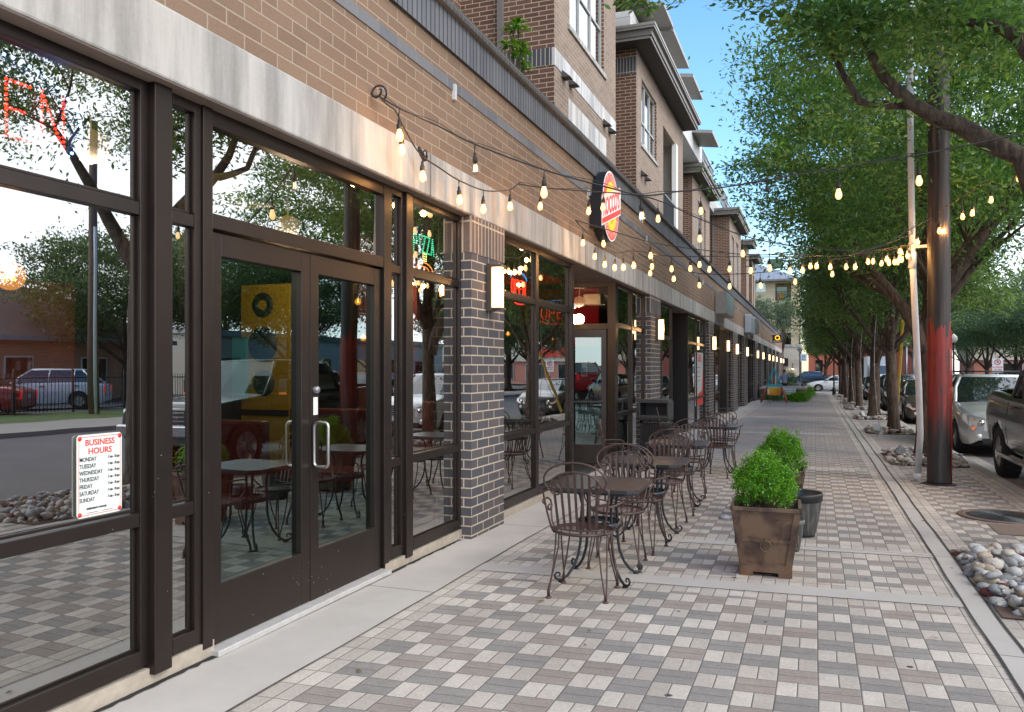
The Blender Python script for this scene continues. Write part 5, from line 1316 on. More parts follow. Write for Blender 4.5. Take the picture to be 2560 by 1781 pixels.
# nearest tree, just off the right edge: its limb reaches into the picture
ny = 8.3; NX = 2.1
ex = [([Vector((0, 0, 2.3))] + [LP(p, ny, NX, ny) for p in ((2560, 395), (2490, 365), (2400, 315), (2330, 290), (2270, 250), (2215, 200), (2185, 150), (2150, 70), (2080, -20))], .105, .024),
      ([LP(p, ny + .1, NX, ny) for p in ((2285, 262), (2215, 262), (2150, 255), (2110, 190), (2070, 110), (2040, 30))], .048, .018),
      ([LP(p, ny - .3, NX, ny) for p in ((2620, 200), (2540, 90), (2480, 60), (2400, 55))], .07, .03)]
rng = np.random.default_rng(77); xp = []
def spray(p, y, n, s):
    c = np.array(LP(p, y, NX, ny)); xp.append(c + rng.normal(size=(n, 3)) * np.array([s, s, s * .55]))
for (px, py, n) in ((2020, 60, 260), (2080, 110, 220), (2120, 40, 260), (2200, 90, 200), (1950, 20, 160), (2010, 140, 120), (2330, 30, 200), (2450, 120, 160), (2520, 60, 200), (1900, -10, 120), (2280, 140, 90), (2230, 20, 160), (2400, 0, 160)):
    spray((px, py), ny - .2, n, .16)
for (px, py, n) in ((1590, 8, 26), (1625, 22, 30), (1680, 2, 20), (1560, -8, 30), (1620, -20, 80), (1700, -25, 60), (1820, 8, 24), (1860, -12, 40), (2500, 250, 40), (2420, 395, 12), (2220, 250, 24), (2350, 215, 30)):
    spray((px, py), ny - .5, n, .07)
make_tree('street_tree', 'near live oak at the right edge, its thick limb crossing the tarred pole', (NX, ny, g(ny)), 11, (2.9, 3.3, 2.6), 6.1, 430, 180, .23, .095, .036,
          group='live oaks along the kerb', extra=ex, lo=-.45, coff=(.9, -.2), extra_pts=np.vstack(xp), h=2.4, nl=0)
# second tree, directly behind the pipe
ty = 16.6
ex2 = [([LP(p, ty, TX, ty) for p in ((2305, 880), (2296, 835), (2262, 775), (2215, 715), (2165, 655), (2130, 590))], .13, .06),
       ([LP(p, ty - .2, TX, ty) for p in ((2330, 760), (2390, 680), (2440, 610), (2500, 530), (2560, 430), (2600, 350))], .15, .07),
       ([LP(p, ty - .1, TX, ty) for p in ((2395, 672), (2440, 650), (2455, 635), (2500, 615))], .06, .03),
       ([LP(p, ty + .1, TX, ty) for p in ((2315, 700), (2325, 560), (2330, 420), (2345, 300))], .13, .08)]
make_tree('street_tree', 'live oak right behind the white pipe, one limb leaning left over the walk', (TX, ty, g(ty)), 23, (3.35, 3.7, 2.95), 6.1, 440, 215, .27, .11, .043,
          group='live oaks along the kerb', extra=ex2, lo=-.62, h=2.6, r=.17, coff=(.15, 0))
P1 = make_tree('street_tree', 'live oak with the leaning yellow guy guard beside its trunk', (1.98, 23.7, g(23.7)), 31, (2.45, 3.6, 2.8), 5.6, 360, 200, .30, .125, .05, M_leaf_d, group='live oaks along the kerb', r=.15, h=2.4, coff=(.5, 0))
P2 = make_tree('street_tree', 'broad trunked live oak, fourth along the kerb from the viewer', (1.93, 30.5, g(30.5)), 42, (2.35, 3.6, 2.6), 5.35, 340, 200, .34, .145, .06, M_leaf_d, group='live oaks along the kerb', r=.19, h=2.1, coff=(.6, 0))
P3 = make_tree('park_tree', 'pale green spreading oak across the street near the pink building', (15.2, 62, g(62)), 53, (4.6, 4.8, 2.7), 5.6, 300, 140, .42, .20, .09, M_leaf2, group='oaks across the street', r=.2, h=2.0, big=1.3)
for i, (x, y, q) in enumerate(((1.82, 38.0, 0), (1.80, 44.6, 1), (1.78, 51.2, 0), (1.8, 57.5, 1), (1.8, 64, 0))):
    s = (P1, P2)[q]
    dup(s, (x, y, g(y)), (.3, -.25, -.35, .2, .4)[i], f'live oak along the kerb, {ORD[4 + i]} from the viewer, wrapped in small lights', scale=(1, 1, .97), group='live oaks along the kerb')
for i, (x, y, s, l) in enumerate(((15.0, 74, 1, 'pale oak across the street, second in its row'), (15.2, 86, 1.05, 'pale oak across the street, third in its row'), (14.8, 49, .95, 'pale oak across the street, nearest in its row'), (15.3, 98, 1.1, 'pale oak across the street, farthest in its row'),
                               (29.0, 33.5, 1.05, 'oak beside the brick house across the street, seen in the glass'), (26, 44, 1.15, 'wide oak beyond the brick house, seen in the glass'), (38, 52, 1.5, 'tall oak far behind the parking lot'), (12, 112, 1.5, 'large pale tree at the end of the street on the right'), (22, 74, 1.3, 'oak standing before the pink building'))):
    dup(P3, (x, y, g(y)), i * 1.7, l, scale=s, group='oaks across the street')
for i, (x, y, s, l) in enumerate(((1.1, 96, 1.0, 'green tree at the end of the pavement by the red brick house'), (3.4, 100, 1.2, 'tree with forked pale trunk beyond the crossing'), (5.5, 104, 1.3, 'large tree closing the end of the street'), (9, 118, 1.5, 'big tree far down the street'))):
    dup(P2, (x, y, g(y)), i * 2.1, l, scale=s, group='trees beyond the crossing')
def small_tree(name, loc, label, R, n, ln, wd, mat, seed, cz, tr=.03, cat='plant', group=None):
    t = thing(name, label, cat, loc, 0, group); mb = MB(); mb.tube([(0, 0, 0), (.01, .01, cz * .6), (0, 0, cz)], [tr, tr * .8, tr * .5], 7)
    rnd = random.Random(seed)
    for k in range(5):
        a = rnd.uniform(0, 6.3); mb.tube([(0, 0, cz * .5), (R[0] * .5 * math.cos(a), R[1] * .5 * math.sin(a), cz)], [tr * .5, tr * .2], 5)
    mb.build('stem', M_bark, t); pts, _ = crown_pts(seed, R, (0, 0, cz), max(12, n // 60), 60, max(R) * .16, -.9)
    link('foliage', leaf_mesh('foliage', pts, (0, 0, .7), ln, wd, mat, seed, np.array((0, 0, cz * .6))), t); return t
for i, (px, py, s, l) in enumerate(((1905, 775, 1.0, 'grey green young tree left of the cream building balconies'), (1955, 795, 1.1, 'grey green tree in front of the cream building balconies'))):
    x, z = WY(px, py, 84); small_tree('ornamental_tree', (x, 84.5 + i, g(84)), l, ((1.15, 1.45)[i], 1.2, (1.5, 1.9)[i]), 3600, .2, .09, leaf_mat('grey_leaf', (.07, .11, .06), (.11, .16, .09), (.16, .22, .12)), 5 + i, z - g(84), .12, 'tree')
# planter shrubs: a dome of tiny bright leaves
def shrub(loc, seed, label, R=(.235, .235, .225), rz=0, cz=.205):
    t = thing('boxwood_shrub', label, 'shrub', loc, rz, 'bright boxwoods in the steel planters'); mb = MB(); rnd = random.Random(seed)
    for k in range(46):
        a = rnd.uniform(0, 6.3); e = rnd.uniform(.2, 1.5); d = Vector((math.cos(a) * math.cos(e), math.sin(a) * math.cos(e), math.sin(e)))
        mb.tube([(0, 0, -.07), d * .1, Vector((d.x * R[0], d.y * R[1], d.z * R[2] * 1.6)) * .95], [.004, .003, .0012], 4)
    mb.build('twigs', M_bark, t)
    r_ = np.random.default_rng(seed); N = 330
    a = r_.normal(size=(N * 2, 3)); a /= np.linalg.norm(a, axis=1, keepdims=True); a = a[a[:, 2] > -.62][:N]
    lump = 1 + .14 * np.sin(a[:, 0] * 6 + seed) * np.sin(a[:, 1] * 5 + 1) + r_.normal(size=len(a)) * .12
    # cone-ish dome: narrower towards the top
    zz = a[:, 2]; taper = 1 - .22 * np.clip(zz, 0, 1)
    cl = a * (r_.uniform(.35, 1, len(a)) ** .35 * lump)[:, None] * np.array(R); cl[:, :2] *= taper[:, None]; cl[:, 2] += cz
    keep = (np.sin(cl[:, 0] * 23 + seed) * np.sin(cl[:, 1] * 21) * np.sin(cl[:, 2] * 26 + 1)) > -.42; cl = cl[keep]; k = r_.integers(0, len(cl), 15000); up = np.array((0, 0, .012)); pts = cl[k] + r_.normal(size=(15000, 3)) * np.array((.018, .018, .022)) + up
    link('foliage', leaf_mesh('foliage', pts, (0, 0, .8), .018, .0135, M_box, seed, np.array((0, 0, cz - .1))), t); return t
shrub((-.385, 6.75, g(6.74) + .485), 5, 'bright green boxwood dome in the nearest rusty planter')
shrub((-.35, 9.22, g(9.2) + .485), 9, 'bright green boxwood dome in the second rusty planter', R=(.22, .22, .235))
# terrace plant with drooping leaves above the coping
yT, zT = WX(1300, 170, -3.5)
t = thing('terrace_plant', 'drooping green leafy plant peeking over the coping above the string lights', 'plant', (-3.55, yT, 3.76)); hz = zT - 3.76
mb = MB(); rr = np.random.default_rng(4); tips_ = []
for (dy, dz, dx) in ((-.10, .50, 0), (.0, .62, .03), (.10, .28, .02), (.18, .40, -.03), (-.22, .22, .0), (-.05, .12, .05), (.22, .10, .02)):
    p = Vector((dx, dy * 1.1, hz + dz * .85 + .02)); mb.tube([(0, 0, 0), (dx * .5, dy * .4, hz * .6), p], [.018, .014, .008], 6); tips_.append(p)
mb.build('stem', M_bark, t); lv = MB()
for p in tips_:
    for k in range(34):
        a = rr.uniform(0, 6.3); ln = rr.uniform(.14, .24); el = rr.uniform(-.1, .9); d = Vector((math.cos(a) * math.cos(el), math.sin(a) * math.cos(el), math.sin(el))); s = Vector((-math.sin(a), math.cos(a), 0)) * .016
        q0 = p + d * .01; q1 = p + d * ln * .5 + Vector((0, 0, -.01)); q2 = p + d * ln + Vector((0, 0, -ln * .45))
        lv.face([q0, q1 - s, q2, q1 + s])
lv.build('leaves', leaf_mat('terrace_leaf', (.03, .10, .015), (.06, .17, .02), (.10, .25, .04)), t)
# ---------------------------------------------------------------- stone beds
def stone_m():
    m = Mat('river_stone', .75); ge = m.n('ShaderNodeNewGeometry'); cr = m.n('ShaderNodeValToRGB'); m.nt.links.new(ge.outputs['Random Per Island'], cr.inputs[0])
    cr.color_ramp.interpolation = 'CONSTANT'; els = cr.color_ramp.elements
    els[0].color = (.44, .39, .33, 1); els[0].position = 0; els[1].color = (.26, .255, .25, 1); els[1].position = .2
    for p, c in ((.38, (.40, .37, .33)), (.52, (.33, .26, .19)), (.60, (.20, .205, .21)), (.70, (.40, .39, .37)), (.82, (.12, .03, .025)), (.91, (.46, .455, .44))):
        e = els.new(p); e.color = (*c, 1)
    n = m.noise(30, detail=5); m.set('Base Color', m.mulc(S(m.nt, cr.outputs[0]), n * .7 + .62)); m.bump(n, .006, .6); return m.m
M_stone = stone_m()
def blob(rnd, r):
    bm = bmesh.new(); bmesh.ops.create_icosphere(bm, subdivisions=2, radius=1); sx_, sy_, sz_ = r * rnd.uniform(.85, 1.3), r * rnd.uniform(.7, 1.0), r * rnd.uniform(.5, .75); ph = [rnd.uniform(0, 6) for _ in range(4)]
    for v in bm.verts:
        k = 1 + rnd.uniform(-.055, .055) + .10 * math.sin(v.co.x * 2.6 + ph[0]) + .09 * math.sin(v.co.y * 3.1 + ph[1]) + .08 * math.sin(v.co.z * 3.7 + ph[2] + v.co.x * 2)
        v.co = Vector((v.co.x * sx_, v.co.y * sy_, v.co.z * sz_)) * k
    V = [v.co.copy() for v in bm.verts]; F = [[v.index for v in f.verts] for f in bm.faces]; bm.free(); return V, F
rnd = random.Random(8); BL = [blob(rnd, 1) for _ in range(14)]
def bed(x0, x1, y0, y1, n, smin, smax, name='river_stones', hole=None, red=.25):
    mb = MB(); placed = []
    for i in range(n):
        s = smin + (smax - smin) * rnd.random() ** 2.6; x = rnd.uniform(x0, x1); y = rnd.uniform(y0, y1)
        e = ((x - (x0 + x1) / 2) / ((x1 - x0) / 2)) ** 4 + ((y - (y0 + y1) / 2) / ((y1 - y0) / 2)) ** 4
        if e > 1.05 + rnd.random() * .3: continue
        if hole and (x - hole[0]) ** 2 + (y - hole[1]) ** 2 < (hole[2] + s) ** 2: continue
        z = g(y) + s * .22; 
        for (a, b, c_, zz) in placed:
            dd = math.hypot(x - a, y - b)
            if dd < (s + c_) * .75: z = max(z, zz + (c_ * .45 + s * .3) * (1 - dd / ((s + c_) * .9)))
        if z > g(y) + .11: continue
        placed.append((x, y, s, z)); V, F = BL[rnd.randrange(14)]; M = Matrix.Translation((x, y, z)) @ Matrix.Rotation(rnd.uniform(0, 6.3), 4, 'Z') @ Matrix.Rotation(rnd.uniform(-.5, .5), 4, 'X') @ Matrix.Scale(s, 4)
        b = len(mb.v); mb.v += [tuple(M @ v) for v in V]; mb.f += [tuple(b + k for k in f) for f in F]; mb.m += [0] * len(F); mb.sm += [True] * len(F)
    o = mb.build(name, M_stone); tag(o, kind='stuff'); return o
so_ = MB()
BEDS = [(1.16, 2.5, 6.0, 8.1, 1700, .014, .07, (NX, 8.3, .2)), (1.25, 2.42, 15.2, 17.4, 900, .022, .085, (TX, 16.6, .24)), (1.3, 2.42, 22.6, 24.6, 360, .03, .10, (1.98, 23.7, .26)), (1.3, 2.42, 29.4, 31.2, 300, .035, .10, (1.93, 30.5, .28)), (1.25, 2.42, 36.8, 38.6, 240, .04, .11, (1.82, 38, .26)), (1.25, 2.42, 43.6, 45.2, 200, .045, .11, (1.8, 44.6, .26)), (1.25, 2.42, 50, 52, 200, .045, .11, (1.78, 51.2, .26)), (1.25, 2.42, 56.3, 58.5, 160, .05, .11, (1.8, 57.5, .26))]
for q in BEDS:
    bed(*q[:7], hole=q[7]); so_.face([(q[0] - .02, q[2] - .02, g(q[2]) + .012), (q[1] + .02, q[2] - .02, g(q[2]) + .012), (q[1] + .02, q[3] + .02, g(q[3]) + .012), (q[0] - .02, q[3] + .02, g(q[3]) + .012)])
struct('bed_soil', so_, plain('bed_soil', (.10, .06, .045), .95, var=.4, bump=1))
gl0 = None
for i, (px, py) in enumerate(((2252, 1152), (2193, 1092), (2156, 1052), (2130, 1030), (2112, 1015))):
    x, y = G(px, py); l = f'small silver spotlight among the stones, {ORD[i]} from the viewer'
    if gl0 is None:
        gl0 = thing('ground_spotlight', l, 'spotlight', (x, y, g(y) + .02), .3, 'spotlights in the stone beds'); mb = MB(); mb.tube([(0, 0, 0), (0, 0, .12)], .015, 8); mb.build('stake', M_galv, gl0)
        mb = MB(); Mx = Matrix.Translation((0, 0, .17)) @ Matrix.Rotation(.5, 4, 'Y'); mb.box(-.045, .045, -.06, .06, -.08, .08, M=Mx); mb.build('head', M_galv, gl0, bevel=.008)
        mb = MB(); mb.box(-.05, -.0455, -.05, .05, -.07, .07, M=Mx); mb.build('lens', M_blind, gl0)
    else: dup(gl0, (x, y, g(y) + .02), .3 + i, l, scale=1.1)
# lights wound up the far trunks
mb_s = emitter('tiny_light', (1, .8, .5), 2)
for i, (y, l) in enumerate(((23.7, 'thin light cord running up the trunk beside the yellow guard'), (30.5, 'thin light cord slanting up the fourth trunk along the kerb'), (38.0, 'thin light cord slanting up the fifth trunk along the kerb'), (44.6, 'thin light cord slanting up the sixth trunk along the kerb'))):
    t = thing('light_cord', l, 'light cord', (1.62, y - .12, g(y)), group='light cords on the kerb trunks'); P = [(.0 - .13 * math.sin(k * .18), -.12, .05 + k * .22) for k in range(15)]
    mb = MB(); mb.tube(P, .008, 5); mb.build('cord', M_galv, t); mb = MB(); dots(mb, P[::2], .016); mb.build('small_bulbs', M_offw, t)
# ================================================================ vehicles
def paint(name, c, metal=.5, rough=.28):
    m = Mat(name, rough, metal); m.set('Base Color', m.mulc(c, m.noise(4, detail=2) * .1 + .95)); m.b.inputs['Coat Weight'].default_value = .8; m.b.inputs['Coat Roughness'].default_value = .06; return m.m
C_silver = paint('silver_paint', (.58, .60, .61), .6); C_grey = paint('dark_grey_paint', (.040, .040, .043), .3, .25); C_brn = paint('grey_brown_paint', (.10, .088, .08), .5); C_navy = paint('navy_paint', (.02, .026, .034), .4); C_red = paint('red_paint', (.38, .012, .015), .2); C_white = paint('white_car_paint', (.62, .63, .64), .0); C_black = paint('black_car_paint', (.012, .014, .02), .2)
M_cg = Mat('car_window_glass', .03, color=(.012, .018, .02)); M_cg.b.inputs['Specular IOR Level'].default_value = .9; M_cg.b.inputs['Coat Weight'].default_value = 1; M_cg = M_cg.m
M_tyre = plain('tyre_rubber', (.016, .016, .017), .85, bump=.6, bscale=40); M_rim = Mat('alloy_rim', .3, .9, color=(.35, .35, .36)).m; M_trim = plain('black_trim', (.014, .014, .015), .5)
M_chrome = Mat('chrome', .1, 1, color=(.6, .6, .62)).m; M_hl = Mat('headlight_lens', .15, .2, color=(.82, .83, .84)).m; M_amber = emitter('amber_lens', (1, .18, .01), .25, (.7, .12, .01)); M_tail = emitter('red_tail_lens', (1, .02, .01), .2, (.4, .01, .01)); M_plate = plain('number_plate', (.5, .5, .48), .5)
def interp(tab, y):
    for (a, va), (b, vb) in zip(tab[:-1], tab[1:]):
        if a <= y <= b:
            u = (y - a) / (b - a) if b > a else 0; u = u * u * (3 - 2 * u) * .5 + u * .5; return va + (vb - va) * u
    return tab[0][1] if y < tab[0][0] else tab[-1][1]
def make_car(label, loc, rz, L, W, H, mat, belt, hwt, axles, rw, gh, kind='suv', cat='car', group=None, name='parked_car', zb=.26, rack=False, trim=None, tw=.22, lights=None, doors=()):
    """front is at local -y. belt: (y, z) table, hwt: (y, half width factor), gh: y of windshield base, roof front, roof rear, rear base"""
    t = thing(name, label, cat, loc, rz, group); hw = W / 2; AR = rw * 1.16
    ys = sorted(set([round(-L / 2 + q, 3) for q in (0, .03, .08, .16, .3, .5)] + [round(L / 2 - q, 3) for q in (0, .03, .08, .18, .35)] + [round(-L / 2 + .5 + i * (L - .85) / 40, 3) for i in range(41)] + [round(a + AR * math.cos(k * PI / 14), 3) for a in axles for k in range(15)]))
    rows = []
    for y in ys:
        z1 = interp(belt, y); w = hw * interp(hwt, y); e = min(1, min(y + L / 2, L / 2 - y) / .12); b0 = zb + (1 - e) * .10; z1e = z1 - (1 - e) * .05
        za = b0
        for a in axles:
            if abs(y - a) < AR: za = max(za, rw * .98 + math.sqrt(max(0, AR * AR - (y - a) ** 2)))
        prof = [(.93, b0), (.975, b0 + (z1e - b0) * .12), (1.0, b0 + (z1e - b0) * .38), (1.0, b0 + (z1e - b0) * .55), (.985, b0 + (z1e - b0) * .72), (.965, b0 + (z1e - b0) * .90), (.92, z1e - .01), (.86, z1e + .005), (.55, z1e + .03), (0, z1e + .04)]
        r = [(w * fx, y, max(z, min(za, z1e - .12))) for fx, z in prof]
        rows.append([(-x, yy, z) for x, yy, z in r] + r[::-1][1:])
    mb = MB(); b = mb.grid(rows, 0, False, True); n = len(rows[0])
    mb.f.append(tuple(b + k for k in range(n))); mb.m.append(0); mb.sm.append(False); e_ = b + (len(rows) - 1) * n; mb.f.append(tuple(e_ + k for k in range(n))[::-1]); mb.m.append(0); mb.sm.append(False)
    mb.build('body', mat, t)
    mb = MB(); mb.box(-hw * .78, hw * .78, -L / 2 + .25, L / 2 - .25, zb - .03, .62)
    for a in axles:
        for s in (-1, 1):
            arc = [(a + AR * math.cos(k * PI / 12), rw * .98 + AR * math.sin(k * PI / 12)) for k in range(13)]
            mb.grid([[(s * (hw - .30), p[0], p[1]) for p in arc], [(s * (hw * .985), p[0], p[1] + .002) for p in arc]], 0)
            mb.face([(s * (hw - .30), p[0], p[1]) for p in arc])
    mb.build('underbody', M_trim, t)
    for a in axles:
        for s in (-1, 1):
            x1 = s * (hw - .015); x0 = s * (hw - .015 - tw); wo = MB(); sg = s
            wo.lathe([(rw * .62, 0), (rw * .93, -.0 * s), (rw, s * -.03), (rw, s * (-tw + .03)), (rw * .93, -s * tw), (rw * .62, -s * tw)], (x1, a, rw), 28, axis='x')
            if kind == 'pickup':
                for k in range(26):
                    q = 2 * PI * k / 26; M = Matrix.Translation((x1 - s * tw / 2, a, rw)) @ Matrix.Rotation(q, 4, 'X'); wo.box(-tw * .47, tw * .47, -.025, .025, rw - .004, rw + .010, M=M)
            w_ = wo.build('wheel', M_tyre, t); ri = MB(); ri.lathe([(rw * .62, s * -.005), (rw * .60, -s * .05), (rw * .2, -s * .055), (rw * .2, -s * .02), (0, -s * .018)], (x1, a, rw), 28, axis='x')
            for k in range(6 if kind == 'pickup' else 7):
                q = 2 * PI * k / (6 if kind == 'pickup' else 7); M = Matrix.Translation((x1 - s * .03, a, rw)) @ Matrix.Rotation(q, 4, 'X'); ri.box(-.012, .018, -.03, .03, rw * .12, rw * .62, M=M)
            ri.build('rim', M_rim, w_)
    # greenhouse
    y0, y1, y2, y3 = gh; zf, zr = interp(belt, y0) + .02, interp(belt, y3) + .02; wb = hw * .905; wt = hw * .70; zt = H - .05
    def ring(ya, yb, w, z_a, z_b, bul): return [(-w, ya + bul, z_a), (-w * .6, ya + bul * .25, z_a), (0, ya, z_a), (w * .6, ya + bul * .25, z_a), (w, ya + bul, z_a), (w, (ya + yb) / 2, (z_a + z_b) / 2), (w, yb - bul * .5, z_b), (0, yb, z_b), (-w, yb - bul * .5, z_b), (-w, (ya + yb) / 2, (z_a + z_b) / 2)]
    lo = ring(y0, y3, wb, zf, zr, .16); md = ring(y0 + (y1 - y0) * .55, y3 + (y2 - y3) * .55, wb * .93, zf + (zt - zf) * .57, zr + (zt - zr) * .57, .14); hi = ring(y1, y2, wt, zt, zt, .12)
    mb = MB(); mb.grid([lo, md, hi], 0, True, False); mb.build('windows', M_cg, t)
    mb = MB(); h2 = [(x * .97, (y - (y1 + y2) / 2) * .98 + (y1 + y2) / 2, H - .012) for x, y, z in hi]; h3 = [(x * .6, (y - (y1 + y2) / 2) * .7 + (y1 + y2) / 2, H) for x, y, z in hi]; h0 = [(x * 1.02, (y - (y1 + y2) / 2) * 1.01 + (y1 + y2) / 2, zt - .015) for x, y, z in hi]
    mb.grid([h0, h2, h3], 0, True, True); mb.face(h3)
    for idx in (0, 4, 6, 8): mb.tube([Vector(lo[idx]) + Vector((0, 0, -.02)), Vector(md[idx]) * 1.0, Vector(hi[idx])], [.045, .038, .036], 6)
    for s in (-1, 1):
        for yp in ([y1 + (y2 - y1) * .30] if kind == 'pickup' else [y1 + (y2 - y1) * .36, y1 + (y2 - y1) * .82]):
            mb.tube([(s * (wb + .004), yp - .03, zf - .02), (s * (wb * .93 + .008), yp, (zf + zt) / 2 + .02), (s * (wt + .005), yp + .02, zt)], [.028, .026, .026], 5)
    mb.build('roof', mat, t)
    if rack:
        mb = MB()
        for s in (-1, 1): mb.tube([(s * wt * .9, y1 + .15, H), (s * wt * .9, y1 + .25, H + .06), (s * wt * .9, y2 - .3, H + .06), (s * wt * .9, y2 - .2, H)], .018, 6)
        for yy in (y1 + .5, y2 - .6): mb.tube([(-wt * .9, yy, H + .07), (wt * .9, yy, H + .07)], .016, 6)
        mb.build('roof_rack', M_trim, t)
    # face
    F_ = -L / 2; zh = interp(belt, F_ + .1); big = kind == 'pickup'
    for s in (-1, 1):
        mb = MB(); lw_ = .30 if not big else .34; xh = hw * (.80 if not big else .82); 
        P = [(s * (xh - lw_), F_ - .012, zh - .22), (s * (xh - .02), F_ + .03, zh - .20), (s * (hw * .955), F_ + .22, zh - .10), (s * (hw * .93), F_ + .24, zh + .0), (s * (xh - .04), F_ + .045, zh - .03), (s * (xh - lw_ + .02), F_ - .008, zh - .10)]
        if big: P = [(s * (xh - lw_), F_ - .02, zh - .42), (s * xh, F_ - .0, zh - .42), (s * hw * .985, F_ + .12, zh - .40), (s * hw * .975, F_ + .12, zh - .08), (s * xh, F_ - .0, zh - .06), (s * (xh - lw_), F_ - .02, zh - .06)]
        if kind == 'suv': P = [(p[0], p[1], p[2] - (.12 if i < 2 else 0)) for i, p in enumerate(P)]
        mb.face(P); mb.face([(p[0] * .985, p[1] + .03, p[2]) for p in P]); mb.grid([P, [(p[0] * .985, p[1] + .04, p[2]) for p in P]], 0, True, False); h_ = mb.build('headlight', M_hl, t)
        mb = MB(); c_ = ((P[0][0] + P[4][0]) / 2, F_ - .025, (P[0][2] + P[4][2]) / 2 + .01); mb.lathe([(0, -.004), (.045, 0), (.06, .02)], c_, 14, axis='y'); mb.build('lamp', M_chrome, h_)
        mb = MB(); mb.face([(P[1][0] * .97, F_ + .015, P[1][2] + .005), (P[1][0] * 1.02, F_ + .05, P[1][2] + .02), (P[1][0] * 1.02, F_ + .05, P[1][2] + .06), (P[1][0] * .97, F_ + .012, P[1][2] + .06)]); mb.v = [(x, y - .015, z) for x, y, z in mb.v]; mb.build('indicator', M_amber, h_)
        mb = MB(); mb.lathe([(0, -.006), (.05, 0), (.06, .03)], (s * hw * .66, F_ + .0, zb + .18), 14, axis='y'); mb.build('fog_light', M_hl, t)
        mb = MB(); zb_ = interp(belt, L / 2 - .1); mb.box(s * hw * .70, s * hw * .86, L / 2 - .03, L / 2 + .012, zb_ - .32, zb_ - .04); mb.build('tail_light', M_tail, t)
        mb = MB(); ym_ = y0 + .42; mz = interp(belt, ym_) + .10
        if big: mb.box(s * (hw + .04), s * (hw + .24), ym_ - .05, ym_ + .07, mz - .10, mz + .18)
        else: mb.box(s * (hw * .97), s * (hw + .17), ym_ - .04, ym_ + .06, mz - .06, mz + .08)
        m_ = mb.build('mirror', M_trim if big else mat, t, bevel=.02)
        mb = MB(); mb.tube([(s * hw * .90, ym_ + .03, mz - .05), (s * (hw + .06), ym_ + .02, mz)], .02, 6); mb.build('mirror_arm', M_trim, m_)
        if big: mb = MB(); mb.box(s * (hw + .06), s * (hw + .22), ym_ - .057, ym_ - .05, mz - .11, mz - .07); mb.build('indicator', M_amber, m_)
        if big:
            mb = MB(); mb.box(s * (hw - .02), s * (hw + .10), y0 + .5, y2 + .55, .40, .46); mb.build('side_step', M_chrome, t, bevel=.01)
        mb = MB()
        for ysm in (y0 + .28, y1 + (y2 - y1) * .30, (y3 + .02 if big else y1 + (y2 - y1) * .84)):
            zt_ = interp(belt, ysm); mb.tube([(s * (hw * .972 + .001), ysm, zb + .10), (s * (hw + .0015), ysm, zb + (zt_ - zb) * .40), (s * (hw * .986 + .002), ysm, zb + (zt_ - zb) * .72), (s * (hw * .966 + .001), ysm, zb + (zt_ - zb) * .90)], .0045, 4)
        mb.build('door_seam', M_trim, t)
        for yd in (y1 + (y2 - y1) * .30 - .1, y1 + (y2 - y1) * .88):
            mb = MB(); mb.box(s * (hw * .975), s * (hw + .02), yd - .1, yd + .08, interp(belt, yd) - .16, interp(belt, yd) - .13); mb.build('door_handle', M_trim, t, bevel=.005)
    mb = MB(); gw = hw * (.42 if not big else .50); g0, g1 = (zh - .30, zh - .06) if not big else (zh - .44, zh - .08)
    mb.box(-gw, gw, F_ - .025, F_ + .05, g0, g1); gr = mb.build('grille', M_trim, t, bevel=.01)
    mb = MB()
    for k in range(4 if not big else 5): z = g0 + (g1 - g0) * (k + .5) / (4 if not big else 5); mb.box(-gw * .97, gw * .97, F_ - .04, F_ - .024, z - .012, z + .012)
    mb.box(-gw - .02, gw + .02, F_ - .035, F_ - .0, g1, g1 + .025); mb.box(-gw - .02, gw + .02, F_ - .035, F_ - .0, g0 - .025, g0); mb.build('chrome_bars', M_chrome, gr)
    mb = MB(); mb.box(-hw * .60, hw * .60, F_ - .018, F_ + .05, zb + .02, zb + .14 if not big else zb + .02 + .12); mb.build('lower_intake', M_trim, t, bevel=.01)
    if big: mb = MB(); mb.box(-hw * .93, hw * .93, F_ - .09, F_ + .06, zb + .16, zb + .36); mb.build('front_bumper', M_chrome, t, bevel=.03)
    mb = MB(); mb.box(-.15, .15, F_ - (.10 if big else .035), F_ - (.09 if big else .02), zb + .20, zb + .33); mb.build('number_plate', M_plate, t)
    mb = MB(); mb.box(-.15, .15, L / 2 + .002, L / 2 + .012, .6, .73); mb.build('number_plate', M_plate, t)
    if kind == 'pickup':
        mb = MB(); zb_ = interp(belt, L / 2 - .5) + .045; mb.box(-hw * .80, hw * .80, y3 + .12, L / 2 - .08, zb_ - .01, zb_ + .006); mb.build('cargo_bed', M_trim, t)
    return t
def suv(label, loc, mat, L=4.8, rz=0, H=1.68, W=1.90, rack=False, group='cars parked along the kerb', name='parked_car', cat='car'):
    h = L / 2; return make_car(label, loc, rz, L, W, H, mat, [(-h, .80), (-h + .12, .90), (-h + .9, 1.03), (-h + 1.2, 1.07), (h - .6, 1.12), (h, 1.02)], [(-h, .72), (-h + .10, .86), (-h + .35, .965), (-h + .9, 1), (h - .8, 1), (h - .2, .94), (h, .86)], (-h + .92, h - .95), .36, (-h + 1.18, -h + 1.95, h - .75, h - .18), 'suv', rack=rack, group=group, name=name, cat=cat)
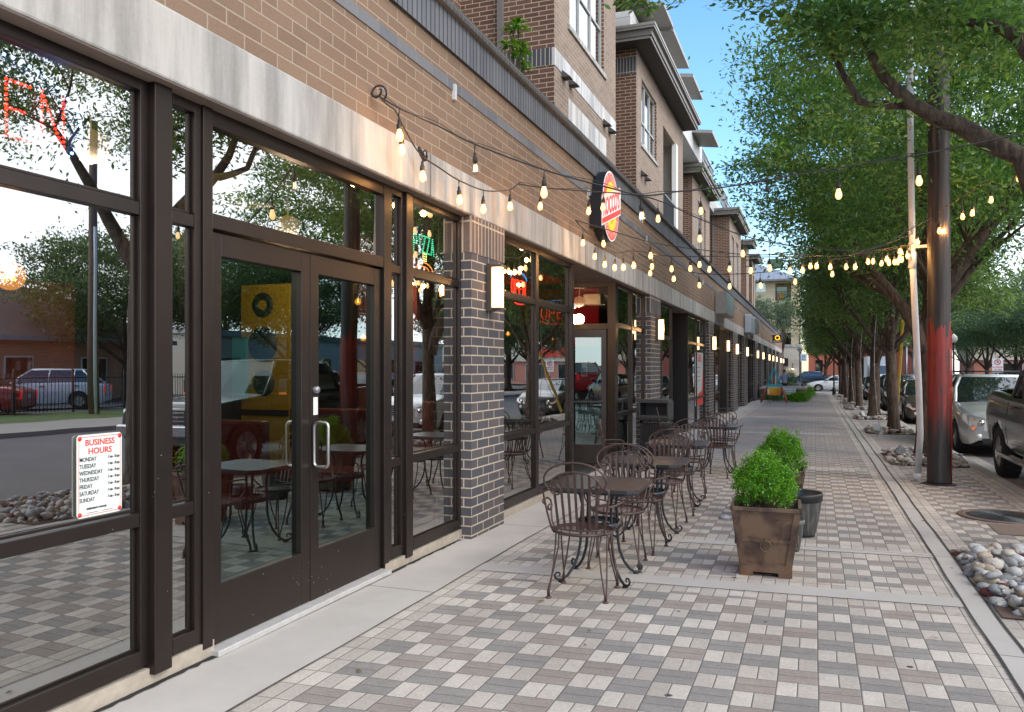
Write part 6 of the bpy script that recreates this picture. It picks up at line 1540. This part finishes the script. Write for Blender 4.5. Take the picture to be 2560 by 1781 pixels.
def sedan(label, loc, mat, L=4.8, rz=0, H=1.45, W=1.84, group='cars parked along the kerb', name='parked_car'):
    h = L / 2; return make_car(label, loc, rz, L, W, H, mat, [(-h, .62), (-h + .12, .72), (-h + .9, .90), (-h + 1.3, .95), (h - 1.1, 1.0), (h - .6, .99), (h, .88)], [(-h, .66), (-h + .10, .82), (-h + .35, .95), (-h + .9, 1), (h - .8, 1), (h - .2, .92), (h, .82)], (-h + .92, h - 1.0), .33, (-h + 1.25, -h + 2.1, h - 1.45, h - .75), 'sedan', group=group, zb=.20, name=name)
def pickup(label, loc, mat, L=5.8, rz=0, H=1.95, W=2.0, group='cars parked along the kerb', name='pickup_truck', rw=.42):
    h = L / 2; return make_car(label, loc, rz, L, W, H, mat, [(-h, 1.12), (-h + .10, 1.17), (-h + 1.3, 1.26), (-h + 1.6, 1.30), (h - 1.8, 1.34), (h - .3, 1.40), (h, 1.40)], [(-h, .88), (-h + .10, .94), (-h + .35, .985), (-h + .9, 1), (h - .3, 1), (h, .98)], (-h + 1.0, h - 1.02), rw, (-h + 1.42, -h + 2.0, h - 2.0, h - 1.70), 'pickup', cat='truck', group=group, name=name, zb=.48, tw=.28)
def at(x, y): return (x, y, g(y) - .128)
pickup('dark grey pickup with orange mirror light and side step at the right edge', at(3.82, 13.35), C_grey)
suv('silver crossover with roof rack parked right behind the dark grey pickup', at(3.75, 18.55 + 2.4), C_silver, rack=True)
sedan('brown grey sedan parked behind the silver crossover, seen between pole and trunks', at(3.72, 29.3 + 2.4), C_brn)
suv('dark navy wagon parked behind the brown grey sedan', at(3.75, 38.5 + 2.4), C_navy, H=1.62)
for i, (y, m_, l) in enumerate(((47.5, C_silver, 'silver sedan parked fifth along the kerb'), (55.5, C_black, 'black sedan parked sixth along the kerb'))): sedan(l, at(3.72, y), m_)
GS = 'vehicles across the street mirrored in the glass'
suv('red crossover waiting in the middle of the street, mirrored in the door glass', at(7.0, 18.0), C_red, H=1.75, group=GS)
suv('white crossover in the parking lot behind the iron fence', (24.2, 24.8, g(24.8) - .02), C_white, rz=.9, group=GS)
sedan('red sedan in the parking lot behind the iron fence', (23.2, 20.4, g(20) - .02), C_red, rz=1.0, group=GS)
sedan('white sedan parked across the street near the crossing', at(11.8, 37), C_white, group=GS); suv('red crossover parked across the street', at(11.8, 30), C_red, group=GS); suv('red crossover parked at the kerb behind the viewer, mirrored in the alcove door', at(3.8, -6.5), C_red, H=1.75, group=GS); pickup('red pickup parked at the kerb well behind the viewer', at(3.8, -13.5), C_red, group=GS)
pickup('black pickup crossing the far end of the street with a lit red tail light', (WY(2030, 950, 79)[0], 79, g(79) - .12), C_black, rz=-PI / 2, group='vehicles at the far crossing', L=5.6, H=1.8, rw=.38)
sedan('white sedan turning at the far crossing', (WY(2088, 950, 76)[0], 76, g(76) - .12), C_white, rz=-PI / 2 + .1, group='vehicles at the far crossing', name='white_sedan')
# box truck
bx0 = WY(2203, 920, 84)[0]
t = thing('box_truck', 'white box truck driving toward the viewer far down the street', 'truck', (bx0, 84, g(84) - .12))
mb = MB(); mb.box(-1.15, 1.15, 1.6, 7.0, .9, 3.25); mb.build('cargo_box', plain('white_truck_box', (.55, .55, .54), .4, var=.05), t, bevel=.03)
mb = MB(); mb.prism([(-.35, .5), (1.5, .5), (1.5, 2.45), (.55, 2.45), (.15, 1.55), (-.35, 1.35)], -1.0, 1.0, 'x'); mb.build('cab', C_white, t, bevel=.05)
mb = MB(); mb.face([(-.88, .12, 1.58), (.88, .12, 1.58), (.85, .50, 2.36), (-.85, .50, 2.36)]); mb.build('windshield', M_cg, t)
for s in (-1, 1):
    mb = MB(); mb.box(s * .65, s * .92, -.37, -.34, .75, .98); mb.build('headlight', M_hl, t)
    for yy in (.45, 5.6): mb = MB(); mb.lathe([(0, 0), (.42, 0), (.45, -s * .04), (.45, -s * .28), (0, -s * .28)], (s * 1.0, yy, .45), 20, axis='x'); mb.build('wheel', M_tyre, t)
mb = MB(); mb.box(-.5, .5, -.37, -.35, .7, 1.05); mb.build('grille', M_trim, t)
# ================================================================ across the street (seen mostly in the glass)
t = thing('iron_fence', 'black iron picket fence on the lawn across the street', 'fence', (20.6, 0, 0))
mb = MB()
for k in range(330): y = 6 + k * .155; mb.box(-.009, .009, y - .009, y + .009, g(y) + .05, g(y) + 1.5)
o = mb.build('pickets', M_black, t)
mb = MB()
for z in (.18, 1.35): mb.box(-.02, .02, 6, 57.2, z + g(30) - .02, z + g(30) + .02)
mb.build('rails', M_black, t)
for k in range(22): mb = MB(); y = 6 + k * 2.44; mb.box(-.035, .035, y - .035, y + .035, g(y), g(y) + 1.65); mb.build('post', M_black, t)
t = thing('brick_house', 'low orange brick house with brown shingle roof, mirrored in the left window', 'house', (31, 22, g(26)))
M_ob = brick('orange_brick', (.60, .24, .13), (.50, .19, .11), (.6, .5, .4), bw=.22, rh=.075)
M_shin = plain('brown_shingles', (.14, .11, .10), .9, var=.3, scale=3, bump=1, bscale=8)
mb = MB(); mb.box(0, 9, 0, 16, 0, 3.4); mb.build('wall', M_ob, t)
mb = MB(); mb.grid([[(-.7, -.7, 3.3), (9.7, -.7, 3.3), (9.7, 16.7, 3.3), (-.7, 16.7, 3.3)], [(4.5, 4.5, 6.3), (4.5, 4.5, 6.3), (4.5, 11.5, 6.3), (4.5, 11.5, 6.3)]], 0, True, False); mb.build('roof', M_shin, t)
mb = MB(); mb.box(-.75, -.68, -.7, 16.7, 3.1, 3.35); mb.build('gutter', plain('blue_grey_fascia', (.30, .36, .38), .5), t)
for y in (2, 6, 10.5): mb = MB(); mb.box(-.06, 0, y, y + 1.6, .9, 2.3); w_ = mb.build('window', M_white, t); mb = MB(); mb.box(-.08, -.06, y + .08, y + 1.52, .98, 2.22); mb.build('pane', M_cg, w_)
t = thing('utility_pole', 'wooden utility pole with white conduit across the street, mirrored in the left window', 'utility pole', (19.0, 22.6, g(22)))
mb = MB(); mb.tube([(0, 0, 0), (0, 0, 11)], [.19, .13], 16); mb.build('shaft', plain('weathered_pole_wood', (.16, .10, .075), .85, var=.3), t)
mb = MB(); mb.tube([(-.22, -.1, 0), (-.22, -.1, 5.8), (-.15, -.05, 7)], .055, 10); mb.build('conduit', M_white, t)
t = thing('white_building', 'long low white building beyond the parking lot, mirrored in the glass', 'building', (34, 44, g(44)))
mb = MB(); mb.box(0, 10, 0, 40, 0, 4.2); mb.build('wall', M_offw, t); mb = MB(); mb.box(-.3, 10.2, -.2, 40.2, 4.2, 4.6); mb.build('roof', M_galv, t)
for k in range(6): mb = MB(); mb.box(-.06, 0, 3 + k * 6, 5 + k * 6, 1, 2.6); mb.build('window', M_cg, t)
# right background seen directly
t = thing('pink_building', 'low pink and cream shop building behind the pale oaks on the right', 'building', (17, 104, g(104)))
mb = MB(); mb.box(0, 40, 0, 10, 0, 3.0); mb.build('wall', plain('pink_wall', (.50, .20, .15), .7), t)
mb = MB(); mb.box(-.2, 40.2, -.3, 10, 3.0, 5.4); mb.build('upper_wall', plain('cream_wall', (.58, .54, .46), .7), t)
for k in range(8):
    mb = MB(); mb.box(2 + k * 4.6, 4.8 + k * 4.6, -.08, 0, .5, 2.7); w_ = mb.build('window', M_wframe, t); mb = MB(); mb.box(2.1 + k * 4.6, 4.7 + k * 4.6, -.1, -.08, .6, 2.6); mb.build('pane', M_cg, w_)
mb = MB(); mb.box(6, 14, -.5, -.3, 3.6, 4.8); mb.build('awning', M_red, t)
for i, (px, y, h_, l) in enumerate(((2266, 60, 5.0, 'thin pale street post between yellow guard and white pipe'), (2284, 60, 5.0, 'second thin pale post just left of the white pipe'))):
    x = WY(px, 900, y)[0]; t = thing('street_post', l, 'post', (x, y, g(y)), group='thin pale posts'); mb = MB(); mb.tube([(0, 0, 0), (0, 0, 3.3)], .07, 8); mb.build('shaft', M_galv, t); mb = MB(); mb.tube([(0, 0, 3.3), (0, 0, 3.35)], [.08, .02], 8); mb.build('cap', M_galv, t)
x = WY(2494, 911, 46)[0]
t = thing('street_sign', 'white no parking sign with red symbol on a post behind the silver crossover', 'sign', (x, 46, g(46)))
mb = MB(); mb.tube([(0, 0, 0), (0, 0, 2.4)], .03, 8); mb.build('post', M_galv, t); mb = MB(); mb.box(-.24, .24, -.04, -.02, 1.6, 2.3); mb.build('plate', M_white, t)
mb = MB(); mb.tube([(.13 * math.cos(q * PI / 12), -.045, 2.12 + .13 * math.sin(q * PI / 12)) for q in range(25)], .018, 5, cap=False); mb.tube([(-.09, -.045, 2.21), (.09, -.045, 2.03)], .018, 5); mb.build('symbol', M_red, t)
letters('P', .18, M_ink, t, MY(0, -.043, 2.12)); letters('NO PARKING', .075, M_red, t, MY(0, -.043, 1.86), off=.003); letters('ANY TIME', .075, M_red, t, MY(0, -.043, 1.74), off=.003)
def lamp_post(px, y, ztop, label):
    x = WY(px, 900, y)[0]; t = thing('street_lamp', label, 'street lamp', (x, y, g(y)), group='globe street lamps'); H_ = ztop
    mb = MB(); mb.tube([(0, 0, 0), (0, 0, .5), (0, 0, .55), (0, 0, H_)], [.12, .11, .06, .05], 12); mb.build('post', M_black, t)
    mb = MB(); mb.lathe([(.06, H_), (.14, H_ + .03), (.21, H_ + .2), (.19, H_ + .36), (.08, H_ + .46), (.02, H_ + .52), (0, H_ + .53)], n=20); mb.build('globe', plain('white_lamp_globe', (.66, .62, .52), .3), t)
lamp_post(2000, 68, 3.2, 'black street lamp with white globe by the cream building corner'); lamp_post(2085, 60, 3.2, 'black street lamp with white globe among the kerb trunks'); lamp_post(2384, 52, 3.3, 'black street lamp with white globe beside the tarred pole, across the street')
# ---------------------------------------------------------------- cream corner building
BYC = 92.0
def XZ(px, py, y=BYC): return WY(px, py, y)
xR = XZ(2000, 900)[0]; xM = XZ(1955, 900)[0]; zE = XZ(1950, 700)[1]
t = thing('cream_building', 'cream brick corner building with stacked balconies under a grey metal roof', 'building', (0, BYC, 0))
M_cr = brick('cream_brick', (.52, .42, .27), (.47, .375, .24), (.50, .43, .32), bw=.4, rh=.2, ms=.012, var=.12); M_st = brick('cream_stone', (.52, .46, .37), (.47, .42, .34), (.38, .34, .28), bw=.8, rh=.4, ms=.012, var=.12)
xl1, xl2 = XZ(1938, 800)[0], XZ(1978, 800)[0]; zs = XZ(1950, 862)[1]
mb = MB(); mb.box(-22, xl1, 0, 12, zs, zE); mb.box(xl2, xR - .15, 0, 12, zs, zE); mb.box(xl1, xl2, 1.6, 12, zs, zE)
F3 = [(XZ(1950, 752)[1], XZ(1950, 708)[1]), (XZ(1950, 820)[1], XZ(1950, 764)[1]), (zs + .05, XZ(1950, 832)[1])]
zz_ = sorted([v for p in F3 for v in p])
mb.box(xl1, xl2, 0, 1.6, zz_[-1], zE); mb.box(xl1, xl2, .0, 1.6, zz_[3], zz_[4]); mb.box(xl1, xl2, 0, 1.6, zz_[1], zz_[2]); mb.build('wall', M_cr, t)
xq = XZ(1957, 900)[0]
mb = MB(); mb.box(xq, xR, -.15, 12, -1, zs - .25); mb.box(-22, xq, .25, 12, -1, zs - .25); mb.build('stone_base', M_st, t)
mb = MB(); mb.box(-22, xR + .08, -.25, 12, zs - .25, zs); mb.build('stone_band', M_precast, t)
for (a, b) in F3[:2]:
    mb = MB(); mb.box(xl1 + .1, xl2 - .5, 1.50, 1.58, a + .1, b - .3); w_ = mb.build('balcony_door', M_cg, t)
    mb = MB(); mb.box(xl1, xl2, .02, .06, a + .95, a + 1.0); mb.box(xl1, xl2, .02, .06, a + .08, a + .12)
    for k in range(20): x = xl1 + (xl2 - xl1) * k / 19; mb.box(x - .012, x + .012, .03, .05, a, a + 1)
    mb.build('railing', M_black, t)
mb = MB(); mb.box(xl1, xl2, 1.5, 1.59, F3[2][0], F3[2][1]); mb.build('balcony_door', M_cg, t)
a, b = XZ(1889, 726)[0], XZ(1914, 726)[0]; za, zb_ = XZ(1900, 731)[1], XZ(1900, 704)[1]
mb = MB(); mb.box(a, b, -.05, 0, za, zb_); w_ = mb.build('window', M_white, t); mb = MB(); mb.box(a + .12, (a + b) / 2 - .06, -.08, -.05, za + .12, zb_ - .1); mb.build('pane', M_winblue, w_); mb = MB(); mb.box((a + b) / 2 + .06, b - .12, -.08, -.05, za + .12, zb_ - .1); mb.build('pane', M_winblue, w_)
M_mroof = Mat('standing_seam_roof', .45, .4); _x, _y, _z = M_mroof.pos(); _s = ((_x / .6).fract() * .6).lt(.05); M_mroof.set('Base Color', M_mroof.mix(_s, (.34, .355, .37), (.20, .21, .22))); M_mroof = M_mroof.m
mb = MB(); xr2 = XZ(2006, 700)[0]; mb.grid([[(-22, -1.0, zE), (xr2, -1.0, zE), (xr2, 13, zE), (-22, 13, zE)], [(-22, 5, zE + 2.6), (xr2 - 5.5, 5, zE + 2.6), (xr2 - 5.5, 7, zE + 2.6), (-22, 7, zE + 2.6)]], 0, True, False); mb.face([(-22, 5, zE + 2.6), (xr2 - 5.5, 5, zE + 2.6), (xr2 - 5.5, 7, zE + 2.6), (-22, 7, zE + 2.6)]); mb.build('roof', M_mroof, t)
mb = MB(); mb.box(-22, xr2, -1.05, -.95, zE - .2, zE); mb.build('gutter', M_eave, t)
mb = MB(); a = XZ(1915, 650)[0]; mb.box(a, a + 1.6, 4.5, 6.5, zE + 2.0, zE + 2.9); mb.build('dormer', plain('green_dormer', (.06, .11, .07), .7), t)
mb = MB(); xx = XZ(1982, 984)[0]; mb.box(XZ(1940, 900)[0], XZ(1971, 900)[0], -.9, .25, XZ(1950, 916)[1], XZ(1950, 896)[1]); mb.build('awning', M_black, t)
mb = MB(); mb.box(XZ(1944, 900)[0], XZ(1962, 900)[0], .2, .24, -.6, XZ(1950, 918)[1]); mb.build('shop_door', M_cg, t)
t = thing('balcony_chair', 'yellow chair on the upper balcony of the cream building', 'chair', (XZ(1953, 748)[0], BYC + .8, F3[0][0]))
mb = MB(); mb.box(-.3, .3, -.3, .3, .3, .42); mb.build('seat', plain('yellow_cushion', (.75, .45, .02), .6), t); mb = MB(); mb.box(-.3, .3, .25, .36, .42, .95); mb.build('backrest', plain('yellow_cushion_back', (.75, .45, .02), .6), t)
mb = MB(); 
for sx in (-.27, .23): mb.box(sx, sx + .04, -.28, -.24, 0, .3); mb.box(sx, sx + .04, .24, .28, 0, .3)
mb.build('legs', M_black, t)
t = thing('balcony_pot', 'orange flower pot beside the yellow balcony chair', 'pot', (XZ(1945, 750)[0], BYC + .6, F3[0][0])); mb = MB(); mb.lathe([(0, 0), (.2, 0), (.28, .42), (.24, .42), (.2, .36), (0, .36)], n=14); mb.build('body', plain('orange_pot', (.6, .16, .05), .6), t)
x, z = WY(1982, 922, BYC - .3)
t = thing('gooseneck_lamp', 'small lit gooseneck lamp on the cream stone corner', 'wall lamp', (x, BYC - .16, z)); mb = MB(); mb.tube([(0, 0, .5), (0, -.3, .6), (0, -.35, .2)], .03, 6); mb.build('arm', M_black, t); mb = MB(); mb.lathe([(.05, .2), (.2, .02)], (0, -.35, 0), 12); mb.build('shade', M_black, t); mb = MB(); mb.lathe([(0, -.1), (.09, -.02), (.05, .08)], (0, -.35, 0), 10); mb.build('bulb', emitter('lamp_bulb', (1, .8, .55), 6), t)
# white blade sign with a blue mark
yb_ = 90.5; xa, zt = WY(2001, 885, yb_); xb, zb_ = WY(2017, 904, yb_)
t = thing('blade_sign', 'white square blade sign with blue mark on the cream building corner', 'sign', (xa, yb_, zb_)); W2, H2 = xb - xa, zt - zb_
mb = MB(); mb.box(0, W2, -.05, .05, 0, H2); mb.build('board', plain('white_sign_board', (.6, .62, .62), .5), t); mb = MB(); mb.box(-.2, 0, -.03, .03, H2 * .8, H2 * .88); mb.build('bracket', M_black, t)
mb = MB(); mb.tube([(W2 / 2 + .16 * math.cos(q * PI / 10), -.06, H2 * .62 + .16 * math.sin(q * PI / 10)) for q in range(21)], .035, 5, cap=False); mb.tube([(W2 / 2 - .1, -.06, H2 * .62), (W2 / 2 + .1, -.06, H2 * .62)], .03, 5); mb.build('mark', plain('blue_mark', (.05, .25, .6), .5), t)
mb = MB(); mb.box(W2 * .15, W2 * .85, -.055, -.05, H2 * .2, H2 * .27); mb.build('text_line', M_ink, t)
# red brick row far behind
t = thing('red_house', 'orange red brick house behind the crossing, left of the kerb trunks', 'house', (WY(2021, 900, 128)[0], 128, g(128))); mb = MB(); mb.box(0, 9, 0, 8, 0, 4.6); mb.build('wall', plain('orange_red_wall', (.52, .15, .08), .8), t)
mb = MB(); mb.box(-.3, 9.3, -.3, 8, 4.6, 5.0); mb.build('roof', M_shin, t)
for x in (1.0, 4.2): mb = MB(); mb.box(x, x + 1, -.06, 0, 1.6, 3.4); mb.build('window', M_cg, t)
t = thing('dark_house', 'dark red brick building beyond the crossing behind the tree trunks', 'house', (WY(2062, 900, 130)[0], 130, g(130))); mb = MB(); mb.box(0, 16, 0, 8, 0, 5.4); mb.build('wall', plain('dark_red_wall_paint', (.16, .045, .035), .8), t); mb = MB(); mb.box(-.3, 16.3, -.3, 8, 5.4, 5.8); mb.build('roof', M_shin, t)
for x in (1.5, 4.5, 7.5): mb = MB(); mb.box(x, x + 1.1, -.06, 0, 1.8, 3.6); mb.build('window', M_cg, t)
# ================================================================ swing, garden bed, person
fl, fr_, ap = G(1907, 1004), G(1970, 1006), WY(1940, 921, 43.9)
cx, cy = (fl[0] + fr_[0]) / 2, 43.9; hwA = (fr_[0] - fl[0]) / 2; hA_ = ap[1] - g(cy)
t = thing('painted_swing', 'small A frame garden swing painted turquoise, yellow and red', 'swing', (cx, cy, g(cy)))
P_t = plain('turquoise_paint', (.04, .32, .36), .6, var=.3); P_r = plain('worn_red_paint', (.36, .06, .05), .6, var=.4); P_y = plain('yellow_paint', (.75, .50, .03), .6, var=.2); P_o = plain('orange_paint', (.65, .18, .04), .6, var=.3)
for yy in (-.32, .32):
    for s in (-1, 1):
        mb = MB(); mb.tube([(s * hwA * .52, yy, hA_ * .50), (s * .0, yy * .8, hA_)], .038, 6); mb.build('leg', P_t, t); mb = MB(); mb.tube([(s * hwA, yy, 0), (s * hwA * .52, yy, hA_ * .5)], .038, 6); mb.build('lower_leg', P_r, t)
    mb = MB(); mb.box(-hwA * .60, hwA * .60, yy - .03, yy + .03, hA_ * .47, hA_ * .53); mb.build('crossbar', P_t, t)
mb = MB(); mb.tube([(0, -.45, hA_), (0, .45, hA_)], .045, 8); mb.build('top_beam', P_t, t)
mb = MB(); mb.box(-hwA * .42, hwA * .42, -.22, .22, hA_ * .22, hA_ * .27); mb.build('seat', P_o, t); mb = MB(); mb.box(-hwA * .44, hwA * .44, .20, .26, hA_ * .27, hA_ * .43); mb.build('backrest', P_y, t)
for s in (-1, 1): mb = MB(); mb.box(s * hwA * .44 - .03, s * hwA * .44 + .03, -.22, .22, hA_ * .25, hA_ * .40); mb.build('side_panel', (P_o if s > 0 else M_white), t); mb = MB(); mb.tube([(s * hwA * .38, 0, hA_ * .4), (s * .03, 0, hA_ * .95)], .01, 5); mb.build('rope', M_galv, t)
t = thing('garden_wall', 'low stacked brown stone wall of the garden bed past the swing', 'wall', (-2.2, 47.5, g(47.5))); M_sw = brick('stacked_stone', (.22, .17, .125), (.16, .12, .09), (.07, .05, .04), bw=.35, rh=.12, ms=.014, var=.5)
xa, _ = WY(1988, 980, 48); xb, _ = WY(2012, 980, 48)
mb = MB(); mb.box(-.7, xb + 2.2, 0, 6, -.2, .62); mb.build('wall', M_sw, t, bevel=.01); mb = MB(); mb.box(-.75, xb + 2.25, -.05, 6.05, .62, .70); mb.build('cap', plain('stone_cap', (.34, .28, .22), .8), t)
xs, zs_ = WY(1975, 980, 47.2)
t = thing('board', 'white information board leaning on the garden wall', 'board', (WY(1974, 978, 47.2)[0], 47.2, g(47) + .15)); mb = MB(); mb.box(-.34, .34, -.02, .02, 0, .55); mb.build('panel', plain('white_board', (.62, .64, .66), .5, var=.05), t); mb = MB(); mb.box(-.3, .3, -.03, -.022, .28, .32); mb.box(-.3, .2, -.03, -.022, .40, .43); mb.build('print', M_galv, t)
for i, (px, py, R, l, m_) in enumerate(((1998, 992, (.42, .4, .26), 'bright low shrub spilling over the near corner of the garden bed', M_box), (1981, 996, (.36, .3, .22), 'low green shrub just right of the painted swing', M_box), (1934, 992, (.5, .4, .36), 'dark green bushes behind the painted swing', M_leaf), (2012, 985, (.22, .5, .22), 'small bright shrub at the right end of the garden bed', M_box), (1976, 945, (.36, .4, .85), 'tall dark hedge bush just right of the walking person', M_leaf), (2024, 985, (.3, .8, .3), 'bright hedge by the far handrail', M_box))):
    y = (45.3, 45.0, 45.6, 47, 58, 56)[i]; x = WY(px, 950, y)[0]; small_tree('garden_shrub', (x, y, g(y)), l, R, 2600, .07, .035, m_, 60 + i, R[2] * .95, .02, 'shrub', 'shrubs of the garden bed')
t = thing('handrail', 'bent grey metal handrail at the right end of the garden wall', 'handrail', (0, 0, 0)); ys_ = 50; P = [WY(px, py, ys_) for px, py in ((1992, 958), (1995, 955), (2002, 955), (2016, 968), (2017, 985))]
mb = MB(); mb.tube([(p[0], ys_, p[1]) for p in P], .03, 6); mb.build('rail', M_galv, t); mb = MB(); mb.tube([(P[3][0], ys_, P[3][1]), (P[3][0], ys_, g(50))], .025, 6); mb.build('post', M_galv, t)
t = thing('metal_box', 'pale metal cabinet standing behind the garden wall', 'cabinet', (WY(1986, 955, 60)[0], 60, g(60))); mb = MB(); mb.box(-.5, .4, 0, .6, 0, .85); mb.build('body', plain('pale_cabinet', (.5, .55, .6), .5), t, bevel=.02); mb = MB(); mb.box(-.45, .35, -.02, 0, .1, .75); mb.build('door', M_galv, t)
# person: back to the viewer, one hand raised to the ear
py_ = 53.0; pxx = WY(1961, 940, py_)[0]
t = thing('person', 'person seen from behind in light blue shirt, one hand at the ear', 'person', (pxx, py_, g(py_)), -.25)
def skin(name, verts, edges, mat, parent, sub=2):
    me = bpy.data.meshes.new(name); me.from_pydata([v[:3] for v in verts], edges, []); me.materials.append(mat); o = link(name, me, parent)
    m = o.modifiers.new('skin', 'SKIN'); m.use_smooth_shade = True; s = o.modifiers.new('sub', 'SUBSURF'); s.levels = sub; s.render_levels = sub
    for i, v in enumerate(me.skin_vertices[0].data): v.radius = (verts[i][3], verts[i][4] if len(verts[i]) > 4 else verts[i][3]); v.use_root = (i == 0)
    return o
M_skin = plain('skin', (.42, .25, .17), .6, var=.05); M_shirt = plain('light_blue_shirt', (.23, .30, .46), .85, var=.12, scale=20); M_jean = plain('dark_trousers', (.022, .026, .042), .85)
J = [(0, 0, .95, .14, .10), (0, .01, 1.15, .13, .10), (0, 0, 1.38, .15, .10), (0, 0, 1.50, .06, .06), (0, -.02, 1.58, .075, .09), (0, -.01, 1.68, .08, .095), (0, 0, 1.74, .05, .06),
     (-.19, 0, 1.40, .055), (-.25, .02, 1.14, .045), (-.24, -.06, .90, .035), (-.24, -.09, .82, .03), (.19, 0, 1.40, .055), (.36, -.06, 1.26, .045), (.20, -.07, 1.50, .034), (.13, -.04, 1.58, .03),
     (-.10, 0, .88, .09), (-.11, 0, .50, .06), (-.12, .02, .10, .04), (-.13, -.12, .04, .04), (.10, 0, .88, .09), (.11, -.03, .50, .06), (.12, .06, .10, .04), (.13, -.08, .04, .04)]
E_ = [(0, 1), (1, 2), (2, 3), (3, 4), (4, 5), (5, 6), (2, 7), (7, 8), (8, 9), (9, 10), (2, 11), (11, 12), (12, 13), (13, 14), (0, 15), (15, 16), (16, 17), (17, 18), (0, 19), (19, 20), (20, 21), (21, 22)]
skin('body', J, E_, M_skin, t)
skin('shirt', [(0, 0, .88, .165, .13), (0, .01, 1.12, .155, .125), (0, 0, 1.36, .17, .12), (0, 0, 1.46, .085, .08), (-.19, 0, 1.40, .075), (-.25, .02, 1.14, .06), (-.245, -.04, .97, .05), (.19, 0, 1.40, .075), (.36, -.06, 1.26, .062), (.24, -.07, 1.44, .048)], [(0, 1), (1, 2), (2, 3), (2, 4), (4, 5), (5, 6), (2, 7), (7, 8), (8, 9)], M_shirt, t)
skin('trousers', [(0, 0, .92, .15, .12), (-.10, 0, .84, .105), (-.11, 0, .50, .08), (-.12, .02, .10, .06), (.10, 0, .84, .105), (.11, -.03, .50, .08), (.12, .06, .10, .06)], [(0, 1), (1, 2), (2, 3), (0, 4), (4, 5), (5, 6)], M_jean, t)
mb = MB(); mb.lathe([(0, .115), (.06, .10), (.095, .05), (.10, 0), (.09, -.05), (.07, -.075)], (0, .0, 1.66), 16); mb.build('hair', plain('dark_brown_hair', (.03, .02, .015), .7), t)
for s in (-1, 1): mb = MB(); mb.box(s * .12 - .045, s * .12 + .045, -.17 if s < 0 else -.13, .07 if s < 0 else .11, 0, .08); mb.build('shoe', M_black, t, bevel=.02)
